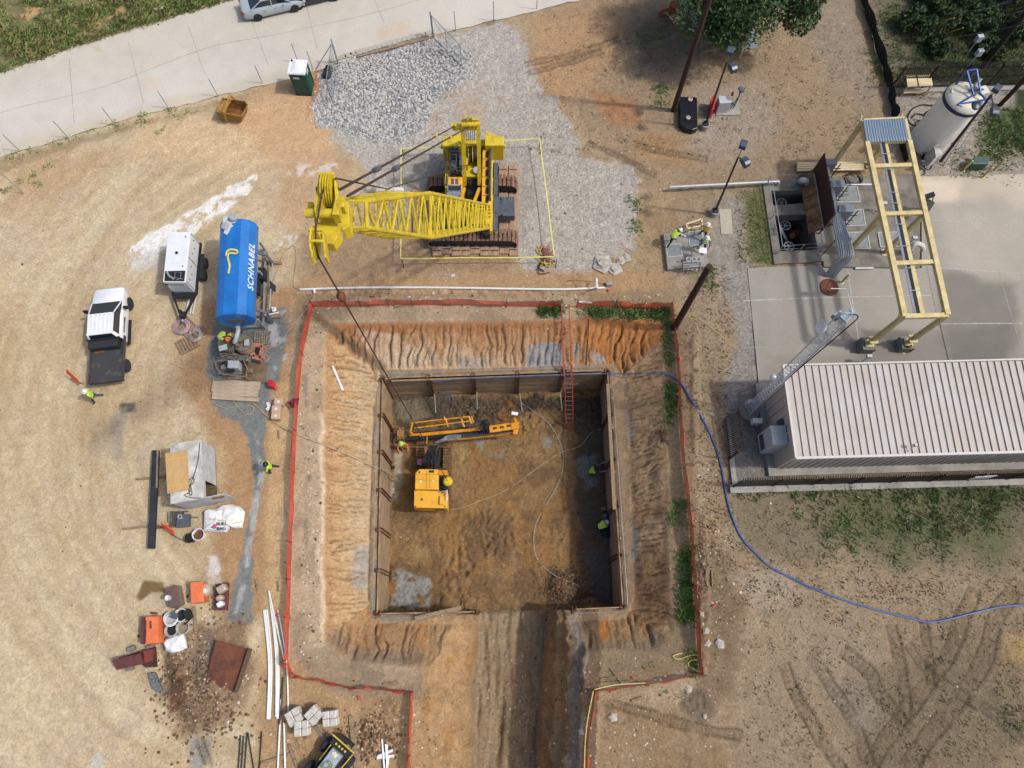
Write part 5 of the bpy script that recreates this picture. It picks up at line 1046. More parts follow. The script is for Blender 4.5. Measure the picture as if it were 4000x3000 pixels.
m.box(q1+d_*.25+Vector((0,0,.05)), (1.3,.3,.1), math.atan2(s_.y,s_.x)); part('chassis', m, BLK, gn)
m = MB(); m.box(q1+d_*1.55, (.3,.35,.35), math.atan2(s_.y,s_.x)); m.cyl(q1+d_*1.4+Vector((0,0,-.5)), q1+d_*1.4+Vector((0,0,.45)), .05, n=8); part('hitch', m, DKST, gn)
MB().lathe([(.09,0),(.09,.05),(.04,.09)], q1+d_*1.9+Vector((0,0,-.05)), 10).build('coupler', STEEL, gn)
for e_ in (-1,1):
    for f_ in (-.45,.45): q = (q0+q1)/2+d_*f_+s_*(e_*1.0); MB().cyl(Vector((q.x,q.y,.36))-s_*.11, Vector((q.x,q.y,.36))+s_*.11, .36, n=18).build('wheel', TYRE, gn, smooth=True)
    q = (q0+q1)/2+s_*(e_*1.0); MB().box((q.x,q.y,.80), (.26,1.75,.05), math.atan2(s_.y,s_.x)).build('mudguard', BLK, gn)
# ------------------------------------------------------------------ road vehicles, built along local +Y
def wheel(root, x, y, r_, w_, rim, spokes=True):
    t_ = MB(); M_ = Matrix.Rotation(R(90), 3, 'Y'); t_.lathe([(r_*.62,-w_/2),(r_*.92,-w_/2),(r_,-w_*.3),(r_,w_*.3),(r_*.92,w_/2),(r_*.62,w_/2)], (x,y,r_), 22, M_); o = t_.build('wheel', TYRE, root, smooth=True, local=True)
    m = MB(); sg = 1 if x > 0 else -1; m.lathe([(.02,sg*w_*.30),(r_*.2,sg*w_*.34),(r_*.24,sg*w_*.2),(r_*.58,sg*w_*.24),(r_*.62,sg*w_*.45),(r_*.62,-sg*w_*.4)], (x,y,r_), 18, M_)
    for k in range(6): a = k*math.pi/3; m.beam((x+sg*w_*.36,y+r_*.12*math.cos(a),r_+r_*.12*math.sin(a)), (x+sg*w_*.36,y+r_*.58*math.cos(a),r_+r_*.58*math.sin(a)), .05, .03)
    m.build('rim', rim, o, local=True); return o
def loft(m, rows, cap=True):
    n = len(rows[0]); vs = [q for r_ in rows for q in r_]; fs = [(i*n+k, i*n+k+1, (i+1)*n+k+1, (i+1)*n+k) for i in range(len(rows)-1) for k in range(n-1)]
    if cap: fs += [tuple(range(n))[::-1], tuple((len(rows)-1)*n+k for k in range(n))]
    return m.add(vs, fs)
def sedan(label, base, rz, paint, group=None):
    c = thing('car', label, 'car', base, rz, group); ys = [-2.42,-2.3,-1.9,-1.2,-.6,0,.6,1.2,1.8,2.2,2.42]; hw = [.62,.78,.88,.915,.92,.92,.92,.915,.88,.8,.6]; ht = [.72,.92,.98,.97,.95,.93,.92,.90,.82,.74,.6]; rows = []
    for y_, w_, h_ in zip(ys, hw, ht): rows.append([(-w_*.93,y_,.25),(-w_,y_,.5),(-w_*.98,y_,h_*.86),(-w_*.86,y_,h_),(w_*.86,y_,h_),(w_*.98,y_,h_*.86),(w_,y_,.5),(w_*.93,y_,.25)])
    m = MB(); loft(m, rows); o = m.build('body', paint, c, smooth=True, local=True)
    gr = []
    for y_, w_, h_ in ((-1.75,.70,.97),(-.85,.60,1.36),(-.4,.60,1.43),(.2,.60,1.42),(.55,.61,1.33),(1.25,.74,.93)): gr.append([(-w_*1.18,y_,.92),(-w_,y_,h_),(w_,y_,h_),(w_*1.18,y_,.92)])
    m = MB(); loft(m, gr); gh = m.build('greenhouse', GLASS, c, smooth=True, local=True)
    m = MB(); loft(m, [[(-.55,-.88,1.37),(-.6,-.88,1.34),(-.6,-.88,1.36),(.6,-.88,1.36)],[(-.6,-.4,1.43),(-.62,-.4,1.4),(-.6,-.4,1.455),(.6,-.4,1.455)],[(-.6,.2,1.42),(-.62,.2,1.4),(-.6,.2,1.445),(.6,.2,1.445)],[(-.6,.55,1.33),(-.62,.55,1.3),(-.6,.55,1.355),(.6,.55,1.355)]], False)
    for sg in (-1,1):
        for a, b_ in (((sg*.62,.52,1.35),(sg*.84,1.25,.94)),((sg*.62,-.85,1.37),(sg*.82,-1.75,.97)),((sg*.63,-.1,1.42),(sg*.86,-.15,.93)),((sg*.62,-.85,1.38),(sg*.63,.52,1.37))): m.beam(a, b_, .06, .05)
    m.build('roof', paint, c, local=True)
    for x_ in (-.83,.83):
        for y_ in (-1.4,1.4): wheel(c, x_, y_, .33, .22, CHROME)
    for sg in (-1,1): MB().box((sg*.72,2.22,.68), (.34,.22,.14)).build('headlight', mat('lamp_glass', P(210,216,220), .15, spec=.7), c, local=True, bevel=.03); MB().box((sg*.68,-2.34,.78), (.3,.16,.16)).build('tail_light', mat('lamp_red', P(170,30,36), .25), c, local=True, bevel=.03); MB().box((sg*1.0,.75,1.0), (.2,.1,.13)).build('wing_mirror', paint, c, local=True, bevel=.03)
    m = MB()
    for sg in (-1,1):
        for y_ in (.05,-.75): m.box((sg*.93,y_,.78), (.03,.16,.03))
    m.build('door_handle', CHROME, c, local=True); return c
SILV = mat('silver_paint', P(196,206,210), .3, .3, var=.03, coat=.5, bump=0)
pa = G(1017,84); pb = G(1155,50); d_ = (pb-pa).normalized(); nn_ = Vector((-d_.y, d_.x, 0)); cc = (pa+pb)/2+nn_*.93; cc.z = .024
sedan('silver four-door saloon car parked on the concrete road', cc, math.atan2(d_.y, d_.x)-math.pi/2, SILV)
cc2 = G(1313,6)+d_*1.4*(-1)*1.0+nn_*.93; cc2.z = .024
sedan('dark car of which only a wheel and sill show at the top edge', cc2, math.atan2(d_.y, d_.x)-math.pi/2, mat('black_paint', P(40,42,48), .25, coat=.5))
# pickup
fr = G(523,1196); rr_ = G(513,1436); d_ = (fr-rr_).normalized(); n_ = Vector((-d_.y, d_.x, 0)); pc = (fr+rr_)/2+n_*1.02; WB = (fr-rr_).length/2
pk = thing('pickup_truck', 'white flatbed pickup truck with a black deck parked on the sand', 'truck', pc, math.atan2(d_.y, d_.x)-math.pi/2)
FW = WB
rows = []
for y_, w_, h_ in ((FW+.95,.78,.95),(FW+.8,.92,1.18),(FW+.2,.98,1.3),(FW-.15,.99,1.33),(FW-.4,.99,1.28),(FW-2.7,.99,1.28)): rows.append([(-w_*.95,y_,.45),(-w_,y_,.8),(-w_*.97,y_,h_*.92),(-w_*.82,y_,h_),(w_*.82,y_,h_),(w_*.97,y_,h_*.92),(w_,y_,.8),(w_*.95,y_,.45)])
m = MB(); loft(m, rows); m.build('body', WHT, pk, smooth=True, local=True)
m = MB(); loft(m, [[(-w_*1.13,y_,1.26),(-w_,y_,h_),(w_,y_,h_),(w_*1.13,y_,1.26)] for y_, w_, h_ in ((FW-.2,.84,1.30),(FW-1.2,.74,1.86),(FW-2.6,.74,1.88),(FW-2.72,.78,1.3))]); m.build('greenhouse', GLASS, pk, local=True)
m = MB(); m.prism([(-.76,FW-2.66),(.76,FW-2.66),(.78,FW-1.3),(.7,FW-1.25),(-.7,FW-1.25),(-.78,FW-1.3)], 1.86, 1.93)
for sg in (-1,1):
    m.beam((sg*.76,FW-1.25,1.88), (sg*.92,FW-.2,1.3), .07, .05); m.beam((sg*.76,FW-2.6,1.88), (sg*.92,FW-2.7,1.3), .2, .08); 
for k in range(5): m.box((-.5+k*.25,FW-1.9,1.935), (.1,1.3,.02))
m.build('roof', WHT, pk, local=True, bevel=.02)
for sg in (-1,1):
    MB().box((sg*1.22,FW-.75,1.35), (.26,.12,.32)).build('wing_mirror', BLK, pk, local=True, bevel=.02); MB().box((sg*1.02,FW-2.0,.38), (.18,1.7,.05)).build('running_board', BLK, pk, local=True)
    wheel(pk, sg*.90, FW, .41, .28, STEEL); wheel(pk, sg*.90, -FW, .41, .28, STEEL)
for x_, y_ in ((-.55,FW-1.4),(-.25,FW-1.38),(0,FW-1.37),(.25,FW-1.38),(.55,FW-1.4)): MB().box((x_,y_,1.95), (.06,.04,.03)).build('roof_lamp', ORG, pk, local=True)
m = MB(); m.box((0,-FW+.35,.80), (2.0,2.9,.14)); 
for sg in (-1,1): m.box((sg*1.0,-FW+.35,.92), (.06,2.9,.2))
m.box((0,-FW-1.12,.9), (2.05,.1,.34)); m.build('flatbed', mat('bed_black', P(64,64,66), .7, var=.35, scale=1.6, col2=P(112,100,84), thr=(.25,.45)), pk, local=True)
MB().box((-.08,FW-3.05,1.1), (1.75,.52,.62)).build('toolbox', mat('box_black', P(52,52,56), .5, var=.1), pk, local=True, bevel=.02)
m = MB(); m.box((0,FW-2.78,1.5), (1.95,.08,.08)); m.box((-.93,FW-2.78,1.15), (.08,.08,.7)); m.box((.93,FW-2.78,1.15), (.08,.08,.7)); m.build('headache_rack', BLK, pk, local=True)
MB().box((-.5,-FW+.9,.90), (.6,.18,.05)).build('shovel_blade', RUST, pk, local=True)
loc0 = Matrix.LocRotScale(pc, Matrix.Rotation(math.atan2(d_.y, d_.x)-math.pi/2, 3, 'Z').to_quaternion(), None)
cu = basis((1.0,FW-1.75,1.0), (0,1,0), (-.05,0,1)); t_ = text_mesh('SCHNABEL', .22, 'door_lettering', DKST, cu, pk, italic=.25); t_.data.transform(Matrix.Translation(_loc[pk.name]))
# ------------------------------------------------------------------ drill rig in the pit
ZP = Z_PIT+.05
dr = thing('drill_rig', 'amber tracked anchor drill with a long tilted mast on the pit floor', 'drill rig', G(1690,1900,ZP))
m = MB(); pp(m, [(1617,1914),(1747,1918),(1747,1986),(1616,1983)], -3.35, -4.75); hood = part('rear_hood', m, YEL2, dr, bevel=.05)
m = MB(); pp(m, [(1622,1848),(1638,1832),(1713,1833),(1713,1914),(1620,1912)], -3.55, -4.75); mid = part('engine_cover', m, YEL2, dr, bevel=.04)
m = MB(); pp(m, [(1666,1838),(1667.2,1838),(1665.2,1911),(1664,1911)], -3.545, -3.56); pp(m, [(1623,1851),(1712,1853),(1712,1854),(1623,1852)], -3.545, -3.56); pp(m, [(1677,1852),(1678,1852),(1678,1904),(1677,1904)], -3.545, -3.56); part('panel_seam', m, DKST, mid)
m = MB(); pp(m, [(1676,1837),(1695,1837),(1695,1846),(1676,1846)], -3.5, -3.6); pp(m, [(1635,1841),(1642,1841),(1642,1846),(1635,1846)], -3.5, -3.6); part('recess', m, BLK, mid)
m = MB()
for a, b_, z_ in ((1643,1881,-3.55),(1692,1877,-3.55)): m.cyl(G(a,b_,z_), G(a,b_,z_+.02), .06, n=12)
part('round_label', m, WHT, mid)
m = MB(); pp(m, [(1718,1937),(1736,1937),(1736,1971),(1716,1971)], -3.2, -3.4); part('air_box', m, YEL2, hood, bevel=.02)
m = MB()
for a, b_, r_ in ((1648,1951,.08),(1625,1916,.05),(1622,1979,.05),(1738,1979,.05),(1727,1923,.08)): m.cyl(G(a,b_,-3.35), G(a,b_,-3.33), r_, n=12)
part('bolt', m, RUST, hood)
c0 = G(1616,1984,-3.35); c1 = G(1747,1987,-3.35); ux = (c1-c0).normalized(); nf = Vector((ux.y,-ux.x,0)); q = c0+(c1-c0)*.76+nf*.012
m = MB(); m.beam(Vector((q.x,q.y,-3.95))-ux*.33, Vector((q.x,q.y,-3.95))+ux*.33, .02, .42, up=(0,0,1)); part('grille', m, GREY, hood)
text_mesh('KLEMM', .16, 'maker_lettering', DKST, basis(Vector((q.x,q.y,-3.56)), ux, (0,0,1)), dr)
q = c0+(c1-c0)*.08+nf*.012; m = MB(); m.beam(Vector((q.x,q.y,-4.1))-ux*.17, Vector((q.x,q.y,-4.1))+ux*.17, .02, .55, up=(0,0,1)); part('tail_panel', m, mat('faded_red', P(226,84,84), .5), dr)
m = MB(); pp(m, [(1714,1835),(1747,1837),(1747,1856),(1713,1856)], -3.5, -4.6); part('side_box', m, YEL3, dr, bevel=.02)
m = MB(); pp(m, [(1713,1857),(1749,1858),(1748,1914),(1713,1914)], -4.0, -4.75); m.tube([G(1714,1902,-3.9), G(1735,1906,-3.8), G(1747,1912,-3.9)], .08, 6); part('engine_bay', m, BLK, dr)
m = MB(); m.tube([G(1745,1958,-3.1), G(1746,1915,-3.1), G(1722,1921,-3.1)], .05, 8); part('exhaust', m, CHROME, dr)
for x0, x1 in ((1627,1657),(1732,1763)):
    zt_ = -5.25; a = G((x0+x1)/2,1742,zt_); b_ = G((x0+x1)/2-4,1965,zt_); m = MB(); L_ = (a-b_).length; d_ = (a-b_).normalized(); k = 0
    mid_ = b_
    while k < L_: q = b_+d_*k; m.box((q.x,q.y,zt_), (.56,.16,.07)); m.box((q.x,q.y,Z_PIT+.06), (.56,.16,.07)); k += .2
    for e_, q in ((-1,b_),(1,a)):
        for t_ in np.linspace(-1.2,1.2,6): m.box((q.x,q.y+e_*.33*math.cos(t_),(zt_+Z_PIT)/2+.03+.33*math.sin(t_)), (.56,.08,.1))
    o = m.build('crawler_track', mat('muddy_pad', P(134,100,64), .85, var=.3, scale=5), dr); MB().beam(b_+Vector((0,0,-.3)), a+Vector((0,0,-.3)), .4, .42).build('track_frame', DKST, o)
m = MB(); pp(m, [(1648,1828),(1735,1828),(1733,1990),(1644,1990)], -4.75, -5.4); part('undercarriage', m, DKST, dr)
m = MB()
for x0, x1 in ((1668,1680),(1684,1690),(1702,1697)): m.tube([G(x0,1830,-4.3), G((x0+x1)/2,1790,-4.1), G(x1,1745,-4.2)], [.16,.15,.12], 8)
m.beam(G(1672,1828,-4.2), G(1680,1745,-4.3), .22, .3); m.tube([G(1710,1825,-4.5), G(1716,1760,-4.4)], .1, 8); part('boom_arm', m, BLK, dr)
m = MB(); random.seed(5)
for k in range(9): a = (1655+k*2,1826); m.tube(spline([G(a[0],a[1],-4.2), G(1652+k*6,1800+random.uniform(-15,10),-3.7), G(1668+k*4,1765,-4.0), G(1680+k*4,1738,-4.1)], 4), .03, 5)
part('hydraulic_hose', m, BLK, dr)
m = MB(); pp(m, [(1629,1793),(1660,1793),(1660,1816),(1629,1816)], -4.6, -5.1); o = part('tool_crate', m, GREY, dr); m = MB(); pp(m, [(1638,1793),(1647,1793),(1647,1817),(1638,1817)], -4.58, -4.7); part('crate_band', m, mat('pink_paint', P(222,60,110), .5), o)
# mast, tilted up to the right
zl, zr_ = -4.75, -3.9
def MP(px, py, o=0): t_ = (px-1545)/485; return G(px, py, zl+(zr_-zl)*t_+o)
m = MB(); m.beam(MP(1590,1714,-.15), MP(2022,1672,-.15), .34, .4); part('mast_beam', m, BLK, dr)
m = MB(); m.beam(MP(1600,1700,.12), MP(2020,1662,.12), .14, .08); m.beam(MP(1748,1722,-.1), MP(2022,1694,-.1), .05, .25); m.beam(MP(1640,1702,.16), MP(1900,1676,.16), .10, .05); part('mast_rail', m, YEL3, dr)
m = MB()
for k in range(34): px_ = 1756+k*7.6; m.box(MP(px_, 1710-(px_-1756)*.105, .1), (.04,.26,.12))
part('drag_chain', m, GREY, dr)
m = MB(); m.tube([MP(1545,1692,.22), MP(1885,1655,.22)], .045, 6)
for k in range(60): px_ = 1552+k*5.5; m.cyl(MP(px_,1692-(px_-1545)*.109,.22), MP(px_+2.6,1691.6-(px_-1545)*.109,.22), .085, n=8)
part('drill_rod', m, mat('rod_steel', P(128,126,118), .5, .3, var=.2), dr)
m = MB(); pp(m, [(1911,1663),(2002,1650),(2003,1677),(1912,1690)], -3.45, -3.6); pp(m, [(1995,1650),(2028,1648),(2026,1674),(2000,1678)], -3.4, -3.75); pp(m, [(2006,1672),(2026,1670),(2022,1696),(2004,1697)], -3.6, -3.9); hdm = part('feed_head', m, YEL3, dr, bevel=.02)
m = MB()
for a, b_ in ((1933,1673),(1960,1669),(1987,1664)): m.cyl(G(a-4,b_,-3.44), G(a-4,b_,-3.43), .075, n=12); m.cyl(G(a+4,b_-1,-3.44), G(a+4,b_-1,-3.43), .075, n=12)
part('slot', m, BLK, hdm)
m = MB(); m.cyl(G(2012,1648,-3.5), G(2011,1636,-3.2), .16, .1, n=12); m.cyl(G(2011,1640,-3.25), G(2010,1622,-2.9), .02, n=6); part('swivel', m, YEL3, dr)
m = MB(); c = G(2011,1616,-2.85); m.box(c, (.42,.2,.14), -.15); part('camera_box', m, WHT, dr)
m = MB(); c = G(1897,1652,-3.7); m.ball(c, .24, 12); m.box(c+Vector((.05,-.25,0)), (.5,.35,.3)); part('rotary_motor', m, BLK, dr)
m = MB(); random.seed(9)
for k in range(8): m.tube(spline([G(1880+k*3,1655,-3.5), G(1872+k*5,1670+random.uniform(-10,12),-3.2), G(1885+k*4,1688,-3.5), G(1905,1680-k,-3.5)], 4), .022, 5)
part('motor_hose', m, BLK, dr)
m = MB()
for y0, dz in ((0,0),(20,0)): m.beam(G(1612+y0*.4,1652+y0,-3.6), G(1835,1627+y0*.9,-3.3), .07, .07)
for x_, y_ in ((1745,1638),(1808,1640)): m.beam(G(x_-6,y_-6,-3.4), G(x_+6,y_+28,-3.6), .1, .1)
m.beam(G(1832,1626,-3.3), G(1843,1655,-3.4), .1, .1); m.beam(G(1842,1626,-3.3), G(1850,1652,-3.4), .06, .06); m.beam(G(1612,1648,-3.6), G(1604,1690,-3.9), .1, .12); m.beam(G(1604,1690,-3.9), G(1612,1696,-4.2), .1, .12); m.beam(G(1735,1625,-3.2), G(1737,1640,-3.3), .05, .05); m.cyl(G(1812,1628,-3.2), G(1816,1632,-3.5), .08, n=8)
part('rod_handling_cage', m, YEL3, dr)
m = MB()
for a, b_ in ((1560,1672),(1573,1672),(1558,1705),(1573,1706)): m.beam(G(a,b_,-4.2), G(a+1,b_+14,-4.6), .09, .14)
m.box(G(1566,1695,-4.5), (.45,.8,.35)); part('rod_clamp', m, mat('clamp_brown', P(176,136,84), .7, var=.3, scale=8), dr)
m = MB(); m.tube([G(1668,1697,-3.8), G(1668,1712,-3.6), G(1666,1737,-3.7)], .03, 5); part('guide_arm', m, YEL3, dr)
m = MB()
for k in range(7): m.tube(spline([G(1700,1726+k*1.2,-4.1), G(1730,1712+k*2.2,-3.9), G(1752,1700+k*3,-3.9), G(1800,1698+k*2.4,-3.95)], 4), .016, 4)
part('feed_line', m, CHROME, dr)
# ------------------------------------------------------------------ compact loader at the bottom edge
sk = thing('compact_loader', 'small black and grey wheeled loader with forks at the bottom edge of the photo', 'loader', G(1300,2990))
pa = G(1290,3010,1.35); pb = G(1318,2935,1.35); d_ = (G(1325,2925)-G(1262,3010)).normalized(); n_ = Vector((-d_.y, d_.x, 0)); fc = G(1316,2938,1.45); fc.z = 0
def S3(u, v, z): return fc+d_*u+n_*v+Vector((0,0,z))
m = MB(); m.hull([S3(-2.2,-.36,1.0),S3(0,-.36,1.0),S3(0,.36,1.0),S3(-2.2,.36,1.0),S3(-2.2,-.32,1.45),S3(0,-.32,1.45),S3(0,.32,1.45),S3(-2.2,.32,1.45)]); part('hood', m, mat('loader_grey', P(176,184,192), .45, var=.12, scale=2), sk, bevel=.04)
m = MB(); m.hull([S3(-2.3,-.5,.35),S3(.1,-.5,.35),S3(.1,.5,.35),S3(-2.3,.5,.35),S3(-2.3,-.5,.98),S3(.1,-.5,.98),S3(.1,.5,.98),S3(-2.3,.5,.98)]); m.beam(S3(.2,-.62,1.0), S3(.2,.62,1.0), .4, .3); part('chassis', m, BLK, sk)
m = MB(); m.beam(S3(.42,-.72,1.15), S3(.42,.72,1.15), .06, .06); m.beam(S3(.3,-.7,1.1), S3(-1.0,-.62,1.1), .05, .05); m.beam(S3(.3,.5,1.1), S3(-.9,.5,1.1), .05, .05); part('yellow_guard', m, ROPEY, sk)
m = MB()
for k in range(4): m.box(S3(.2,-.3+k*.2,1.17), (.1,.1,.03), math.atan2(d_.y,d_.x))
part('front_lamp', m, ROPEY, sk)
for u in (-.3,-1.7):
    for v in (-.78,.78): q = S3(u,v,.42); MB().lathe([(.02,-.16),(.3,-.17),(.42,-.1),(.42,.1),(.3,.17),(.02,.16)], q, 18, basis((0,0,0), d_, (0,0,1)).to_3x3()).build('wheel', TYRE, sk, smooth=True)
m = MB(); m.beam(S3(.5,-.45,.5), S3(.5,.45,.5), .1, .6); part('fork_carriage', m, DKST, sk)
for a, b_ in (((1272,2906),(1226,2838)),((1262,2912),(1236,2836))): MB().beam(GG(a[0]+14,a[1],.12), GG(b_[0],b_[1],.1), .1, .05).build('fork', mat('fork_steel', P(150,146,138), .5, .3), sk)
m = MB(); c = S3(-.75,.0,1.5)
for k in range(3): m.tube([c+Vector((.22*math.cos(t_)*(1+.4*math.cos(3*t_+k)), .2*math.sin(t_)*(1+.4*math.sin(2*t_+k)), .02*k)) for t_ in np.linspace(0,6.28,22)], .022, 5)
m.k = 0; one('rope_bundle', 'green and white rope coil lying on the loader hood', 'rope', m, mat('green_rope', P(70,140,90), .8, var=.3, scale=30, col2=P(200,200,180)))
m = MB(); m.prism([(q.x,q.y) for q in (S3(-.28,-.12,0),S3(-.05,-.15,0),S3(-.03,.12,0),S3(-.2,.18,0))], 1.455, 1.47); one('paper', 'scrap of cream paper on the loader hood', 'paper', m, mat('cream_paper', P(232,226,198), .9))
# ------------------------------------------------------------------ small helpers
def bxp(name, label, cat, px, zt, zb, m, group=None, bevel=.015): mb = MB(); pp(mb, px, zt, zb); return one(name, label, cat, mb, m, group, bevel=bevel)
def root_at(name, label, cat, px, py, group=None): return thing(name, label, cat, GG(px, py), 0, group)
def quad(x0, y0, x1, y1): return [(x0,y0),(x1,y0),(x1,y1),(x0,y1)]
# ------------------------------------------------------------------ valve chamber
vv = thing('valve_chamber', 'open concrete valve chamber with rusty pumps beside the brown board', 'chamber', G(3100,860))
m = MB()
def slabpx(m, px, zt, zb): return pp(m, px, zt, zb)
slabpx(m, [(2978,705),(3600,678),(3590,741),(3007,745)], .16, -.3); slabpx(m, [(2978,705),(3008,744.6),(3047,981),(3025,1030)], .16, -.3)
slabpx(m, [(3047,981),(3194,975),(3194,1023),(3024,1030)], .16, -.3); slabpx(m, [(3153,742),(3590,741),(3590,1046),(3219,1042),(3218,1020),(3194,1020),(3194,975)], .16, -.3)
part('slab', m, mat('chamber_concrete', P(146,140,128), .9, var=.2, scale=.9, col2=P(108,102,92)), vv)
m = MB(); ch = [G(a, b, .1) for a, b in ((3006,744),(3155,741),(3196,976),(3046,982))]
for i in range(4):
    a, b_ = ch[i], ch[(i+1)%4]; d_ = (b_-a).normalized(); n_ = Vector((0,0,1)).cross(d_)*.09; c_ = (ch[0]+ch[2])/2
    if (a+n_-c_).length < (a-c_).length: n_ = -n_
    m.hull([Vector((q.x,q.y,-3.1)) for q in (a,b_,b_+n_,a+n_)]+[Vector((q.x,q.y,.1)) for q in (a,b_,b_+n_,a+n_)])
part('wall', m, CONCD, vv)
m = MB(); slabpx(m, [(3018,802),(3166,792),(3176,835),(3024,842)], -.05, -.8); slabpx(m, [(3150,742),(3194,975),(3170,976),(3130,744)], -1.4, -1.9); part('beam', m, CONCD, vv)
m = MB(); m.tube([G(3090,915,-2.4), G(3135,905,-2.4)], .3, 14); m.cyl(G(3100,915,-2.2), G(3095,920,-1.7), .2, n=12); part('pump', m, mat('rusty_pump', P(170,110,80), .8, var=.4, scale=6, col2=P(110,104,98)), vv, smooth=True)
for a, b_ in ((3053,792),(3068,880),(3082,962)):
    c = G(a, b_, -.7); m = MB(); m.tube([c+Vector((.34*math.cos(t_), .34*math.sin(t_), 0)) for t_ in np.linspace(0,6.283,19)[:-1]], .022, 6, closed=True)
    for k in range(3): m.tube([c+Vector((.34*math.cos(k*1.047), .34*math.sin(k*1.047), 0)), c-Vector((.34*math.cos(k*1.047), .34*math.sin(k*1.047), 0))], .015, 5)
    m.cyl(c, c-Vector((0,0,1.6)), .04, n=8); part('valve_wheel', m, LGREY, vv)
rl_ = thing('handrail', 'galvanised pipe railing round the open valve chamber', 'railing', G(3100,860,.16)); cs = [G(a, b_, 1.2) for a, b_ in ((3013,686),(3181,678),(3228,950),(3057,960))]
for dz in (0,-.5): MB().tube([c+Vector((0,0,dz)) for c in cs], .03, 6, closed=True).build('rail', STEEL, rl_)
for i in range(4):
    for f_ in (0,.5): q = cs[i]+(cs[(i+1)%4]-cs[i])*f_; MB().cyl(q-Vector((0,0,1.04)), q, .03, n=6).build('post', STEEL, rl_)
ladder('chamber_ladder', 'steel access ladder going down into the valve chamber', 'ladder', G(3080,950,-2.6), G(3046,886,1.0), .45, (0,1,0), STEEL, STEEL, .3)
# brown board on its frame
b0 = G(3181,661,.95); b1 = G(3219,888,.95); t0 = G(3216,606,2.6); m = MB()
bb = thing('panel_board', 'tall dark brown board on a rusty timber frame beside the valve chamber', 'board', G(3190,800)); dw = (b1-b0).normalized(); nb2 = Vector((dw.y,-dw.x,0))
m.hull([b0, b1, b1+nb2*.06, b0+nb2*.06, b0+Vector((0,0,1.7)), b1+Vector((0,0,1.7)), b1+nb2*.06+Vector((0,0,1.7)), b0+nb2*.06+Vector((0,0,1.7))]); part('board', m, mat('board_brown', P(66,40,32), .8, var=.15), bb)
for i in range(6):
    q = b0+(b1-b0)*(i/5); MB().beam((q.x,q.y,.1), (q.x,q.y,2.65), .09, .09).build('post', RUST, bb); MB().beam((q.x,q.y,.9), (q.x-.75,q.y-.05,.18), .07, .09).build('brace', WOODD, bb)
m = MB(); m.hull([Vector((q.x+o,q.y,z_)) for z_, o in ((.17,-.7),(.75,0)) for q in (b0,b1) ][0:1]*0+[Vector((b0.x-.7,b0.y,.17)),Vector((b1.x-.7,b1.y,.17)),Vector((b1.x-.6,b1.y,.17)),Vector((b0.x-.6,b0.y,.17)),Vector((b0.x-.1,b0.y,.85)),Vector((b1.x-.1,b1.y,.85)),Vector((b1.x,b1.y,.85)),Vector((b0.x,b0.y,.85))]); part('lower_boarding', m, mat('stained_board', P(164,124,84), .85, var=.35, scale=2, col2=P(110,64,44)), bb)
for i, (x0, y0, x1, y1, lb) in enumerate(((3216,619,3271,642,'northernmost grey steel electrical cabinet beside the brown board'),(3245,704,3300,730,'middle grey steel electrical cabinet by the coiled cable'),(3278,800,3337,826,'southernmost grey steel electrical cabinet above the bent conduits'))):
    r_ = thing('electrical_cabinet', lb, 'cabinet', G((x0+x1)/2,(y0+y1)/2+50,.16), 0, 'electrical cabinets along the brown board'); z_ = 2.1
    m = MB(); pp(m, quad(x0,y0,x1,y1), z_, z_-1.0); part('cabinet_box', m, mat('cabinet_steel', P(142,152,160), .4, .2, var=.08), r_, bevel=.015)
    m = MB(); c = G(x1-2,y1,z_-.3)
    for dx_ in (-.95,0.15): m.beam((c.x+dx_,c.y-.1,.16), (c.x+dx_,c.y-.1,z_-.1), .05, .05)
    for dz in (.4,.9,1.5): m.beam((c.x-.95,c.y-.12,dz), (c.x+.35,c.y-.12,dz), .04, .05)
    part('stand', m, DKST, r_)
cb_ = thing('conduit_bundle', 'bundle of bent grey conduits turning down south of the brown board', 'conduits', G(3270,960,.16))
for k in range(7):
    o = k*9.0; y_s = 655+max(0,k-2)*45+max(0,k-4)*10
    x_top = 3226+ (y_s-655)*.185+ (k if k < 3 else k-1)*4.5
    pts = [G(x_top,y_s,1.9), G(3258+o*.75,880,1.9), G(3272+o,960,1.9), G(3276+o,995,1.85), G(3266+o*.95,1020,1.5), G(3245+o*.8,1048,.9), G(3222+o*.62,1078+k*1.0,.05)]
    MB().tube(spline(pts, 5), .065, 8).build('conduit', STEEL, cb_, smooth=True)
m = MB(); m.beam(G(3268,932,1.75), G(3325,930,1.75), .06, .06); m.beam(G(3268,932,1.75), G(3208,1000,.2), .05, .05); m.beam(G(3325,930,1.75), G(3310,985,.2), .05, .05); part('support', m, DKST, cb_)
m = MB(); m.tube(spline([G(3132,712,.2), G(3128,706,.8), G(3138,704,1.1), G(3150,708,.9), G(3150,714,.6)], 5), .2, 12); one('vent_pipe', 'fat grey gooseneck vent at the north end of the valve chamber', 'vent pipe', m, LGREY, smooth=True)
pw = root_at('pipe_run', 'long white pipe on low supports running west from the valve chamber', 'pipe', 2830, 722); m = MB(); m.tube([G(2616,731,.55), G(3036,709,.55)], .10, 10); m.tube(spline([G(3034,709,.55), G(3042,712,.5), G(3036,726,.1)], 4), .11, 10); part('pipe', m, mat('silver_pipe', P(206,208,208), .35, .3, var=.08), pw, smooth=True)
for a, b_ in ((2664,732),(2868,722)): MB().cyl(G(a,b_+8,0), G(a,b_,.5), .09, n=10).build('pipe_support', STEEL, pw)
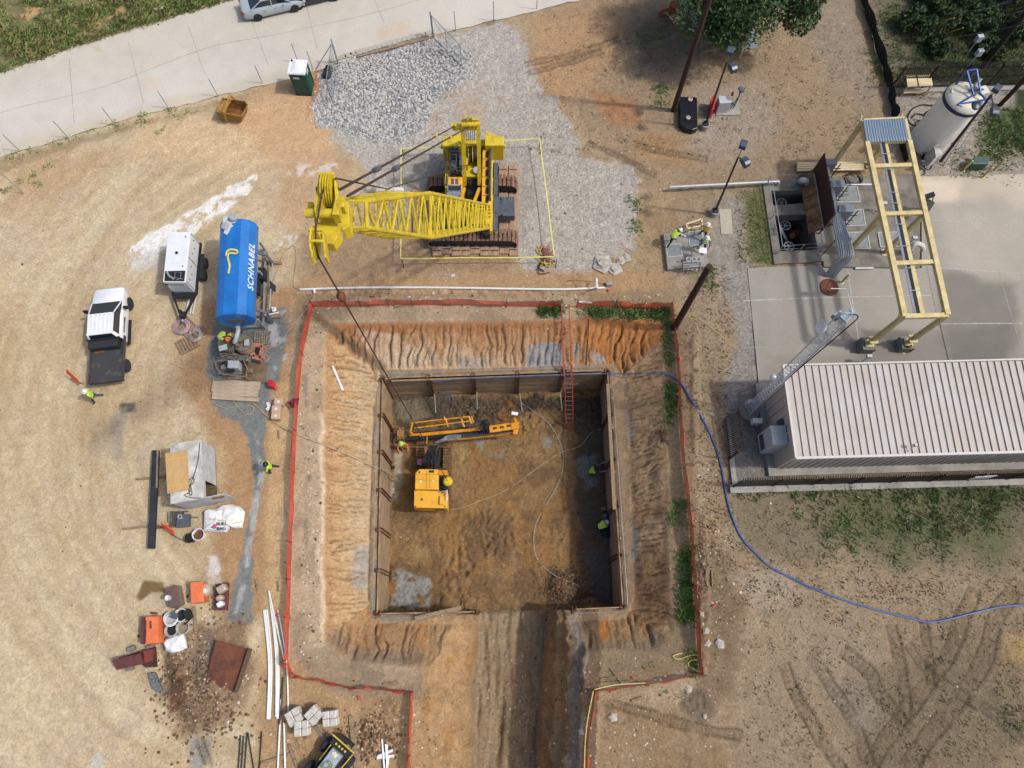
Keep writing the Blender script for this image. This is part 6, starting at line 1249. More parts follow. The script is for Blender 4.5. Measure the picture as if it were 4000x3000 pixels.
for i, (px_, lb) in enumerate((([(3268,731),(3347,727),(3361,789),(3272,790)],'grey steel access hatch just south of the coiled cable'), ([(3306,822),(3371,818),(3381,880),(3308,882)],'grey steel access hatch by the southernmost cabinet'), ([(3312,908),(3388,906),(3399,971),(3330,972)],'grey steel access hatch right of the bent conduits'), ([(3430,908),(3510,906),(3520,962),(3440,965)],'grey steel access hatch under the gantry middle beam'))):
    r_ = thing('access_hatch', lb, 'hatch', G(px_[0][0],px_[0][1],.16)); m = MB(); pp(m, px_, .20, .1); part('lid', m, mat('hatch_grey', P(142,146,142), .6, var=.12, scale=3), r_); pts = [G(a, b_, .21) for a, b_ in px_]
    m = MB(); 
    for k in range(4): m.beam(pts[k], pts[(k+1)%4], .06, .03)
    part('frame', m, LGREY, r_)
m = MB(); c = G(3330,703,.2)
for k in range(6): m.tube([c+Vector(((.52+.04*math.sin(k*2))*math.cos(t_)+.03*k, .5*math.sin(t_)+.02*k, .03*k)) for t_ in np.linspace(0,6.283,25)[:-1]], .018, 5, closed=True)
one('cable_coil', 'black cable coiled on the slab beside the middle cabinet', 'cable', m, BLK)
one('pipe', 'thin white pipe lying level from the middle cabinet to the gantry', 'pipe', MB().cyl(G(3304,721,1.6), G(3412,720,1.6), .045, n=8), PVC)
one('pipe', 'short grey pipe lying at the south edge of the chamber slab', 'pipe', MB().cyl(G(3340,1048,.12), G(3410,1047,.12), .07, n=8), STEEL)
ls = root_at('lumber_stack', 'strapped stack of fresh pale boards north of the valve chamber', 'lumber', 3240, 660)
for k in range(4):
    for j in range(2): MB().beam(G(3112+j*2,640+k*8.6,.16+j*.14), G(3374,636+k*8.6,.16+j*.14), .14, .13).build('board', PINE, ls)
for x_ in (3170,3298): MB().beam(G(x_,637,.32), G(x_+1,671,.32), .03, .012).build('strap', BLK, ls)
# ------------------------------------------------------------------ cream pipe-rack gantry
gz = 5.0; ga_ = thing('pipe_rack', 'long cream steel gantry carrying cable trays over the concrete yard', 'gantry', G(3500,950,.02))
def Gz(a, b_, dz=0): return G(a, b_, gz+dz)
for p0, p1 in (((3385,556),(3532,1238)),((3550,550),(3700,1232))): MB().beam(Gz(*p0), Gz(*p1), .30, .28).build('beam', CREAM, ga_, bevel=.01)
MB().beam(Gz(3455,556,-.22), Gz(3601,1226,-.22), .26, .2).build('beam', CREAM, ga_)
for p0, p1 in (((3386,553),(3549,548)),((3406,652),(3572,646)),((3447,838),(3614,832)),((3490,1031),(3655,1024)),((3531,1237),(3700,1232))): MB().beam(Gz(*p0,-.03), Gz(*p1,-.03), .26, .24).build('cross_beam', CREAM, ga_)
q = [Gz(3371,469,.12), Gz(3533,461,.12), Gz(3551,549,.12), Gz(3385,556,.12)]; m = MB(); N = 64; vs = []
for i in range(N+1):
    a = q[0]+(q[1]-q[0])*(i/N); b_ = q[3]+(q[2]-q[3])*(i/N); z_ = .035*math.sin(i*math.pi/2*1.0); vs += [(a.x,a.y,a.z+z_),(b_.x,b_.y,b_.z+z_),(a.x,a.y,a.z+z_-.03),(b_.x,b_.y,b_.z+z_-.03)]
m.add(vs, [(i*4,i*4+1,i*4+5,i*4+4) for i in range(N)]+[(i*4+2,i*4+6,i*4+7,i*4+3) for i in range(N)]); part('corrugated_roof', m, mat('corrugated', P(168,186,200), .4, .3, var=.06), ga_)
for p0, p1 in (((3373,473),(3386,552)),((3532,465),(3549,546))): MB().beam(Gz(*p0,-.1), Gz(*p1,-.1), .26, .2).build('beam', CREAM, ga_)
MB().beam(Gz(3373,472,-.1), Gz(3532,464,-.1), .2, .2).build('cross_beam', CREAM, ga_)
for (tx, ty), ped in (((3531,1236),.62),((3698,1232),.62),((3445,842),0),((3612,836),0),((3374,474),0),((3533,466),0)):
    t_ = Gz(tx, ty, -.12); z0 = ped+.16
    MB().beam((t_.x,t_.y,z0), (t_.x,t_.y,t_.z), .26, .24).build('leg', CREAM, ga_); MB().box((t_.x,t_.y,z0+.02), (.5,.5,.05)).build('base_plate', CREAM, ga_)
    for dx_ in (.5,): MB().beam((t_.x,t_.y,4.2), (t_.x,t_.y+.55,4.8), .1, .1).build('knee_brace', CREAM, ga_)
    if ped: MB().box((t_.x,t_.y,ped/2+.05), (.85,.85,ped+.15)).build('pedestal', mat('pedestal_concrete', P(132,136,130), .85, var=.15), ga_, bevel=.02); MB().box((t_.x,t_.y,1.35), (.5,.5,.04)).build('flange', CREAM, ga_)
tr_ = MB()
for k in range(6): tr_.tube([Gz(3436+k*2.6,558,-.05), Gz(3570+k*2.6,1222,-.05)], .028, 5)
part('cable_tray', tr_, STEEL, ga_); MB().beam(Gz(3450,556,-.02), Gz(3588,1222,-.02), .16, .05).build('tray_cover', BLK, ga_)
for y_ in (600,660,750,792,832,875,960,1046,1134): x_ = 3440+(y_-558)*.205; MB().beam(Gz(x_-8,y_+1,.05), Gz(x_+34,y_,.05), .04, .03).build('tray_bracket', STEEL, ga_)
m = MB(); m.beam(G(3605,790,1.3), G(3640,810,1.3), .9, .05); m.beam(G(3603,815,.2), G(3612,760,1.8), .05, .05); m.beam(G(3640,810,.2), G(3645,770,1.8), .05, .05); m.beam(G(3600,775,1.6), G(3650,758,1.9), .3, .2); one('equipment_rack', 'dark equipment rack with grey switches right of the gantry', 'rack', m, DKST)
m = MB(); m.tube(spline([G(3563,985,.1), G(3560,968,1.0), G(3578,952,1.4), G(3602,960,1.2), G(3604,975,.8)], 6), .17, 12); one('vent_pipe', 'white gooseneck vent pipe under the gantry', 'vent pipe', m, WHTW, smooth=True)
for a, b_, lb in ((3573,930,'small grey junction box on a post beside the white gooseneck vent'),(3395,1392,'small grey junction box on a leaning stand by the gantry pedestals'),(3455,795,'small grey instrument on a post under the gantry')):
    m = MB(); c = G(a, b_, 1.1); m.cyl((c.x,c.y,.1), c, .035, n=6); m.box(c, (.3,.2,.22)); m.beam((c.x-.3,c.y-.2,.1), c, .04, .04); one('junction_box', lb, 'junction box', m, LGREY)
for a, b_, lb in ((3285,1105,'cream bollard beside the rusty manhole cover'),(3762,665,'cream bollard left of the green utility box'),(3835,695,'cream bollard in front of the green utility box'),(3887,660,'cream bollard right of the green utility box'),(3525,1375,'cream bollard beside the right gantry pedestal')):
    c = GG(a, b_); c.z = .02; m = MB(); m.lathe([(.16,0),(.16,.03),(.075,.03),(.075,1.05),(.05,1.12),(.001,1.14)], c, 14); one('bollard', lb, 'bollard', m, CREAM, 'cream bollards', smooth=True)
m = MB(); pp(m, [(3806,612),(3868,608),(3862,640),(3798,640)], .8, .05); one('utility_box', 'low dark green utility box between cream bollards', 'utility box', m, mat('box_green', P(58,92,82), .5, var=.1), bevel=.05)
m = MB(); c = G(3238,1123,.03); m.lathe([(.62,0),(.62,.03),(.55,.045),(.001,.045)], c, 28); mc = one('manhole_cover', 'round rusty manhole cover set in the concrete yard', 'manhole cover', m, mat('manhole_rust', P(126,72,50), .85, var=.3, scale=8, col2=P(88,54,42)))
MB().box((0,.0,.05), (.12,.62,.02), -.35).build('name_bar', RUST, mc, local=True)
# ------------------------------------------------------------------ lattice tower
tb0 = G(2927,1604,.3); lt = thing('lattice_tower', 'tall galvanised lattice radio tower on a round concrete base left of the building', 'tower', (tb0.x,tb0.y,0)); TH = 13.6; tdir = (G(3316,1225,13.6)-tb0); tdir = Vector((tdir.x, tdir.y, 13.3)); tdir.normalize()
MB().cyl((tb0.x,tb0.y,-.1), (tb0.x,tb0.y,.32), .62, n=24).build('footing', mat('footing', P(150,144,136), .85, var=.15), lt)
TWS = mat('tower_zinc', P(214,218,220), .4, .1)
def TP(k, z_): a = k*2.094+.4; r_ = .30; return Vector((tb0.x+tdir.x/tdir.z*(z_-.3)+r_*math.cos(a), tb0.y+tdir.y/tdir.z*(z_-.3)+r_*math.sin(a), z_))
for k in range(3): MB().tube([TP(k,.3), TP(k,13.4)], .035, 6).build('leg', TWS, lt)
m = MB(); n_ = 34
for k in range(3):
    for i in range(n_): z0 = .3+i*13.1/n_; z1 = .3+(i+1)*13.1/n_; m.tube([TP(k,z0), TP((k+1)%3,z1)], .014, 4); m.tube([TP(k,z1), TP((k+1)%3,z1)], .014, 4)
part('bracing', m, TWS, lt)
tp = TP(0,13.3); m = MB(); m.lathe([(.01,.0),(.28,.06),(.34,.16),(.30,.2),(.01,.12)], TP(1,11.6)+Vector((-.1,0,.25)), 18, Matrix.Rotation(R(-70),3,'Y')); m.build('dish_antenna', WHT, lt, smooth=True)
m = MB(); m.box(tp+Vector((-.1,0,-.1)), (.75,.35,.1), .6); m.box(tp+Vector((-.3,.2,-.6)), (.5,.3,.3), .5); part('antenna_mount', m, mat('mount_blue', P(150,170,180), .4, .3), lt)
m = MB(); m.tube([tp+Vector((.05,.1,0)), tp+Vector((-.2,1.1,.3)), G(3245,1127,14.0)], .025, 6); part('antenna_arm', m, LGREY, lt)
m = MB(); m.tube(spline([tp, tp+Vector((.2,-.2,.1)), TP(2,12.5)+Vector((.15,-.1,0)), TP(2,6), TP(2,.5)], 6), .03, 6); part('cable', m, BLK, lt)
MB().lathe([(.12,0),(.16,.2),(.12,.42),(.02,.45)], TP(1,5.3)+Vector((-.15,0,0)), 12).build('drum_antenna', WHT, lt)
m = MB(); pp(m, [(2941,1633),(2978,1632),(2979,1652),(2942,1653)], .8, .3); pp(m, [(2956,1650),(2962,1650),(2962,1660),(2956,1660)],.3,-.1); one('junction_box', 'white box on a stub post south of the tower footing', 'junction box', m, WHT)
m = MB(); pp(m, [(2921,1560),(2947,1558),(2948,1573),(2922,1574)], 1.2, .6); one('junction_box', 'small cream box on the gravel north of the tower footing', 'junction box', m, LGREY)
bxp('floor_lid', 'flat grey box lid in the gravel south of the tower', 'lid', [(2904,1645),(2952,1645),(2955,1681),(2906,1680)], .06, -.05, CONCD)
# ------------------------------------------------------------------ white silo
sc = G(3788,362,5.0); sr = 1.28; sb = Vector((sc.x, sc.y, 0)); sl = thing('storage_silo', 'tall white cylindrical storage tank with a blue frame on its lid', 'silo', sb)
SIL = mat('silo_cream', P(250,244,228,1.25), .5, var=.06, scale=1.2, col2=P(240,234,218,1.2)); MB().lathe([(sr,.1),(sr*1.01,.2),(sr,4.35),(sr,4.4)], sb, 48).build('shell', SIL, sl, smooth=True)
MB().lathe([(sr+.01,4.22),(sr+.035,4.24),(sr+.035,4.48),(sr,4.5)], sb, 48).build('rim_band', mat('band_navy', P(40,54,92), .5), sl, smooth=True)
MB().lathe([(sr,4.48),(sr*.97,4.6),(sr*.75,4.8),(sr*.3,4.95),(.001,4.98)], sb, 48).build('lid', mat('lid_cream', P(226,220,200), .5, var=.06), sl, smooth=True)
m = MB()
for a in range(5): t_ = a*1.257+.3; part('lid_panel', MB().box(sb+Vector((math.cos(t_)*.85, math.sin(t_)*.85, 4.75)), (.4,.3,.14), t_), mat('lid_cream', (0,0,0)), sl, bevel=.03)
part('lid_panel', MB().box(sb+Vector((.95,.25,4.95)), (.7,.6,.08), .3), mat('lid_cream', (0,0,0)), sl, bevel=.03)
m = MB(); m.lathe([(.36,0),(.36,.1),(.2,.2),(.001,.22)], sb+Vector((.35,-.75,4.72)), 20); part('manhole', m, mat('dome_black', P(50,58,66), .35), sl, smooth=True)
m = MB(); BF = lambda x, y, z: sb+Vector((x, y, z))
for a, b_ in (((-.55,.9,4.7),(-.55,.9,5.9)),((.1,1.05,4.7),(.1,1.05,5.9)),((-.55,.9,5.9),(.1,1.05,5.9)),((.1,1.05,5.9),(.45,-.35,5.3)),((-.55,.9,5.9),(.05,-.35,5.2)),((-.8,-.75,4.75),(1.2,-.55,5.1)),((.05,-.35,5.2),(-.7,-.7,4.8)),((.45,-.35,5.3),(.9,-.5,5.0)),((-.2,.0,5.2),(.7,.0,5.3)),((.9,.6,4.8),(.45,-.35,5.3))): m.beam(BF(*a), BF(*b_), .09, .09)
part('lifting_frame', m, mat('frame_blue', P(44,96,170), .45), sl)
m = MB(); m.box(BF(.35,.15,5.2), (.35,.3,.3)); m.cyl(BF(.2,.3,5.2), BF(.5,.6,5.6), .1, n=8); part('level_motor', m, LGREY, sl)
ld = MB(); l0 = G(3698,643,.05); l1 = G(3868,384,5.1); 
ladder('tank_ladder', 'cream ladder leaning on the east side of the white tank', 'ladder', l0, l1, .5, (.9,.3,0), mat('ladder_cream', P(214,208,190), .5), mat('ladder_cream', (0,0,0)), .33)
bxp('rubber_mat', 'black rubber sheet under the white tank', 'mat', [(3568,466),(3660,470),(3750,600),(3600,620)], .03, .0, BLK)
for a, b_, w0, lb in ((3655,590,.9,'pale grey control cabinet at the foot of the white tank'),):
    m = MB(); pp(m, [(3648,570),(3668,564),(3682,600),(3656,614)], 1.7, .5); r_ = one('control_cabinet', lb, 'cabinet', m, WHTW, bevel=.02)
m = MB()
for k in range(5): m.tube(spline([GG(3595+k*8,600+k*4,.1), GG(3615+k*6,590,.5), GG(3640,605+k*5,.3), GG(3625+k*5,640,.1)], 5), .04, 6)
m.box(GG(3620,610,.3), (.5,.3,.4)); one('pump_set', 'small pump with grey pipework at the foot of the white tank', 'pump', m, DKST)
hose('hose', 'long black hose curled on the gravel left of the white tank', 'hose', [(3655,408),(3640,412),(3600,410),(3565,425),(3545,460),(3560,485),(3600,490),(3612,455),(3580,445),(3560,460)], .05, BLK)
hose('hose', 'black hose leaving the white tank shell towards the fence', 'hose', [(3650,425),(3625,435),(3612,450),(3620,480),(3600,488)], .06, BLK)
m = MB(); 
for c in ((3625,650),(3600,672),(3585,700)): m.tube([GG(c[0]+14*math.cos(t_), c[1]+12*math.sin(t_), .05) for t_ in np.linspace(0,6.28,14)[:-1]], .03, 5, closed=True)
one('cable_coil', 'loops of black cable on the gravel below the tank cabinet', 'cable', m, BLK)
# ------------------------------------------------------------------ light poles and utility poles
def lightpole(name, label, base, top, lamps, r_=.075, foot=True, h=None):
    b_ = GG(*base); r0 = thing(name, label, 'light pole', b_, 0, 'black site light poles'); 
    best = min((math.hypot(PX(b_.x,b_.y,h_)[0]-top[0], PX(b_.x,b_.y,h_)[1]-top[1]), h_) for h_ in np.arange(1,14,.05))[1]; tp_ = G(top[0], top[1], best); DK = mat('pole_black', P(42,46,54), .5, var=.1)
    MB().tube([Vector((b_.x,b_.y,.45)), tp_], [r_*1.1, r_*.8], 8).build('pole', DK, r0, smooth=True)
    if foot: MB().cyl((b_.x,b_.y,-.1), (b_.x,b_.y,.5), .3, n=20).build('footing', CONC, r0, smooth=True); MB().box((b_.x,b_.y,.58), (.36,.36,.2)).build('base_cover', DK, r0, bevel=.03)
    for a, b2 in lamps:
        q = G(a, b2, best+.25); m = MB(); m.beam(tp_, q, .05, .05); arm = m.build('arm', DK, r0); d_ = (q-tp_); d_.z = 0; d_.normalize()
        m = MB(); an = math.atan2(d_.y, d_.x); m.extr([(-.3,-.1),(.3,-.22),(.3,.12),(.1,.22),(-.25,.16)], q+d_*.12, d_, (0,0,1), Vector((-d_.y,d_.x,0)), .42); hd2 = m.build('lamp_head', mat('lamp_slate', P(70,82,98), .35, var=.1), r0, bevel=.03)
    return r0
lightpole('light_pole', 'black light pole with two floodlights beside the black buried tank', (2750,502), (2838,246), ((2850,205),(2858,258)))
lightpole('light_pole', 'black light pole with two floodlights on a round footing north of the workers', (2787,838), (2884,614), ((2901,572),(2906,626)))
lightpole('light_pole', 'black light pole with floodlights rising past the white tank ladder', (3660,645), (3872,372), ((3890,352),(3884,428)), .1, False)
def pole(label, base, h, r_, lean=(0,0), cat='utility pole', m_=BARK):
    b_ = GG(*base); r0 = thing('utility_pole', label, cat, b_); m = MB(); m.tube([b_-Vector((0,0,.4)), b_+Vector((lean[0]*.5, lean[1]*.5, h*.5)), b_+Vector((lean[0], lean[1], h))], [r_*1.1, r_, r_*.85], 12); m.build('shaft', m_, r0, smooth=True); return r0, b_+Vector((lean[0], lean[1], h))
pole('tall dark brown timber pole rising beside the black buried tank to the top edge', (2630,432), 14, .17)
pole('short dark timber pole leaning over the east netting corner', (2635,1280), 8.3, .20)
_, pt = pole('dark timber utility pole with wires at the right edge above the fence', (3835,262), 12.5, .19, (-.2,.2), m_=mat('pole_dark', P(52,42,34), .9, var=.2))
pole('brown timber pole leaving the right edge beside the white tank', (3905,412), 11, .15)
pr_ = bpy.data.objects[_.name]; q = G(4010,52,8.2); m = MB(); c_ = Vector((_loc[_.name].x, _loc[_.name].y, 0))
for z_, L_ in ((6.2,1.1),(8.0,1.2)): m.beam((c_.x-L_*.6,c_.y+.35,z_), (c_.x+L_*.5,c_.y-.2,z_+.1), .1, .12)
part('crossarm', m, WOODD, _); m = MB()
for z_ in (6.3,8.1):
    for k in (-.6,0,.45): m.lathe([(.05,0),(.07,.08),(.04,.2)], (c_.x+k, c_.y+.1, z_), 8)
part('insulator', m, LGREY, _)
for a, b_, c2, lb in (((3820,45,6),(4100,-60,8),.011,'upper thin wire crossing the top right corner'),((3735,95,5),(4100,18,7.5),.011,'lower thin wire crossing the top right corner'),((3700,55,6),(3990,0,8),.01,'middle thin wire crossing the top right corner'),((3700,150,5),(4080,75,8),.01,'thin wire running to the dark utility pole')):
    one('wire', lb, 'wire', MB().tube([G(*a), (G(*a)+G(*b_))/2-Vector((0,0,.15)), G(*b_)], c2, 5), GREY, 'overhead wires at the top right corner')
for a, b_, lb in (((3655,92),(3727,70),'upper yellow guy-wire guard in the bushes'),((3700,130),(3762,108),'lower yellow guy-wire guard in the bushes')): one('guy_guard', lb, 'guy guard', MB().tube([GG(*a, .5), G(b_[0],b_[1],2.2)], .035, 5), ROPEY)
for a, b_, lb in ((3825,150,'small grey meter box in the bushes'),(3826,205,'pale metal box above the picket fence')):
    m = MB(); c = G(a, b_, 1.4); m.box(c, (.42,.3,.5), .2); m.cyl((c.x,c.y,0), c, .05, n=6); one('meter_box', lb, 'meter box', m, LGREY)
# ------------------------------------------------------------------ north-east yard items
bt_ = root_at('buried_tank', 'long black plastic tank half wrapped in sheeting by the timber pole', 'tank', 2688, 445); m = MB(); pp(m, [(2656,376),(2724,379),(2726,500),(2705,507),(2676,498),(2656,482)], .55, .0); part('shell', m, mat('poly_black', P(30,34,42), .35, var=.2, scale=3), bt_, bevel=.06)
for a, b_ in ((2696,390),(2688,461)): MB().lathe([(.16,0),(.16,.08),(.1,.1),(.1,.04),(.001,.04)], G(a,b_,.55), 18).build('filler_lid', mat('lid_beige', P(206,192,168), .6), bt_)
m = MB(); pp(m, [(2779,385),(2786,372),(2799,375),(2790,428),(2778,430)], 1.0, .1); one('warning_board', 'red narrow panel standing beside the light pole', 'panel', m, REDP)
cb2 = root_at('pump_cabinet', 'light grey steel cabinet with pipework on a small concrete pad', 'cabinet', 2825, 430); m = MB(); pp(m, [(2806,374),(2844,373),(2858,400),(2812,404)], 1.15, .12); part('cabinet_box', m, LGREY, cb2, bevel=.02); m = MB(); pp(m, [(2796,430),(2888,420),(2890,448),(2799,450)], .12, -.1); pp(m, [(2800,400),(2885,395),(2890,448),(2799,450)], .10, -.1); part('pad', m, CONC, cb2)
m = MB(); m.tube([G(2855,420,.2), G(2870,400,.8), G(2885,380,1.4), G(2893,352,1.9)], .05, 6); m.tube([G(2862,425,.3), G(2878,398,.9), G(2890,370,1.2)], .04, 6); m.tube([G(2850,412,.5), G(2862,402,.9), G(2870,412,.4)], .06, 6); m.box(G(2895,350,2.0), (.25,.45,.15), .3); part('pipework', m, GREY, cb2); m = MB(); m.lathe([(.08,0),(.1,.25),(.05,.35)], G(2859,372,.5), 10); part('regulator', m, mat('regulator_red', P(150,70,60), .6), cb2)
def sawhorse(label, px_, zt, m_):
    r_ = root_at('sawhorse', label, 'wooden frame', px_[0][0], px_[0][1]); c = [G(a, b_, zt) for a, b_ in px_]
    for i in range(4): MB().beam(c[i], c[(i+1)%4], .09, .09).build('rail', m_, r_)
    for q in c: MB().beam((q.x,q.y,0), q, .09, .09).build('leg', m_, r_)
sawhorse('weathered timber frame standing in the shade of the big tree', [(2742,168),(2801,164),(2798,195),(2745,202)], .8, WOOD)
sawhorse('fresh pine frame standing at the north edge of the concrete vault', [(2680,876),(2741,856),(2742,882),(2685,894)], .75, PINE)
wt = root_at('work_table', 'wooden work table with a white sheet top beneath the big tree', 'table', 2930, 200); m = MB(); pp(m, [(2885,120),(2945,116),(2965,188),(2900,200)], .85, .78); part('table_top', m, PINE, wt); m = MB(); pp(m, [(2912,112),(2946,110),(2960,186),(2925,190)], .87, .852); part('white_sheet', m, WHT, wt)
for a, b_ in ((2888,124),(2944,120),(2962,186),(2902,197)): q = G(a,b_,.78); MB().beam((q.x,q.y,0), q, .08, .08).build('leg', PINE, wt)
wd = root_at('shelf_table', 'fresh plywood shelf table beside the picket fence corner', 'table', 3590, 350); m = MB(); pp(m, [(3540,295),(3636,292),(3645,334),(3546,338)], 1.1, 1.04); part('table_top', m, PINE, wd); m = MB(); pp(m, [(3578,292),(3583,292),(3592,337),(3586,337)], 1.115, 1.1); part('seam', m, WOODD, wd); m = MB(); pp(m, [(3528,350),(3606,346),(3608,360),(3530,364)], .45, .4); part('shelf', m, PINE, wd)
for a, b_ in ((3543,299),(3634,296),(3642,332),(3549,335)): q = G(a,b_,1.05); MB().beam((q.x,q.y,0), q, .09, .09).build('leg', PINE, wd)
def pallet(name, label, c, ang, L_=1.2, W_=1.0, z0=0, m_=WOOD, slats=7):
    r_ = thing(name, label, 'pallet', (c.x,c.y,c.z), ang); m = MB()
    for k in range(slats): m.box((-L_/2+.05+k*(L_-.1)/(slats-1),0,.13), (.10,W_,.022))
    m.build('deck_slats', m_, r_, local=True); 
    for k in (-1,0,1): MB().box((0,k*(W_/2-.05),.06), (L_,.07,.11)).build('bearer', m_, r_, local=True)
    return r_
pallet('pallet', 'pale wooden pallet with a rusty pulley block left of the big tree', GG(2640,60), .55, 1.25, 1.1, m_=PINE)
m = MB(); c = GG(2627,45,.15); m.cyl(c, c+Vector((0,0,.7)), .34, n=16); m.cyl(c+Vector((0,0,.3)), c+Vector((-.8,-.15,.2)), .1, n=8); m.cyl(GG(2585,52,.1), GG(2585,52,.3), .2, n=12); one('pulley_block', 'rusty orange pulley block sitting on the pallet', 'pulley', m, mat('rusty_orange', P(176,88,56), .8, var=.3, scale=6))
for a, b_, lb in ((2684,45,'white bulk sack leftmost of the three under the big tree'),(2705,70,'white bulk sack in the middle under the big tree'),(2722,105,'white bulk sack nearest the timber pole')):
    c = GG(a, b_); m = MB(); m.lathe([(.3,0),(.42,.15),(.4,.5),(.2,.72),(.05,.8)], c, 12); one('bulk_sack', lb, 'sack', m, WHTW, smooth=True)
# concrete vault with hatches
cv = root_at('utility_vault', 'square concrete vault lid with two grey hatches where three workers stand', 'vault', 2680, 975); m = MB(); pp(m, [(2591,911),(2748,900),(2768,1040),(2608,1052)], .32, -.2); part('lid', m, mat('vault_concrete', P(160,156,144), .85, var=.15, scale=1.5, col2=P(130,124,114)), cv, bevel=.02)
for px_ in ([(2689,905),(2742,901),(2750,957),(2694,959)], [(2603,956),(2659,952),(2665,999),(2607,1004)]):
    m = MB(); pp(m, px_, .345, .2); o = part('hatch', m, mat('hatch_slate', P(132,138,136), .6, var=.1), cv); m = MB(); q = [G(a, b_, .35) for a, b_ in px_]
    for k in range(4): m.beam(q[k], q[(k+1)%4], .05, .02)
    part('hatch_frame', m, LGREY, o)
for a, b_ in ((2639,935),(2727,971),(2647,1023)): MB().box(G(a,b_,.322), (.2,.06,.012)).build('lifting_slot', BLK, cv)
br_ = root_at('bucket_rack', 'galvanised step rack with three white buckets at the south edge of the vault', 'rack', 2705, 1060); m = MB()
for y_, z_ in ((1024,1.1),(1034,.9),(1044,.7)): m.beam(G(2668,y_+1,z_), G(2738,y_-3,z_), .06, .08)
for x_ in (2668,2736): m.beam(G(x_,1023,1.1), G(x_-8,1065,.1), .05, .05); m.beam(G(x_,1023,1.1), G(x_,1060,.3), .05, .05)
for x_ in (2675,2690,2705,2722): m.tube([G(x_,1052,.1), G(x_-2,1052,.5), G(x_+10,1050,.5), G(x_+6,1068,.1)], .025, 5)
part('frame', m, STEEL, br_)
for x_ in (2685,2706,2724): MB().lathe([(.13,0),(.16,.36),(.14,.36),(.12,.05),(.001,.05)], G(x_,1022,.35), 14).build('bucket', WHT, br_)
bxp('concrete_sheet', 'plain pale rectangular board lying by the second light pole', 'board', [(2809,816),(2855,815),(2863,913),(2817,914)], .08, .0, mat('sheet_pale', P(190,180,160), .85, var=.08))
# extra ground things around the crane
for a, b_, lb, h in ((1580,621,'thin stake at the north-west corner of the caution tape',1.0),(2107,578,'thin stake at the north-east corner of the caution tape',1.0),(2170,1046,'thin stake at the south-east corner of the caution tape',1.1),(1578,1045,'thin stake at the south-west corner of the caution tape',1.1)):
    c = GG(a, b_); one('stake', lb, 'stake', MB().tube([c, c+Vector((0,0,h))], .03, 5), DKST)
def tapeline(label, pts):
    m = MB(); q = [G(a, b_, z_) for a, b_, z_ in pts]
    for i in range(len(q)-1):
        for k in range(8): a = q[i]+(q[i+1]-q[i])*(k/8); b_ = q[i]+(q[i+1]-q[i])*((k+1)/8); s_ = lambda t_: Vector((0,0,-.06*math.sin(math.pi*t_))); m.beam(a+s_(k/8), b_+s_((k+1)/8), .07, .02)
    one('caution_tape', label, 'tape', m, mat('tape_yellow', P(240,232,120), .6, var=.1))
tapeline('yellow caution tape strung along the south side of the crane', [(1565,1010,1.0),(1800,1006,.9),(2165,1003,1.0)]); tapeline('yellow caution tape strung down the west side of the crane', [(1566,580,1.0),(1566,800,.95),(1565,1010,1.0)])
tapeline('yellow caution tape strung down the east side of the crane', [(2108,540,1.0),(2135,750,.9),(2165,1000,1.0)]); tapeline('yellow caution tape behind the counterweight on the east', [(1972,548,1.0),(2108,540,1.0)]); tapeline('yellow caution tape left of the counterweight', [(1566,579,1.0),(1725,572,1.0)])
m = MB(); random.seed(21)
for k in range(9): c = GG(2130+random.uniform(-22,22), 1010+random.uniform(-35,40), .06); m.k = k % 3; m.tube(spline([c+Vector((random.uniform(-.45,.45), random.uniform(-.45,.45), random.uniform(0,.12))) for _ in range(6)], 4), .03, 5)
one('safety_harness', 'tangle of yellow black and red harness straps on the crushed stone', 'harness', m, [ROPEY, BLK, mat('strap_tan', P(170,100,84), .8)])
# white pipe north of the netting
pv = root_at('water_pipe', 'long white pipe lying along the bank north of the netting', 'pipe', 1700, 1125); P_ = [GG(a, b_, .1) for a, b_ in ((1172,1131),(1225,1129),(1350,1125),(1500,1123),(1750,1124),(2000,1128),(2200,1130),(2362,1124))]
MB().tube(spline(P_, 4), .075, 8).build('pipe', PVC, pv, smooth=True); MB().tube([GG(2331,1125,.1), GG(2331,1122,.75), G(2330,1088,.75)], .07, 8).build('riser', PVC, pv, smooth=True); MB().tube([GG(1226,1130,.1), GG(1229,1146,.1)], .07, 8).build('tee', PVC, pv)
hose('hose', 'pinkish hose dropping from the white pipe tee down the west bank', 'hose', [(1229,1145),(1226,1165),(1200,1205),(1150,1260),(1120,1300),(1090,1345),(1050,1362),(1035,1380),(1048,1400),(1040,1412),(1028,1395),(1035,1370)], .03, mat('pink_hose', P(196,168,158), .6))
hose('hose', 'sandy hose looping from the blue tank up to the white pipe', 'hose', [(1000,1200),(1040,1150),(1075,1080),(1095,1030),(1105,995),(1145,960),(1158,1000),(1150,1080),(1148,1120),(1172,1132)], .035, HOSE)
sh = root_at('shovel', 'shovel with a pale blade lying on the bank south of the crane', 'shovel', 1740, 1073); MB().tube([GG(1700,1071,.05), GG(1762,1075,.05)], .022, 6).build('handle', LGREY, sh); MB().box(GG(1770,1076,.05), (.26,.22,.03), .1).build('blade', LGREY, sh)
bxp('concrete_block', 'small grey concrete block at the east end of the white pipe', 'block', [(2367,1100),(2391,1099),(2393,1112),(2370,1114)], .28, 0, CONC)
hose('cord', 'dark red cord coiled on the bank by the concrete block', 'cord', [(2372,1115),(2330,1103),(2280,1098),(2230,1096),(2212,1102),(2230,1094),(2245,1112),(2262,1135),(2280,1152)], .018, mat('red_cord', P(150,82,66), .7))
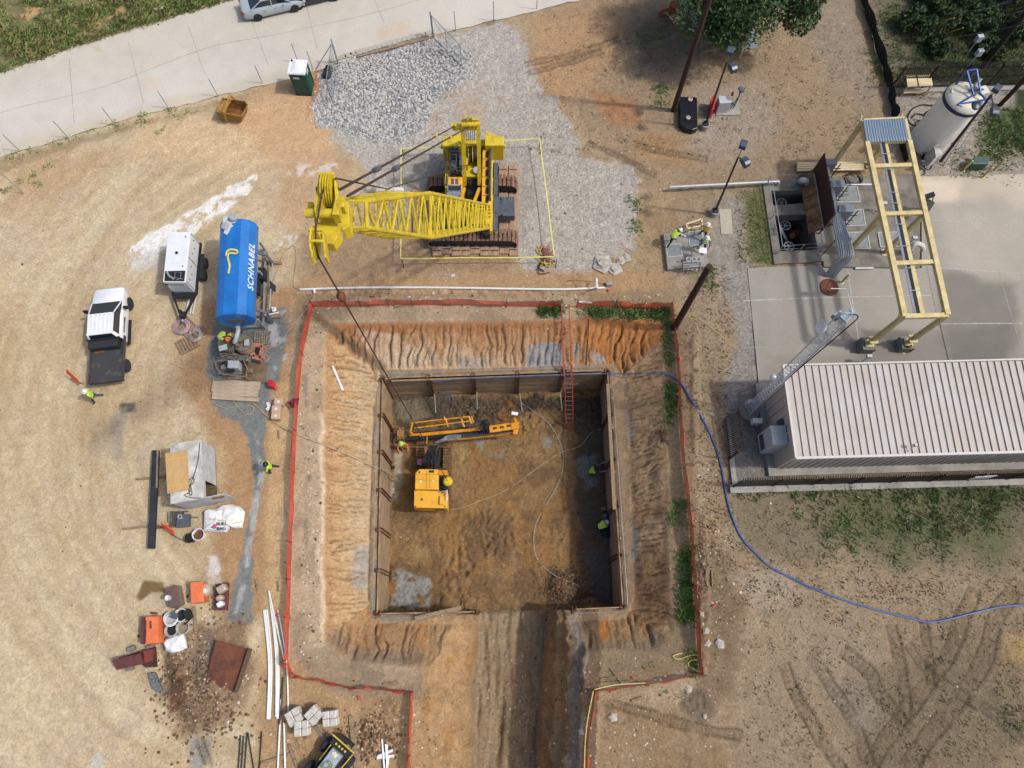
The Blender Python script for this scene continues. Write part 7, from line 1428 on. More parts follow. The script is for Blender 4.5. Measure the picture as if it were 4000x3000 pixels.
for i, (a, b_, lb) in enumerate(((1457,1160,'orange marker flag just north of the west netting run'),(2380,1135,'orange marker below the concrete block'),(2655,1403,'orange marker outside the east netting near its top'),(1405,2726,'orange marker on the dirt south of the west netting'),(2475,2647,'orange marker on the rim above the south-east netting'),(2788,2368,'orange marker east of the netting by the stones'),(1087,2402,'orange marker among the white pipes'))):
    c = GG(a, b_); m = MB(); m.box(c+Vector((0,0,.1)), (.22,.06,.16), i*.7); m.cyl(c, c+Vector((0,0,.12)), .015, n=5); one('marker', lb, 'marker', m, mat('marker_orange', P(244,104,50), .6))
# hoses
BH = [(1700,1490,Z_BENCH+.3),(1800,1480,Z_BENCH+.3),(1900,1476,Z_BENCH+.3),(2050,1470,Z_BENCH+.3),(2220,1464,Z_BENCH+.35),(2365,1460,Z_BENCH+.3),(2440,1460,-1.6),(2500,1458,-1.0),(2560,1455,-.45),(2600,1456,-.2),(2640,1480),(2665,1502),(2705,1570),(2752,1650),(2785,1720),(2812,1800),(2828,1880),(2842,1960),(2868,2040),(2900,2105),(2960,2170),(3010,2215),(3100,2262),(3180,2300),(3300,2345),(3470,2395),(3560,2415),(3625,2430),(3700,2420),(3780,2400),(3900,2372),(4000,2362),(4120,2355)]
P3 = spline([(GG(*p, .05) if len(p) == 2 else G(*p)) for p in BH], 4); one('blue_hose', 'long blue hose pair snaking from the pit rim to the right photo edge', 'hose', MB().tube(P3, [.028+.03*min(1, max(0, (i-30)/14)) for i in range(len(P3))], 6), HOSEB, None, True)
for o_, (lb, pts, r_, mm) in enumerate((('pale hose looping down the middle of the pit floor', [(2034,1572),(2090,1610),(2140,1650),(2172,1695),(2192,1745),(2200,1790),(2196,1840),(2175,1900),(2140,1960),(2105,2020),(2088,2070),(2085,2120),(2095,2175),(2130,2220),(2180,2255),(2240,2280),(2310,2312)], .03, HOSEG),
    ('sandy hose from the drill rig crossing to the east lagging wall', [(1752,1990),(1800,1985),(1870,1958),(1950,1928),(2030,1880),(2110,1820),(2190,1768),(2260,1745),(2290,1715),(2310,1690),(2340,1678),(2364,1672)], .028, HOSE), ('thin brown cord along the shaded east side of the pit floor', [(2232,1850),(2236,1900),(2242,1970),(2255,2020),(2275,2070),(2285,2090)], .02, mat('brown_cord', P(150,120,96), .7)),
    ('thin red cord curving beside the ladder foot in the pit', [(2290,1915),(2265,1900),(2235,1898),(2210,1925),(2208,1945),(2240,2010),(2248,2060),(2252,2110),(2270,2135),(2292,2130),(2296,2110)], .02, mat('red_cord', (0,0,0))), ('blue-grey hose from the north lagging wall to the drill cage', [(1712,1550),(1740,1542),(1765,1550),(1780,1580),(1800,1612),(1812,1624)], .03, HOSEB))):
    P3 = spline([GG(a, b_, r_, Z_PIT) for a, b_ in pts], 4); one('hose', lb, 'hose', MB().tube(P3, r_, 6), mm, None, True)
hose('hose', 'sandy hose running from the mixer deck over the netting into the pit', 'hose', [(900,1462),(920,1490),(955,1530),(990,1575),(1060,1640),(1120,1680),(1180,1705),(1260,1735),(1340,1768),(1420,1805),(1480,1832),(1500,1835,-2.0),(1520,1846,-3.4),(1548,1872,-5.2),(1575,1895,-5.8)], .045, HOSE, n=5)
hose('hose', 'sandy hose curling on the ground left of the mixer deck', 'hose', [(770,1508),(745,1490),(722,1465),(718,1430),(735,1412),(765,1410),(785,1430),(805,1460),(840,1478),(870,1500),(890,1530),(905,1560),(930,1590),(960,1618),(985,1612),(990,1590),(965,1584),(920,1590),(880,1594),(845,1580),(820,1550),(800,1510),(770,1480)], .03, HOSE, n=5)
hose('rope', 'yellow rope running from the netting corner towards the concrete yard', 'rope', [(2200,1195),(2300,1198),(2450,1200),(2600,1200),(2700,1230),(2790,1290),(2850,1345),(2900,1380)], .018, ROPEY)
hose('rope', 'yellow rope lying on the concrete yard right of the gantry', 'rope', [(3680,1130),(3700,1200),(3735,1270),(3770,1330),(3810,1390),(3845,1415)], .018, ROPEY, off=.045)
for i, (a, b_, c_, d_, lb) in enumerate(((1697,1538,1702,1612,'pale grout tube at the west end of the north pit wall'),(1862,1530,1864,1600,'pale grout tube in the wet patch of the north pit wall'),(2030,1535,2040,1608,'pale grout tube under the middle of the north pit wall'),(2188,1535,2196,1606,'pale grout tube left of the ladder in the pit'),(2372,1838,2322,1848,'pale anchor tube by the crouching worker'),(2368,1802,2338,1816,'short pale anchor tube above the crouching worker'))):
    one('anchor_tube', lb, 'tube', MB().tube([G(a,b_,-4.7), G(c_,d_,Z_PIT+.2)], .04, 6), HOSEG)
# ------------------------------------------------------------------ roadside fence posts, gates
for i, (a, b_, h, lb) in enumerate(((79,592,1.8,'leftmost bare steel fence post on the road verge'),(268,540,1.8,'second bare steel fence post on the verge from the left'),(452,490,1.8,'third bare steel fence post on the verge from the left'),(661,425,1.8,'bare steel fence post on the verge above the weed clump'),(853,378,1.8,'bare steel fence post just left of the rusty skip'),(1027,328,1.8,'bare steel fence post between skip and portable toilet'),(1166,246,1.8,'left of two close fence posts above the toilet roof'),(1224,274,1.8,'right of two close fence posts above the toilet roof'),(1780,120,1.8,'bare steel fence post right of the stone edging row'),(1929,82,1.8,'bare steel fence post by the tip of the crushed stone'),(2096,38,1.8,'rightmost bare steel fence post on the road verge'),(92,755,2.4,'thick short post lying by the left edge below the road'))):
    c = GG(a, b_); one('fence_post', lb, 'fence post', MB().tube([c-Vector((0,0,.2)), c+Vector((0,0,h))], .03, 6), STEEL, 'bare steel fence posts along the road verge')
def gate(label, hinge, tip, h=2.1):
    a = GG(*hinge); b_ = GG(*tip); r_ = thing('mesh_gate', label, 'gate', a); z = Vector((0,0,1)); MB().tube([a, a+z*(h+.25)], .05, 8).build('gate_post', STEEL, r_)
    m = MB(); m.tube([a+z*.1+(b_-a)*.03, b_+z*.1, b_+z*h, a+z*h+(b_-a)*.03], .028, 6, closed=True); m.tube([a+z*h, b_+z*.1], .018, 5); m.tube([(a+b_)/2+z*.1, (a+b_)/2+z*h], .02, 5); part('frame', m, mat('gate_steel', P(150,166,170), .4, .3), r_)
    m = MB(); n = 26; L_ = (b_-a)
    for k in range(n): f_ = k/n; m.tube([a+L_*f_+z*.1, a+L_*min(1,f_+.35)+z*(.1+(h-.1)*min(1,(1-f_)/.35))], .004, 3); m.tube([a+L_*f_+z*h, a+L_*min(1,f_+.35)+z*(h-(h-.1)*min(1,(1-f_)/.35))], .004, 3)
    part('mesh', m, STEEL, r_)
gate('open mesh gate leaf beside the portable toilet', (1322,250), (1300,402)); gate('open mesh gate leaf on the right of the rock spread', (1692,146), (1804,262))
one('brace_post', 'slanted steel brace beside the left mesh gate', 'brace', MB().tube([GG(1230,276), GG(1322,250)+Vector((0,0,2.0))], .03, 6), STEEL)
m = MB(); c = GG(1283,290); m.box(c+Vector((0,0,.2)), (.55,1.1,.4), -.2); one('black_bag', 'black plastic bag by the left mesh gate', 'bag', m, BLK, bevel=.12)
# ------------------------------------------------------------------ portable toilet and skip
pj = root_at('portable_toilet', 'dark green portable toilet with a white roof at the roadside', 'toilet', 1190, 372); GRN = mat('toilet_green', P(28,88,72), .5, var=.12, scale=2); zr = 2.1
gp = [G(1158,372), G(1220,375)]; u_ = (gp[1]-gp[0]); wj = u_.length; u_.normalize(); v_ = Vector((-u_.y, u_.x, 0)); m = MB()
def J(a, b_, z_): return gp[0]+u_*a+v_*b_+Vector((0,0,z_))
m.hull([J(0,0,.05),J(wj,0,.05),J(wj,1.2,.05),J(0,1.2,.05),J(0,0,zr),J(wj,0,zr),J(wj,1.2,zr),J(0,1.2,zr)]); part('cabin', m, GRN, pj, bevel=.03)
m = MB(); m.hull([J(-.05,-.05,zr),J(wj+.05,-.05,zr),J(wj+.05,1.25,zr),J(-.05,1.25,zr),J(-.02,.0,zr+.1),J(wj+.02,.0,zr+.1),J(wj+.02,1.2,zr+.1),J(-.02,1.2,zr+.1)]); m.hull([J(.1,-.03,zr+.08),J(wj-.1,-.03,zr+.08),J(wj-.1,1.1,zr+.08),J(.1,1.1,zr+.08),J(wj*.4,.3,zr+.18),J(wj*.6,.3,zr+.18),J(wj*.6,1,zr+.18),J(wj*.4,1,zr+.18)]); part('roof', m, WHT, pj)
MB().cyl(J(.15,1.05,zr), J(.15,1.05,zr+.2), .06, n=10).build('vent_stack', BLK, pj)
m = MB(); m.box(J(wj*.5,-.02,.98), (wj*.72,.03,1.75), math.atan2(u_.y,u_.x)); dj = part('door', m, GRN, pj, bevel=.01); MB().box(J(wj*.8,-.05,1.0), (.05,.04,.14), 0).build('handle', BLK, dj)
MB().box(J(wj*.42,-.045,1.75), (.42,.02,.17), math.atan2(u_.y,u_.x)).build('notice', LGREY, pj); MB().box(J(wj+.012,.6,1.75), (.02,.42,.25), math.atan2(u_.y,u_.x)).build('side_notice', mat('notice_pale', P(196,222,206), .6), pj)
m = MB()
for q in (J(wj+.01,.15,1.1), J(wj+.01,1.05,1.1)): m.box(q, (.03,.06,1.9), math.atan2(u_.y,u_.x))
m.beam(J(0,-.02,.08), J(wj,-.02,.08), .06, .1); part('corner_rib', m, mat('toilet_dark', P(18,58,48), .5), pj)
SK = mat('skip_ochre', P(190,146,74), .7, var=.25, scale=3, col2=P(150,98,46)); SKI = mat('skip_rust', P(152,98,52), .8, var=.25, scale=3, col2=P(96,62,40))
sk_ = root_at('skip_bucket', 'rusty ochre open steel skip with a lifting bar near the road', 'skip', 905, 440); zt = 1.0; T_ = [G(a, b_, zt) for a, b_ in ((867,381),(958,393),(969,408),(944,455),(843,437))]; B_ = [G(a, b_, .05) for a, b_ in ((882,425),(962,430),(965,440),(944,476),(860,470))]
m = MB()
for i in range(5):
    j = (i+1) % 5; a, b_, c, d_ = T_[i], T_[j], B_[j], B_[i]; cen = sum(T_, Vector((0,0,0)))/5; nn = ((a+b_)/2-cen); nn.z = 0; nn = nn.normalized()*.06
    m.hull([d_, c, c-nn, d_-nn, a, b_, b_-nn, a-nn])
part('side_plate', m, SK, sk_); m = MB(); m.prism([(q.x,q.y) for q in B_], .05, .12); part('floor_plate', m, SKI, sk_)
m = MB(); m.beam(G(902,372,1.15), G(874,440,1.15), .16, .14); m.beam(G(874,440,1.15), G(886,474,.3), .14, .12); m.beam(G(902,372,1.15), G(918,388,.8), .12, .1); part('lifting_bar', m, SK, sk_)
m = MB(); i0 = G(880,415,.55)
m.hull([G(868,396,.9)+Vector((.1,0,0)), G(902,398,.9), G(878,438,.9), G(850,434,.9), G(869,390,.96)+Vector((.1,0,0)), G(903,392,.96), G(879,433,.96), G(850,429,.96)]); part('end_shelf', m, SK, sk_)
# ------------------------------------------------------------------ grout plant
tubm = mat('tub_grout', P(140,132,118), .85, var=.25, scale=4, col2=P(100,94,84))
def tub(label, px_, py_, zt, r_, outer, fill):
    c = G(px_, py_, zt); t_ = thing('mixing_tub', label, 'tub', (c.x,c.y,0)); MB().lathe([(r_*.55,.35),(r_*.85,.5),(r_,.9),(r_,zt),(r_*.95,zt),(r_*.93,zt-.35),(.001,zt-.36)], (c.x,c.y,0), 28).build('shell', outer, t_, smooth=True)
    MB().lathe([(r_*.92,0),(.001,.01)], (c.x,c.y,zt-.34), 24).build('contents', fill, t_)
    m = MB()
    for k in range(4): a = k*1.57+.5; m.beam((c.x+r_*.8*math.cos(a),c.y+r_*.8*math.sin(a),.05), (c.x+r_*.8*math.cos(a),c.y+r_*.8*math.sin(a),.8), .08, .08)
    part('leg', m, tubm, t_); return t_, c
wet = mat('wet_grout', P(106,98,76), .3, var=.1)
t1, c1 = tub('open grey mixing tub splashed with grout below the blue tank', 884, 1338, 1.5, .50, tubm, wet)
m = MB(); m.box(c1+Vector((-.15,-.35,.02)), (.5,.35,.03), .3); part('splash_plate', m, LGREY, t1)
t2, c2 = tub('covered mixing tub with an orange drum right of the open tub', 952, 1346, 1.35, .52, mat('drum_salmon', P(206,150,124), .75, var=.25, scale=3, col2=P(140,132,118)), tubm)
m = MB(); m.cyl(c2-Vector((0,0,.1)), c2+Vector((0,0,.05)), .46, n=24); m.cyl(c2+Vector((-.28,-.1,0)), c2+Vector((-.28,-.1,.3)), .13, n=12); m.cyl(c2+Vector((-.15,.2,0)), c2+Vector((-.15,.2,.35)), .15, n=12); m.box(c2+Vector((.05,.32,.15)), (.35,.25,.25)); part('cover', m, tubm, t2)
MB().box(c2+Vector((.25,.05,.2)), (.26,.42,.14), .1).build('motor_box', LGREY, t2)
m = MB(); m.tube(spline([G(923,1270,1.6), G(930,1290,1.9), G(924,1315,1.9), G(916,1338,1.6)], 5), .13, 10); one('feed_pipe', 'fat grey feed pipe curving from the blue tank to the mixer', 'pipe', m, LGREY, smooth=True)
m = MB(); z_ = .55
for a, b_ in (((998,1352),(1030,1354)),((1030,1354),(1022,1404)),((1022,1404),(990,1398)),((990,1398),(992,1382))): m.beam(G(*a, z_), G(*b_, z_), .26, .45)
one('machine_stand', 'salmon pink steel frame attached right of the covered tub', 'frame', m, mat('frame_salmon', P(206,140,118), .75, var=.25, scale=3, col2=P(160,112,96)))
ps_ = root_at('pump_skid', 'grout pump skid with a steel cage caked in dried grout', 'pump', 905, 1450); m = MB()
cq = [(842,1412),(950,1404),(966,1440),(960,1472),(872,1462),(846,1440)]
for zz in (.35,1.0):
    q = [G(a, b_, zz) for a, b_ in cq]
    for i in range(len(q)): m.beam(q[i], q[(i+1)%len(q)], .05, .05)
for a, b_ in cq: q = G(a, b_, 1.0); m.beam((q.x,q.y,.1), q, .05, .05)
part('cage', m, WOOD, ps_)
m = MB(); pp(m, [(846,1410),(940,1408),(945,1462),(850,1462)], .35, .15); pp(m, [(865,1406),(890,1405),(888,1440),(862,1442)], .85, .3); part('base', m, MUDM, ps_)
m = MB(); pp(m, [(890,1408),(932,1408),(929,1438),(888,1436)], 1.15, .5); part('control_box', m, LGREY, ps_, bevel=.02); m = MB(); m.tube([G(868,1420,1.0), G(884,1412,1.1), G(888,1430,1.0)], .08, 6); m.box(G(900,1448,.9), (.5,.2,.1)); part('motor', m, BLK, ps_)
m = MB(); random.seed(4)
for k in range(12): m.tube(spline([G(850+random.uniform(0,120), 1380+random.uniform(-5,30), .6+random.uniform(0,.5)) for _ in range(4)], 4), .03, 5)
for k in range(6): m.beam(G(868+k*16,1392+random.uniform(-4,4),.8), G(884+k*16,1396+random.uniform(-5,6),.8), .1, .1)
m.box(G(963,1402,.7), (.5,.32,.3), -.3); part('pipework', m, MUDM, ps_)
for i, (lb, a, b_, c, d_) in enumerate((('topmost plank of the mixer deck',832,1488,1018,1500),('second plank of the mixer deck from the top',829,1504,1016,1514),('third plank of the mixer deck from the top',826,1520,1010,1530),('fourth plank of the mixer deck from the top',830,1536,1008,1543),('fifth plank of the mixer deck from the top',828,1551,1012,1562))):
    one('plank', lb, 'plank', MB().beam(GG(a,b_,.14), GG(c,d_,.14), .27, .06), mat('deck_plank', P(196,178,152), .85, var=.18, scale=2, stretch=(1,6,6), col2=P(164,142,116)), 'planks of the mixer deck', bevel=.01)
m = MB(); pp(m, [(838,1478),(944,1466),(946,1482),(838,1486)], .22, .05); one('steel_plate', 'grey steel plate with dried grout between pump and deck planks', 'plate', m, tubm)
m = MB(); pp(m, [(960,1425),(1042,1420),(1038,1450),(1034,1496),(944,1480)], .12, .02); one('plywood', 'wet brown plywood sheet right of the pump skid', 'plywood', m, mat('wet_ply', P(134,112,84), .5, var=.3, scale=2, col2=P(96,78,58)))
one('timber_block', 'square timber offcut lying on the wet plywood', 'timber', MB().box(GG(978,1450,.18), (.25,.28,.12), .1), WOOD)
pallet('pallet', 'grout-stained pallet right of the mixing tubs', GG(1027,1322), .05, 1.0, .9, m_=mat('pallet_grey', P(170,160,140), .9, var=.3)); pallet('pallet', 'upper slatted pallet under the pink hose coil', GG(725,1272), -.75, 1.2, 1.0); pallet('pallet', 'lower slatted pallet under the grey hose coil', GG(735,1345), .55, 1.25, 1.0)
def coil(label, px_, py_, r_, mm, z_=.18, n=7, cat='hose'):
    c = GG(px_, py_, z_); m = MB(); P_ = []
    for k in range(n*20): t_ = k*math.tau/20; rr = r_*(.55+.45*((k/(n*20)*2.7)%1)); P_.append(c+Vector((rr*math.cos(t_), rr*math.sin(t_), .012*(k//20))))
    m.tube(P_, .024, 5); return one('hose_coil', label, cat, m, mm, smooth=True)
coil('pink hose coiled on the upper pallet', 710, 1277, .54, mat('pink_coil', P(206,166,180), .6, var=.15, scale=12), .2, 9); coil('grey hose coiled on the lower pallet', 762, 1310, .48, HOSEG, .2, 6); coil('brownish hose coil at the right edge of the pallets', 780, 1292, .42, mat('mauve_hose', P(166,140,138), .6), .2, 5)
m = MB(); pp(m, [(1045,1484),(1062,1482),(1072,1496),(1062,1511),(1047,1506)], .6, .2); m.beam(G(1066,1500,.4), G(1083,1520,.2), .18, .16); one('fuel_can', 'red tool box with a stub lying at the edge of the bank', 'tool box', m, REDP, bevel=.02)
for i, (a, b_, lb) in enumerate(((1087,1568,'top brown carton of the three beside the west netting'),(1078,1596,'middle brown carton of the three beside the west netting'),(1076,1623,'bottom brown carton of the three beside the west netting'))):
    q = G(a, b_, .5); c = thing('carton', lb, 'carton', (q.x,q.y,.0), 0, 'cartons beside the west netting'); MB().box((0,0,.27), (.55,.46,.5)).build('box', mat('carton_brown', P(206,172,142), .8, var=.1), c, local=True, bevel=.05); MB().box((.02,-.02,.525), (.14,.14,.01)).build('label_sheet', WHT, c, local=True)
m = MB(); c = GG(1150,1573,.5); rockmesh(m, c, .34, 1.0); one('red_bag', 'dark red bag hanging on the west netting', 'bag', m, mat('maroon_cloth', P(128,34,50), .8))
m = MB(); m.tube(spline([G(1045,1575,.05), GG(1050,1590,.08), GG(1042,1600,.05)], 3), .12, 6); one('rag', 'crumpled white rag left of the cartons', 'rag', m, WHT)
for i, (px_, lb) in enumerate((([(1033,1013),(1098,1020),(1098,1030),(1034,1028)],'timber block under the north outrigger of the blue tank'),([(1040,1232),(1092,1224),(1094,1240),(1042,1242)],'timber block under the south outrigger of the blue tank'))): bxp('timber_block', lb, 'timber', px_, .2, 0, WOOD)
m = MB(); m.tube([G(1064,1030,.6), G(1052,1210,.6)], .05, 8); m.tube([G(1052,1020,.3), G(1048,1200,.2)], .03, 6); one('pipe', 'galvanised pipe lying along the right side of the blue tank', 'pipe', m, STEEL)
m = MB(); q = G(1064,1115,.75); m.hull([G(1052,1096,.8),G(1078,1118,.5),G(1076,1142,.45),G(1056,1128,.6),G(1052,1094,.86),G(1078,1116,.56),G(1077,1140,.5),G(1056,1126,.66)]); one('rubber_flap', 'black rubber mat hung over the pipe beside the blue tank', 'mat', m, BLK)
m = MB(); m.tube([G(1022,1234,.3), G(1090,1220,.3)], .05, 8); one('pipe', 'short white pipe lying on the south outrigger block', 'pipe', m, PVC)
m = MB(); 
for k in range(5): rockmesh(m, GG(1068+random.uniform(-6,8), 1208+random.uniform(-6,6), .3), .1)
one('plastic_wrap', 'crumpled clear plastic on the south outrigger', 'plastic', m, WHT)
m = MB(); pp(m, [(748,1115),(752,1112),(728,1222),(722,1222)], .2, .1); m.tube([G(774,1080,.15), G(742,1225,.15)], .035, 6); m.tube([G(782,1080,.15), G(752,1227,.15)], .035, 6); one('pipe', 'pair of white pipes lying right of the generator drawbar', 'pipe', m, PVC)
# ------------------------------------------------------------------ road signs on stands
def roadsign(label, q, leg):
    r_ = root_at('road_sign', label, 'sign', *leg); m = MB(); v = [G(*a) for a in q]; n_ = (v[1]-v[0]).cross(v[3]-v[0]).normalized()*.02; m.hull([p-n_ for p in v]+[p+n_ for p in v]); part('panel', m, mat('sign_orange', P(252,88,40), .5), r_)
    m = MB(); c = (v[2]+v[3])/2; g_ = GG(*leg); m.beam(c, g_, .04, .04); m.beam(v[2], GG(leg[0]+14,leg[1]+8), .04, .04); m.beam(g_+Vector((-.4,.2,.03)), g_+Vector((.5,-.2,.03)), .04, .04); part('stand', m, GREY, r_)
roadsign('fluorescent orange folding road sign beside the pickup bed', [(260,1441,1.35),(306,1484,.75),(307,1501,.3),(259,1455,.9)], (300,1490)); roadsign('fluorescent orange folding road sign by the black steel beams', [(628,2041,1.35),(678,2072,.75),(681,2092,.3),(632,2054,.9)], (690,2100))
# ------------------------------------------------------------------ white site box and neighbours
sb_ = root_at('storage_box', 'dirty white steel storage box with a plywood sheet on its roof', 'container', 770, 1900); zt = 2.15
C4 = [G(a, b_, zt) for a, b_ in ((668,1736),(785,1721),(796,1944),(669,1967))]; u1 = (C4[1]-C4[0]); v1 = (C4[3]-C4[0])
m = MB(); cc_ = [Vector((q.x,q.y,0)) for q in C4]
def wallq(a, b_, z0, z1, th=.05):
    d_ = (b_-a).normalized(); n_ = Vector((-d_.y,d_.x,0))*th; m.hull([Vector((p.x,p.y,z0)) for p in (a,b_,b_+n_,a+n_)]+[Vector((p.x,p.y,z1)) for p in (a,b_,b_+n_,a+n_)])
wallq(cc_[1], cc_[0], .1, zt-.02); wallq(cc_[0], cc_[3], .1, zt-.02); wallq(cc_[3], cc_[2], .1, zt-.02); e1 = cc_[1]+(cc_[2]-cc_[1])*.68; wallq(cc_[1]*1.0, e1, .1, zt-.02, -.05); wallq(e1, cc_[2], zt-.35, zt-.02, -.05)
part('side_wall', m, mat('box_white', P(206,208,210), .5, var=.18, scale=2, col2=P(176,178,180)), sb_)
m = MB(); m.hull([Vector((q.x,q.y,zt-.02)) for q in C4]+[Vector((q.x,q.y,zt+.04)) for q in C4]); part('roof', m, mat('roof_stained', P(222,220,212), .7, var=.3, scale=1.4, col2=P(168,164,154)), sb_)
m = MB(); m.hull([Vector((q.x,q.y,.1)) for q in C4]+[Vector((q.x,q.y,.16)) for q in C4]); part('floor', m, WOODD, sb_)
h_ = cc_[2]; m = MB(); t_ = G(893,1941,1.2); t_.z = 0; dd = (Vector((t_.x,t_.y,0))-h_).normalized()
n_ = Vector((-dd.y,dd.x,0))*.04; m.hull([Vector((p.x,p.y,.3)) for p in (h_,h_+dd*1.15,h_+dd*1.15+n_,h_+n_)]+[Vector((p.x,p.y,zt-.1)) for p in (h_,h_+dd*1.15,h_+dd*1.15+n_,h_+n_)]); do = part('door', m, WHTW, sb_); m = MB(); m.beam(h_+dd*.25-n_*.8+Vector((0,0,1.6)), h_+dd*.9-n_*.8+Vector((0,0,1.6)), .05, .12); part('lock_bar', m, RUST, do)
m = MB()
for i in range(4): m.beam(C4[i], C4[(i+1)%4], .06, .06)
part('roof_rim', m, WHTW, sb_)
py_ = thing('plywood_sheet', 'tan plywood sheet with two yellow straps on the white storage box', 'plywood', G(690,1840,zt+.06)); m = MB(); pp(m, [(645,1771),(728,1758),(738,1911),(654,1928)], zt+.14, zt+.06); part('sheet', m, mat('plywood_tan', P(212,172,116), .8, var=.1, scale=2, stretch=(4,1,1)), py_); m = MB()
for a, b_, c, d_ in ((646,1797,730,1784),(652,1899,737,1887)): m.beam(G(a,b_,zt+.15), G(c,d_,zt+.15), .05, .015)
part('strap', m, ROPEY, py_)
P3 = [G(a, b_, zt+.07) for a, b_ in ((780,1730),(775,1790),(760,1850),(745,1890),(750,1925),(742,1935),(738,1905),(758,1880),(752,1865),(738,1880),(742,1920),(720,1935),(755,1945),(785,1945))]; one('cable', 'loose dark cable lying on the roof of the white storage box', 'cable', MB().tube(spline(P3, 4), .02, 5), BLK)
for a, b_, lb in ((586,584,'left black steel beam of the long stack beside the storage box'),(594,592,'middle black steel beam of the long stack beside the storage box'),(602,600,'right black steel beam of the long stack beside the storage box')):
    p0 = GG(a+16,1760,.35); p1 = GG(b_,2143,.35); m = MB(); d_ = (p1-p0).normalized(); s_ = Vector((-d_.y,d_.x,0)); m.beam(p0, p1, .02, .16)
    for e_ in (-1,1): m.beam(p0+Vector((0,0,e_*.09)), p1+Vector((0,0,e_*.09)), .13, .02)
    one('steel_beam', lb, 'steel beam', m, mat('beam_black', P(66,68,74), .5, .3, var=.2, scale=3), 'black steel beams stacked beside the storage box')
one('timber', 'short pale timber lying on top of the black steel beams', 'timber', MB().beam(GG(616,1760,.5), GG(612,1906,.5), .1, .05), WOOD)
for a, b_, c, d_, lb in ((532,1872,650,1862,'upper timber bearer under the black steel beams'),(480,2066,590,2054,'lower timber bearer under the black steel beams'),(608,2062,704,2052,'dark timber bearer right of the black steel beams')): one('timber', lb, 'timber', MB().beam(GG(a,b_,.08), GG(c,d_,.08), .12, .14), WOOD if b_ != 2062 else WOODD)
bg_ = root_at('bulk_bag', 'crumpled white bulk bag with black lettering below the storage box', 'bag', 880, 2040)
bag = MB(); P_ = [(808,2060),(805,1998),(825,1992),(850,1990),(880,1975),(905,1973),(940,1980),(960,2000),(955,2030),(945,2062),(920,2066),(900,2060),(884,2080),(850,2078),(802,2074)]
bo = [G(a, b_, .05) for a, b_ in P_]; cb3 = sum(bo, Vector((0,0,0)))/len(bo); vs = []; random.seed(8); rings = ((1,.02),(1.02,.3),(.9,.5),(.62,.62),(.3,.60))
for s_, z_ in rings: vs += [(cb3.x+(q.x-cb3.x)*s_*random.uniform(.96,1.05)-.0, cb3.y+(q.y-cb3.y)*s_*random.uniform(.96,1.05), z_*random.uniform(.85,1.12)) for q in bo]
n = len(bo); vs.append((cb3.x, cb3.y, .56)); fs = [(i*n+k, i*n+(k+1)%n, (i+1)*n+(k+1)%n, (i+1)*n+k) for i in range(len(rings)-1) for k in range(n)]+[((len(rings)-1)*n+k, (len(rings)-1)*n+(k+1)%n, len(rings)*n) for k in range(n)]
bag.add(vs, fs); part('sack', bag, mat('bag_white', P(240,240,240), .7, var=.06), bg_)
c = G(866,2056,.66); text_mesh('BULL\nBAG', .27, 'bag_lettering', DKST, basis(c+Vector((0,0,.02)), (1,.05,0), (0,1,0)), bg_, thick=.01)
m = MB(); c = G(838,2056,.64); m.lathe([(.14,0),(.1,.03),(.001,.03)], c, 9); m.box(c+Vector((.1,.09,.01)), (.1,.1,.03), .6); m.box(c+Vector((-.12,-.05,.01)), (.12,.05,.03), .3); part('bag_emblem', m, mat('emblem_pink', P(222,80,130), .6), bg_)
m = MB(); m.beam(G(812,2026,.64), G(884,2036,.66), .05, .01); m.beam(G(905,2045,.6), G(945,2038,.5), .05, .01); part('bag_strap', m, ROPEY, bg_)
def bucket(label, a, b_, r_, h, mm, fill, grp=None):
    q = G(a, b_, h); t_ = thing('bucket', label, 'bucket', (q.x,q.y,hz(q.x,q.y)), 0, grp); MB().lathe([(r_*.82,0),(r_,h),(r_*1.07,h),(r_*1.07,h-.04),(r_*.94,h-.02),(r_*.8,.1),(.001,.1)], (0,0,0), 20).build('shell', mm, t_, smooth=True, local=True)
    if fill: MB().lathe([(r_*.9,0),(.001,.02)], (0,0,h*.6), 16).build('contents', fill, t_, local=True)
    m = MB(); m.tube([Vector((r_*1.05*math.cos(x_), r_*1.05*math.sin(x_)*.9, h-.05+.02*math.sin(x_))) for x_ in np.linspace(0,3.14,9)], .012, 4); m.build('handle', STEEL, t_, local=True)
bucket('dark bucket left of the white bucket below the storage box', 741, 2101, .27, .45, BLK, BLK); bucket('white bucket full of dark fittings below the bulk bag', 774, 2088, .33, .5, WHT, RUST)
tf = root_at('fittings_rack', 'low dark steel frame with fittings south of the storage box', 'frame', 700, 2025); m = MB()
for k in range(6): m.beam(GG(668+k*10,1998,.25), GG(666+k*10,2050,.25), .05, .05)
m.beam(GG(660,2000,.2), GG(735,1998,.2), .06, .06); m.beam(GG(735,2022,.3), GG(775,2020,.3), .06, .06); m.box(GG(718,2035,.3), (.7,.7,.3), .1); part('steelwork', m, GREY, tf); m = MB(); m.tube([GG(703+8*math.cos(t_),2018+8*math.sin(t_),.45) for t_ in np.linspace(0,6,10)], .03, 5); part('shackle', m, LGREY, tf)
m = MB(); pp(m, [(655,1998),(670,1996),(672,2040),(656,2040)], .25, .1); one('timber', 'short timber leaning at the left of the dark steel frame', 'timber', m, WOOD)
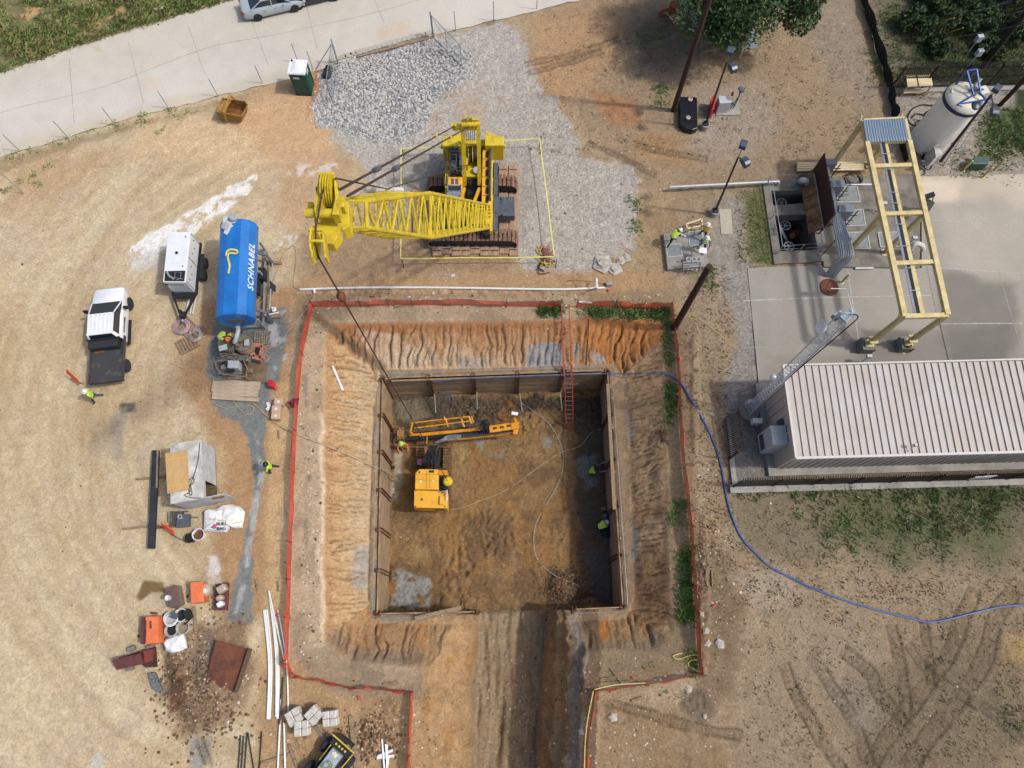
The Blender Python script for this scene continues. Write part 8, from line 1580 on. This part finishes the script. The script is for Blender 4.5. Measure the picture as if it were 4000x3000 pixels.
# ------------------------------------------------------------------ chests and cartons at lower left
MAR = mat('maroon_paint', P(110,62,58), .6, var=.2, scale=3); ORP = mat('orange_paint', P(240,134,86), .55, var=.12, scale=2, col2=P(222,110,64))
def chest(label, px_, zt, mm, front=None, zb=.05, extra=None):
    r_ = thing('tool_chest', label, 'chest', GG(px_[0][0]+10, px_[0][1]+30)); m = MB(); pp(m, px_, zt-.08, zb); part('body', m, front or mm, r_, bevel=.01); m = MB(); pp(m, px_, zt, zt-.06); o = part('lid', m, mm, r_, bevel=.01); return r_
c_ = chest('dark brown steel chest with a white cup on its lid', [(646,2300),(690,2285),(704,2360),(665,2376)], .8, mat('chest_brown', P(116,94,88), .5, var=.15), WOOD); c = G(660,2336,.8)
m = MB(); m.lathe([(.13,0),(.15,.2),(.13,.2),(.11,.03),(.001,.03)], c, 16); one('cup', 'white plastic pot standing on the dark brown chest', 'pot', m, WHT)
chest('bright orange closed chest beside the plastic jug', [(743,2275),(790,2271),(797,2350),(746,2358)], .9, ORP)
jg = thing('water_jug', 'translucent jug with a white cap right of the orange chest', 'jug', GG(815,2310)); c = GG(813,2306); MB().lathe([(.36,0),(.38,.08),(.38,.5),(.3,.62),(.12,.68),(.001,.68)], c, 14).build('body', mat('jug_plastic', P(206,186,164), .35, var=.15, scale=3), jg, smooth=True); MB().cyl(c+Vector((.1,-.05,.64)), c+Vector((.1,-.05,.78)), .13, n=14).build('cap', WHT, jg)
c_ = chest('open maroon tray full of jugs at the edge of the grout stream', [(843,2282),(892,2275),(886,2384),(833,2384)], .35, MAR)
for a, b_, lb in ((868,2300,'larger carton-like jug in the maroon tray'),(860,2336,'middle jug in the maroon tray'),(862,2360,'white rag in the maroon tray')):
    m = MB(); m.box(G(a,b_,.62), (.5 if b_ < 2310 else .34,.4 if b_ < 2310 else .28,.5), .3*(b_%3)); one('jug', lb, 'jug', m, bpy.data.materials['jug_plastic'] if b_ != 2360 else WHT, bevel=.08)
gb2 = thing('gang_box', 'long orange gang box with its lid ajar left of the buckets', 'gang box', GG(590,2470)); m = MB(); pp(m, [(553,2410),(568,2409),(566,2517),(548,2516)], .7, .1); part('body', m, MAR, gb2); m = MB(); pp(m, [(568,2409),(619,2407),(617,2511),(566,2518)], .85, .1); part('lid', m, ORP, gb2, bevel=.02); m = MB(); pp(m, [(568,2425),(572,2424),(570,2512),(566,2512)], .87, .84); m.box(G(588,2440,.86), (.12,.4,.02), .2); part('hinge_line', m, RUST, gb2)
mb_ = thing('open_toolbox', 'open maroon toolbox lying askew below the orange gang box', 'toolbox', GG(520,2580)); m = MB(); pp(m, [(436,2578),(547,2552),(562,2592),(456,2617)], .75, .6); part('lid', m, MAR, mb_); m = MB(); pp(m, [(460,2570),(550,2545),(600,2528),(605,2606),(570,2606),(556,2598)], .4, .08); part('tray', m, mat('maroon_dark', P(80,46,42), .7, var=.2), mb_); m = MB(); pp(m, [(559,2542),(596,2534),(594,2580),(563,2592)], .6, .3); part('drawer', m, mat('maroon_red', P(134,64,52), .6), mb_)
for a, b_ in ((515,2534),(588,2528),(508,2610),(585,2598)): MB().box(GG(a,b_,.25), (.4,.22,.2), .3).build('caster', mat('caster_grey', P(140,130,118), .6), mb_)
for i, (a, b_, mm, fl, lb) in enumerate(((663,2415,WHT,LGREY,'white bucket with coiled white hose, upper left of the four'),(705,2403,WHT,BLK,'white bucket with black fittings, upper right of the four'),(668,2460,WHTW,BLK,'white bucket holding dark scraps, lower left of the four'),(712,2452,WHTW,WOOD,'white bucket holding a pale board, lower right of the four'))): bucket(lb, a, b_, .34, .5, mm, fl, 'four white buckets below the brown chest')
coil('white hose coiled in and over the upper left bucket', 665, 2420, .42, PVC, .5, 3)
m = MB(); m.tube([GG(720,2440,.5), GG(750,2412,.5)], .05, 6); m.box(GG(735,2400,.4), (.35,.5,.3), .5); one('black_bag', 'black bag stuffed beside the upper right bucket', 'bag', m, BLK)
m = MB(); m.box(G(682,2405,.75), (.36,.3,.16), -.4); one('black_box', 'small black box lying on the bucket hose', 'box', m, GREY)
one('timber', 'pale timber offcut standing right of the four buckets', 'timber', MB().beam(GG(757,2370,.06), GG(766,2475,.06), .15, .1), WOOD)
sk2 = MB(); P_ = [(645,2510),(655,2495),(690,2480),(720,2476),(724,2492),(735,2530),(700,2545),(675,2550),(655,2540)]; bo = [GG(a, b_, .02) for a, b_ in P_]; cb3 = sum(bo, Vector((0,0,0)))/len(bo); vs = []
for s_, z_ in ((1,0),(1.0,.18),(.75,.36),(.35,.4)): vs += [(cb3.x+(q.x-cb3.x)*s_, cb3.y+(q.y-cb3.y)*s_, cb3.z+z_*random.uniform(.8,1.15)) for q in bo]
n = len(bo); sk2.add(vs+[(cb3.x,cb3.y,cb3.z+.4)], [(i*n+k, i*n+(k+1)%n, (i+1)*n+(k+1)%n, (i+1)*n+k) for i in range(3) for k in range(n)]+[(3*n+k, 3*n+(k+1)%n, 4*n) for k in range(n)]); one('sack', 'plain white sack lying below the four buckets', 'sack', sk2, mat('bag_white', (0,0,0)))
m = MB(); pp(m, [(578,2632),(602,2628),(632,2695),(610,2706),(594,2690)], .3, .05)
for k in range(4): m.beam(G(582+k*9,2645+k*14,.34), G(604+k*7,2640+k*14,.34), .06, .06)
one('steel_tray', 'grout-caked grey steel tray left of the rubble heap', 'tray', m, mat('tray_grey', P(134,140,142), .7, var=.3, scale=8, col2=P(70,76,80)))
one('bottle', 'small red bottle lying above the gang box', 'bottle', MB().cyl(GG(590,2394,.06), GG(616,2396,.06), .06, .04, n=10), mat('bottle_red', P(150,40,56), .4))
a = [G(861,2500,-.0), G(988,2535,-.0), G(935,2700,-.25), G(818,2668,-.2)]; RP = mat('rust_plate', P(126,74,52), .8, var=.35, scale=1.6, col2=P(84,50,38)); m = MB(); m.hull([q+Vector((0,0,.50)) for q in a]+[q+Vector((0,0,.60)) for q in a]); a2 = [a[1],a[2]]; o = one('steel_plate', 'long rusty red steel plate bedded in the rubble heap', 'steel plate', m, RP)
m = MB(); m.beam(a[1]+Vector((.05,0,.6)), a[2]+Vector((.05,0,.6)), .08, .5); one('timber', 'dark timber edge along the right of the rusty plate', 'timber', m, WOODD)
# wrapped pallets of cement bags
for i, (a, b_, an, lb) in enumerate(((1144,2802,.55,'wrapped cement pallet upper left of the four near the loader'),(1176,2846,.1,'wrapped cement pallet lowest of the four near the loader'),(1222,2795,-.75,'wrapped cement pallet third from the left near the loader'),(1286,2808,.15,'wrapped cement pallet rightmost of the four near the loader'))):
    q = G(a, b_, .85); r_ = thing('cement_pallet', lb, 'cement bags', (q.x,q.y,hz(q.x,q.y)), an, 'wrapped pallets of cement bags'); m = MB(); random.seed(i)
    for zz in range(5):
        for ix in (-1,1):
            for iy in (-1,1): m.box((ix*.19+random.uniform(-.012,.012), iy*.19+random.uniform(-.012,.012), .2+zz*.14), (.37,.375,.135))
    m.build('bags', mat('cement_bag', P(214,208,196), .35, var=.12, scale=5), r_, local=True, bevel=.04); MB().box((0,0,.07), (.72,.72,.12)).build('pallet_base', WOOD, r_, local=True)
# white pipes
random.seed(12)
sets = [((1030,2382),(1044,2808)),((1036,2381),(1048,2809)),((1043,2381),(1054,2809)),((1049,2308),(1078,2800)),((1060,2376),(1082,2806)),((1065,2380),(1086,2808)),((1085,2384),(1126,2780))]
tx = ['first white pipe from the left in the long loose bundle','second white pipe from the left in the long loose bundle','third white pipe from the left in the long loose bundle','longest white pipe reaching highest in the loose bundle','fifth white pipe from the left in the long loose bundle','sixth white pipe from the left in the long loose bundle','single white pipe at the right side of the long bundle']
for (a, b_), t_ in zip(sets, tx):
    p0 = GG(*a, .09); p1 = GG(*b_, .09); md = (p0+p1)/2+Vector((.18,0,0)); one('white_pipe', t_, 'pipe', MB().tube(spline([p0, md, p1], 6), .045, 8), PVC, 'loose white pipes beside the west netting', True)
for a, b_, t_, mm in (((1050,2310),(1115,2600),'white pipe crossing over the loose bundle towards the netting',PVC),((1098,2730),(1084,3020),'long white pipe running off the bottom edge on the left',PVC),((1109,2822),(1114,3020),'long white pipe running off the bottom edge on the right',PVC),((1108,2645),(1092,2830),'dark steel tube lying across the white pipes',DKST),((1115,2485),(1118,2600),'short white pipe lying against the west netting',PVC),
    ((1492,2888),(1502,3020),'leftmost white pipe right of the loader',PVC),((1506,2906),(1514,3020),'middle white pipe right of the loader',PVC),((1512,2908),(1510,3020),'thin white pipe right of the loader',PVC),((1519,2948),(1510,3020),'rightmost short white pipe right of the loader',PVC)):
    p0 = GG(*a, .14); p1 = GG(*b_, .14); one('white_pipe' if mm is PVC else 'steel_tube', t_, 'pipe', MB().tube([p0, p1], .05, 8), mm, None, True)
for a, b_, t_ in (((1476,2955),(1535,2930),'dark timber under the right-hand white pipes'),((1472,2960),(1540,2952),'grey timber under the right-hand white pipes'),((1366,2795),(1390,3020),'longest grey timber in the stack right of the loader'),((1374,2800),(1396,3020),'second grey timber in the stack right of the loader'),((1388,2840),(1398,3020),'shorter grey timber in the stack right of the loader'),((1128,2908),(1170,3020),'thin grey timber slanting left of the loader'),((1020,2982),(1150,2940),'broad board lying left of the loader'),((2385,2612),(2428,2670),'bundle of thin pale sticks on the south-east rim'),((2348,2652),(2405,2644),'pale stick lying across the rim sticks'),((2468,2738),(2508,2727),'short pale board on the dirt south of the netting'),((1496,2672),(1556,2668),'pale board on the rim above the west netting run'),((1540,1196),(1592,1188),'pale board lying at the foot of the north netting'),((2262,1181),(2312,1184),'white board lying at the foot of the north-east netting'),((1088,1680),(1090,1712),'short wood stake lying beside the west netting'),((1085,2270),(1088,2310),'wood stake beside the west netting above the pipes'),((1002,2265),(1008,2305),'dark short plank at the edge of the bank'),((2758,2225),(2763,2290),'pale upright stick of the pair east of the netting'),((2780,2225),(2783,2290),'tan upright stick of the pair east of the netting'),((2712,2285),(2762,2282),'pale level stick of the frame east of the netting'),((1300,1430),(1340,1525),'white curved pipe lying on the west pit slope')):
    w_ = .06 if 'stick' in t_ or 'stake' in t_ else .13; one('timber', t_, 'timber', MB().beam(GG(*a, .09), GG(*b_, .09), w_, .07), WOOD if 'white' not in t_ else PVC)
for i, (a, b_, lb) in enumerate((((940,2872),(930,3010),'leftmost dark reinforcing bar at the bottom edge'),((952,2875),(942,3010),'second dark reinforcing bar at the bottom edge'),((965,2862),(955,3010),'third dark reinforcing bar at the bottom edge'),((968,2862),(992,3010),'dark reinforcing bar splayed to the right at the bottom edge'),((1022,2858),(1012,3010),'lone dark bar left of the white pipes at the bottom edge'))):
    one('steel_bar', lb, 'steel bar', MB().tube([GG(*a, .1), GG(*b_, .1)], .035, 6), DKST, 'dark steel bars at the bottom edge')
for a, b_, t_ in (((2385,1205),(2378,1500),'thin rusty rod lying down the north slope right of the ladders'),): 
    one('steel_rod', t_, 'rod', MB().tube([GG(2301,1250,.1), GG(2296,1350,.1), GG(2291,1425,.1)], .03, 5), RUST)
m = MB(); random.seed(31)
for k in range(16): c = GG(2595+random.uniform(-14,14), 1700+random.uniform(-22,22), .12); t_ = random.random()*3.1; v = Vector((math.cos(t_),math.sin(t_),random.uniform(-.1,.3)))*random.uniform(.2,.5); m.tube([c-v, c+v], .022, 4)
one('brushwood', 'tangle of dry sticks on the east pit slope', 'sticks', m, WOODD)
m = MB(); pp(m, [(2357,2024),(2376,2022),(2378,2058),(2358,2060)], -5.1, -5.8); one('compressor', 'blue machine beside the worker at the east pit wall', 'machine', m, mat('machine_blue', P(34,84,150), .5), bevel=.04)
m = MB(); c = G(2370,2078,-5.5); m.ball(c, .38, 12, (1,1.1,.8)); one('black_bag', 'big black bag at the foot of the east lagging wall', 'bag', m, BLK, smooth=True)
bxp('wood_box', 'small wooden box on the pit floor near the blue machine', 'box', [(2352,1980),(2366,1978),(2368,1992),(2354,1994)], -5.5, -5.85, WOOD); m = MB(); pp(m, [(2358,2008),(2369,2007),(2370,2020),(2359,2021)], -5.3, -5.8); one('crate', 'pale green crate next to the blue machine', 'crate', m, mat('pale_green', P(120,150,140), .6))
m = MB(); m.tube([G(1536,1826,-5.85), G(1536,1826,-5.6)], .12, 10); one('black_pot', 'small black pot on the pale patch of the pit floor', 'pot', m, BLK)
one('concrete_chunk', 'chunk of broken concrete in the north-west verge grass', 'rubble', MB().hull([GG(590,38,.02),GG(640,22,.02),GG(642,36,.02),GG(612,40,.02),GG(590,36,.2),GG(638,20,.2),GG(640,33,.2),GG(612,38,.2)]), STONE)  # broken concrete lump lying in the verge grass
# ------------------------------------------------------------------ people
SKN = mat('skin', P(190,140,110), .6, var=.05, bump=0)
def person(label, px_, py_, z0, face, pose, vest, hat, trous=P(44,56,84), shirt=None, scale=1.0, standing_h=None, vest2=None, gear=None):
    """joints in local metres: x right, y forward, z up"""
    f = GG(px_, py_, 0, z0) if z0 > -1 else G(px_, py_, z0); f.z = max(f.z, z0) if z0 > -1 else z0
    root = thing('person', label, 'person', f, face); J_ = dict(pel=(0,0,.95), spi=(0,.02,1.15), che=(0,.03,1.36), nec=(0,.03,1.5), hea=(0,.05,1.62), hed=(0,.05,1.74), sl=(-.19,.02,1.42), sr=(.19,.02,1.42), el=(-.27,.04,1.14), er=(.27,.04,1.14), wl=(-.26,.18,.92), wr=(.26,.18,.92), hl=(-.10,0,.90), hr=(.10,0,.90), kl=(-.12,.06,.50), kr=(.12,.04,.50), al=(-.13,0,.09), ar=(.13,0,.09), tl=(-.14,.18,.04), tr=(.14,.18,.04))
    pose = dict(pose); lk_ = pose.pop('look', (0,1,0)); J_.update(pose); names = list(J_); idx = {n_: i for i, n_ in enumerate(names)}; E = [('pel','spi'),('spi','che'),('che','nec'),('nec','hea'),('hea','hed'),('che','sl'),('che','sr'),('sl','el'),('sr','er'),('el','wl'),('er','wr'),('pel','hl'),('pel','hr'),('hl','kl'),('hr','kr'),('kl','al'),('kr','ar'),('al','tl'),('ar','tr')]
    rad = dict(pel=.15, spi=.145, che=.165, nec=.06, hea=.095, hed=.085, sl=.075, sr=.075, el=.048, er=.048, wl=.034, wr=.034, hl=.105, hr=.105, kl=.065, kr=.065, al=.048, ar=.048, tl=.042, tr=.042)
    me = bpy.data.meshes.new('body'); me.from_pydata([Vector(J_[n_])*scale for n_ in names], [(idx[a], idx[b_]) for a, b_ in E], []); o = bpy.data.objects.new('body', me); SC.collection.objects.link(o); sm = o.modifiers.new('s', 'SKIN'); sm.use_smooth_shade = True
    for n_, v in zip(names, me.skin_vertices[0].data): v.radius = (rad[n_]*scale, rad[n_]*.8*scale if n_ in ('che','spi','pel') else rad[n_]*scale); v.use_root = n_ == 'pel'
    o.modifiers.new('u', 'SUBSURF').levels = 1; bpy.context.view_layer.update(); em = bpy.data.meshes.new_from_object(o.evaluated_get(bpy.context.evaluated_depsgraph_get())); bpy.data.objects.remove(o)
    vs = [v.co.copy() for v in em.vertices]; fs = [tuple(p.vertices) for p in em.polygons]; bpy.data.meshes.remove(em)
    reg_ = {}; segs = {('pel','spi'):1,('spi','che'):1,('che','nec'):1,('nec','hea'):0,('hea','hed'):0,('che','sl'):1,('che','sr'):1,('sl','el'):1,('sr','er'):1,('el','wl'):2,('er','wr'):2,('pel','hl'):3,('pel','hr'):3,('hl','kl'):3,('hr','kr'):3,('kl','al'):3,('kr','ar'):3,('al','tl'):4,('ar','tr'):4}
    def near(c):
        best = (9, None)
        for (a, b_), k in segs.items():
            p = Vector(J_[a])*scale; q = Vector(J_[b_])*scale; d_ = q-p; t_ = max(0, min(1, (c-p).dot(d_)/d_.length_squared)); L_ = (c-p-d_*t_).length
            if L_ < best[0]: best = (L_, (a, b_), t_)
        return best
    B = MB(); B.v = [tuple(v) for v in vs]; B.f = fs; B.m = []; vf = []
    for fc_ in fs:
        c = sum((vs[i] for i in fc_), Vector((0,0,0)))/len(fc_); n_ = near(c); k = segs[n_[1]]; B.m.append(k)
        if n_[1] in (('pel','spi'),('spi','che'),('che','sl'),('che','sr')) or (n_[1] in (('sl','el'),('sr','er')) and n_[2] < .18) or (n_[1] == ('che','nec') and n_[2] < .5): vf.append(fc_)
    for s_, e_, w_ in ((-1,'el','wl'),(1,'er','wr')):                                      # hands: palm, four fingers, thumb
        p = Vector(J_[w_])*scale; d_ = (p-Vector(J_[e_])*scale).normalized(); sd_ = d_.cross(Vector((0,0,1))); sd_ = sd_.normalized() if sd_.length > .1 else Vector((1,0,0)); up_ = sd_.cross(d_); nf0 = len(B.f)
        B.tube([p-d_*.01, p+d_*.05, p+d_*.09], [.032,.042,.036], 8)
        for q in range(4): o_ = sd_*(-.03+.02*q); B.tube([p+d_*.085+o_, p+d_*(.125-.004*abs(q-1))+o_-up_*.006, p+d_*(.15-.006*abs(q-1))+o_-up_*.025], [.0095,.0085,.006], 5)
        B.tube([p+d_*.03-sd_*.035*s_, p+d_*.065-sd_*.06*s_-up_*.01, p+d_*.09-sd_*.055*s_-up_*.03], [.012,.010,.007], 5); B.m[nf0:] = [0]*(len(B.f)-nf0)
    hd0 = Vector(J_['hea'])*scale; hv = (Vector(J_['hed'])-Vector(J_['hea'])).normalized(); hy = Vector(lk_); hy = (hy-hv*hy.dot(hv)).normalized(); hx = hy.cross(hv); nf0 = len(B.f)
    B.tube([hd0+hy*.09+hv*.02, hd0+hy*.125-hv*.01], [.012,.016], 6); B.ball(hd0+hx*.1, .022, 6); B.ball(hd0-hx*.1, .022, 6); B.m[nf0:] = [0]*(len(B.f)-nf0)
    nf0 = len(B.f)
    for s_ in (-1,1): B.ball(hd0+hy*.088+hx*.033*s_+hv*.03, .011, 6)
    B.box(hd0+hy*.094-hv*.045, (.05,.012,.012)); B.m[nf0:] = [5]*(len(B.f)-nf0)
    shirtm = mat('shirt_%d' % int(sum(shirt or vest)*997), shirt or vest, .8, var=.1); trm = mat('trousers_%d' % int(sum(trous)*9973), trous, .85, var=.15)
    B.build('body', [SKN, shirtm, SKN if shirt is None else shirtm, trm, mat('boot', P(110,88,66), .8, var=.2), BLK], root, smooth=True, local=True)
    V = MB(); used = sorted({i for fc_ in vf for i in fc_}); mp = {i: k for k, i in enumerate(used)}
    ax_p = Vector(J_['pel'])*scale; ax_c = Vector(J_['nec'])*scale; axd = (ax_c-ax_p); vv_ = []
    for i in used: c = vs[i]; t_ = max(0, min(1, (c-ax_p).dot(axd)/axd.length_squared)); r_ = c-(ax_p+axd*t_); vv_.append(c+r_.normalized()*.018)
    V.add(vv_, [tuple(mp[i] for i in fc_) for fc_ in vf]); vm = mat('vest_%d' % int(sum(vest)*9973), vest, .6, var=.05); V.build('vest', vm, root, smooth=True, local=True)
    if vest2 is not None:
        V = MB()
        for t_ in (.25,.8): c = ax_p+axd*t_; V.tube([c+Vector((.19*math.cos(q), .155*math.sin(q), 0)) for q in np.linspace(0,6.283,17)[:-1]], .022, 4, closed=True)
        V.build('reflective_band', vest2, root, local=True)
    H = MB(); M_ = Matrix((hx, hy, hv)).transposed(); H.lathe([(.001,.145),(.06,.138),(.105,.105),(.125,.05),(.128,.02),(.17,.012),(.168,.0),(.12,.0)], hd0+hv*.03, 18, M_); H.build('hard_hat', hat, root, smooth=True, local=True)
    if gear: gear(root, J_)
    return root
LIME = P(206,240,70); LIM2 = P(176,214,70); HW = mat('hat_white', P(240,242,244), .35); HG = mat('hat_lime', P(196,226,120), .35); HB = mat('hat_dark', P(48,46,46), .6); BAND = mat('reflective', P(226,230,226), .3); OR_ = P(246,122,90); NAVY = P(44,58,86); BRN = P(74,62,54)
walk = dict(kl=(-.12,.24,.52), al=(-.12,.30,.10), tl=(-.12,.48,.06), kr=(.12,-.02,.50), ar=(.13,-.32,.14), tr=(.13,-.16,.05), wl=(-.27,.02,.9), wr=(.28,.24,.98), el=(-.27,-.04,1.15), er=(.27,.1,1.16))
bend = dict(spi=(0,.12,1.08), che=(0,.30,1.20), nec=(0,.42,1.27), hea=(0,.52,1.32), hed=(0,.60,1.41), sl=(-.19,.33,1.22), sr=(.19,.33,1.22), el=(-.24,.44,.98), er=(.24,.44,.98), wl=(-.16,.60,.80), wr=(.16,.60,.80), look=(0,1,-.5))
crouch = dict(pel=(0,0,.50), hl=(-.11,.02,.48), hr=(.11,.02,.48), kl=(-.17,.36,.46), kr=(.17,.34,.30), al=(-.15,.06,.09), ar=(.15,-.06,.10), tl=(-.16,.24,.05), tr=(.15,.10,.04), spi=(0,.10,.68), che=(0,.24,.86), nec=(0,.34,.96), hea=(0,.42,1.04), hed=(0,.48,1.14), sl=(-.19,.26,.88), sr=(.19,.26,.88), el=(-.24,.44,.68), er=(.24,.44,.68), wl=(-.12,.62,.58), wr=(.12,.62,.58), look=(0,1,-.4))
arms = dict(el=(-.34,.16,1.22), er=(.34,.16,1.22), wl=(-.30,.42,1.12), wr=(.30,.42,1.12))
stride = dict(kl=(-.14,.20,.52), al=(-.16,.22,.10), tl=(-.17,.40,.05), kr=(.13,-.10,.5), ar=(.16,-.28,.11), tr=(.16,-.10,.04))
person('worker in a lime shirt and white hard hat walking behind the pickup', 392, 1560, 0, R(118), walk, LIME, HW, trous=P(70,78,96), shirt=LIME)
person('worker in a lime vest and dark cap standing at the grout stream', 1075, 1836, 0, R(100), {**stride, **arms}, LIME, HB, trous=NAVY, shirt=LIME)
person('worker with lime hard hat and orange trousers at the drill tip', 1578, 1752, Z_PIT+.05, R(200), {**arms}, LIM2, HG, trous=OR_, shirt=OR_)
person('crouching worker in a lime vest at the shaded anchor tube', 2300, 1850, Z_PIT+.05, R(-75), crouch, LIM2, HB, trous=BRN, shirt=P(110,90,80))
person('worker in lime jacket and white hard hat beside the blue machine', 2334, 2066, Z_PIT+.05, R(-60), bend, LIME, HW, trous=P(50,56,66), shirt=LIME, vest2=BAND)
def roll(root, J_):
    MB().cyl((-.25,.30,1.02), (.55,.62,1.25), .05, n=8).build('level_rod', WHT, root, local=True)
person('worker in a lime vest on the left of the vault holding striped rods', 2610, 962, .34, R(-60), {**bend, **stride}, LIME, HW, trous=P(40,52,78), shirt=P(80,90,110), vest2=BAND, gear=roll)
person('worker in an orange and yellow vest at the top right corner of the vault', 2735, 940, .34, R(-10), {**stride, **arms}, P(226,196,90), HW, trous=BRN, shirt=P(224,160,120))
def sheet_(root, J_): MB().box((.05,.62,1.0), (.5,.42,.02)).build('paper_sheet', WHT, root, local=True)
person('worker in a lime vest striding at the right edge of the vault', 2732, 985, .34, R(170), {**stride, **arms}, LIME, HW, trous=P(34,44,66), shirt=P(60,104,150), vest2=BAND, gear=sheet_)
person('left of the two workers behind the mixing tubs, lime vest', 893, 1322, 0, R(190), bend, LIME, HG, trous=NAVY, shirt=P(216,216,90), vest2=mat('band_red', P(220,80,70), .5))
person('right of the two workers behind the mixing tubs, lime and orange vest', 928, 1328, 0, R(170), bend, P(230,214,70), mat('hat_orange', P(240,130,60), .4), trous=NAVY, shirt=P(230,220,80), vest2=BAND)
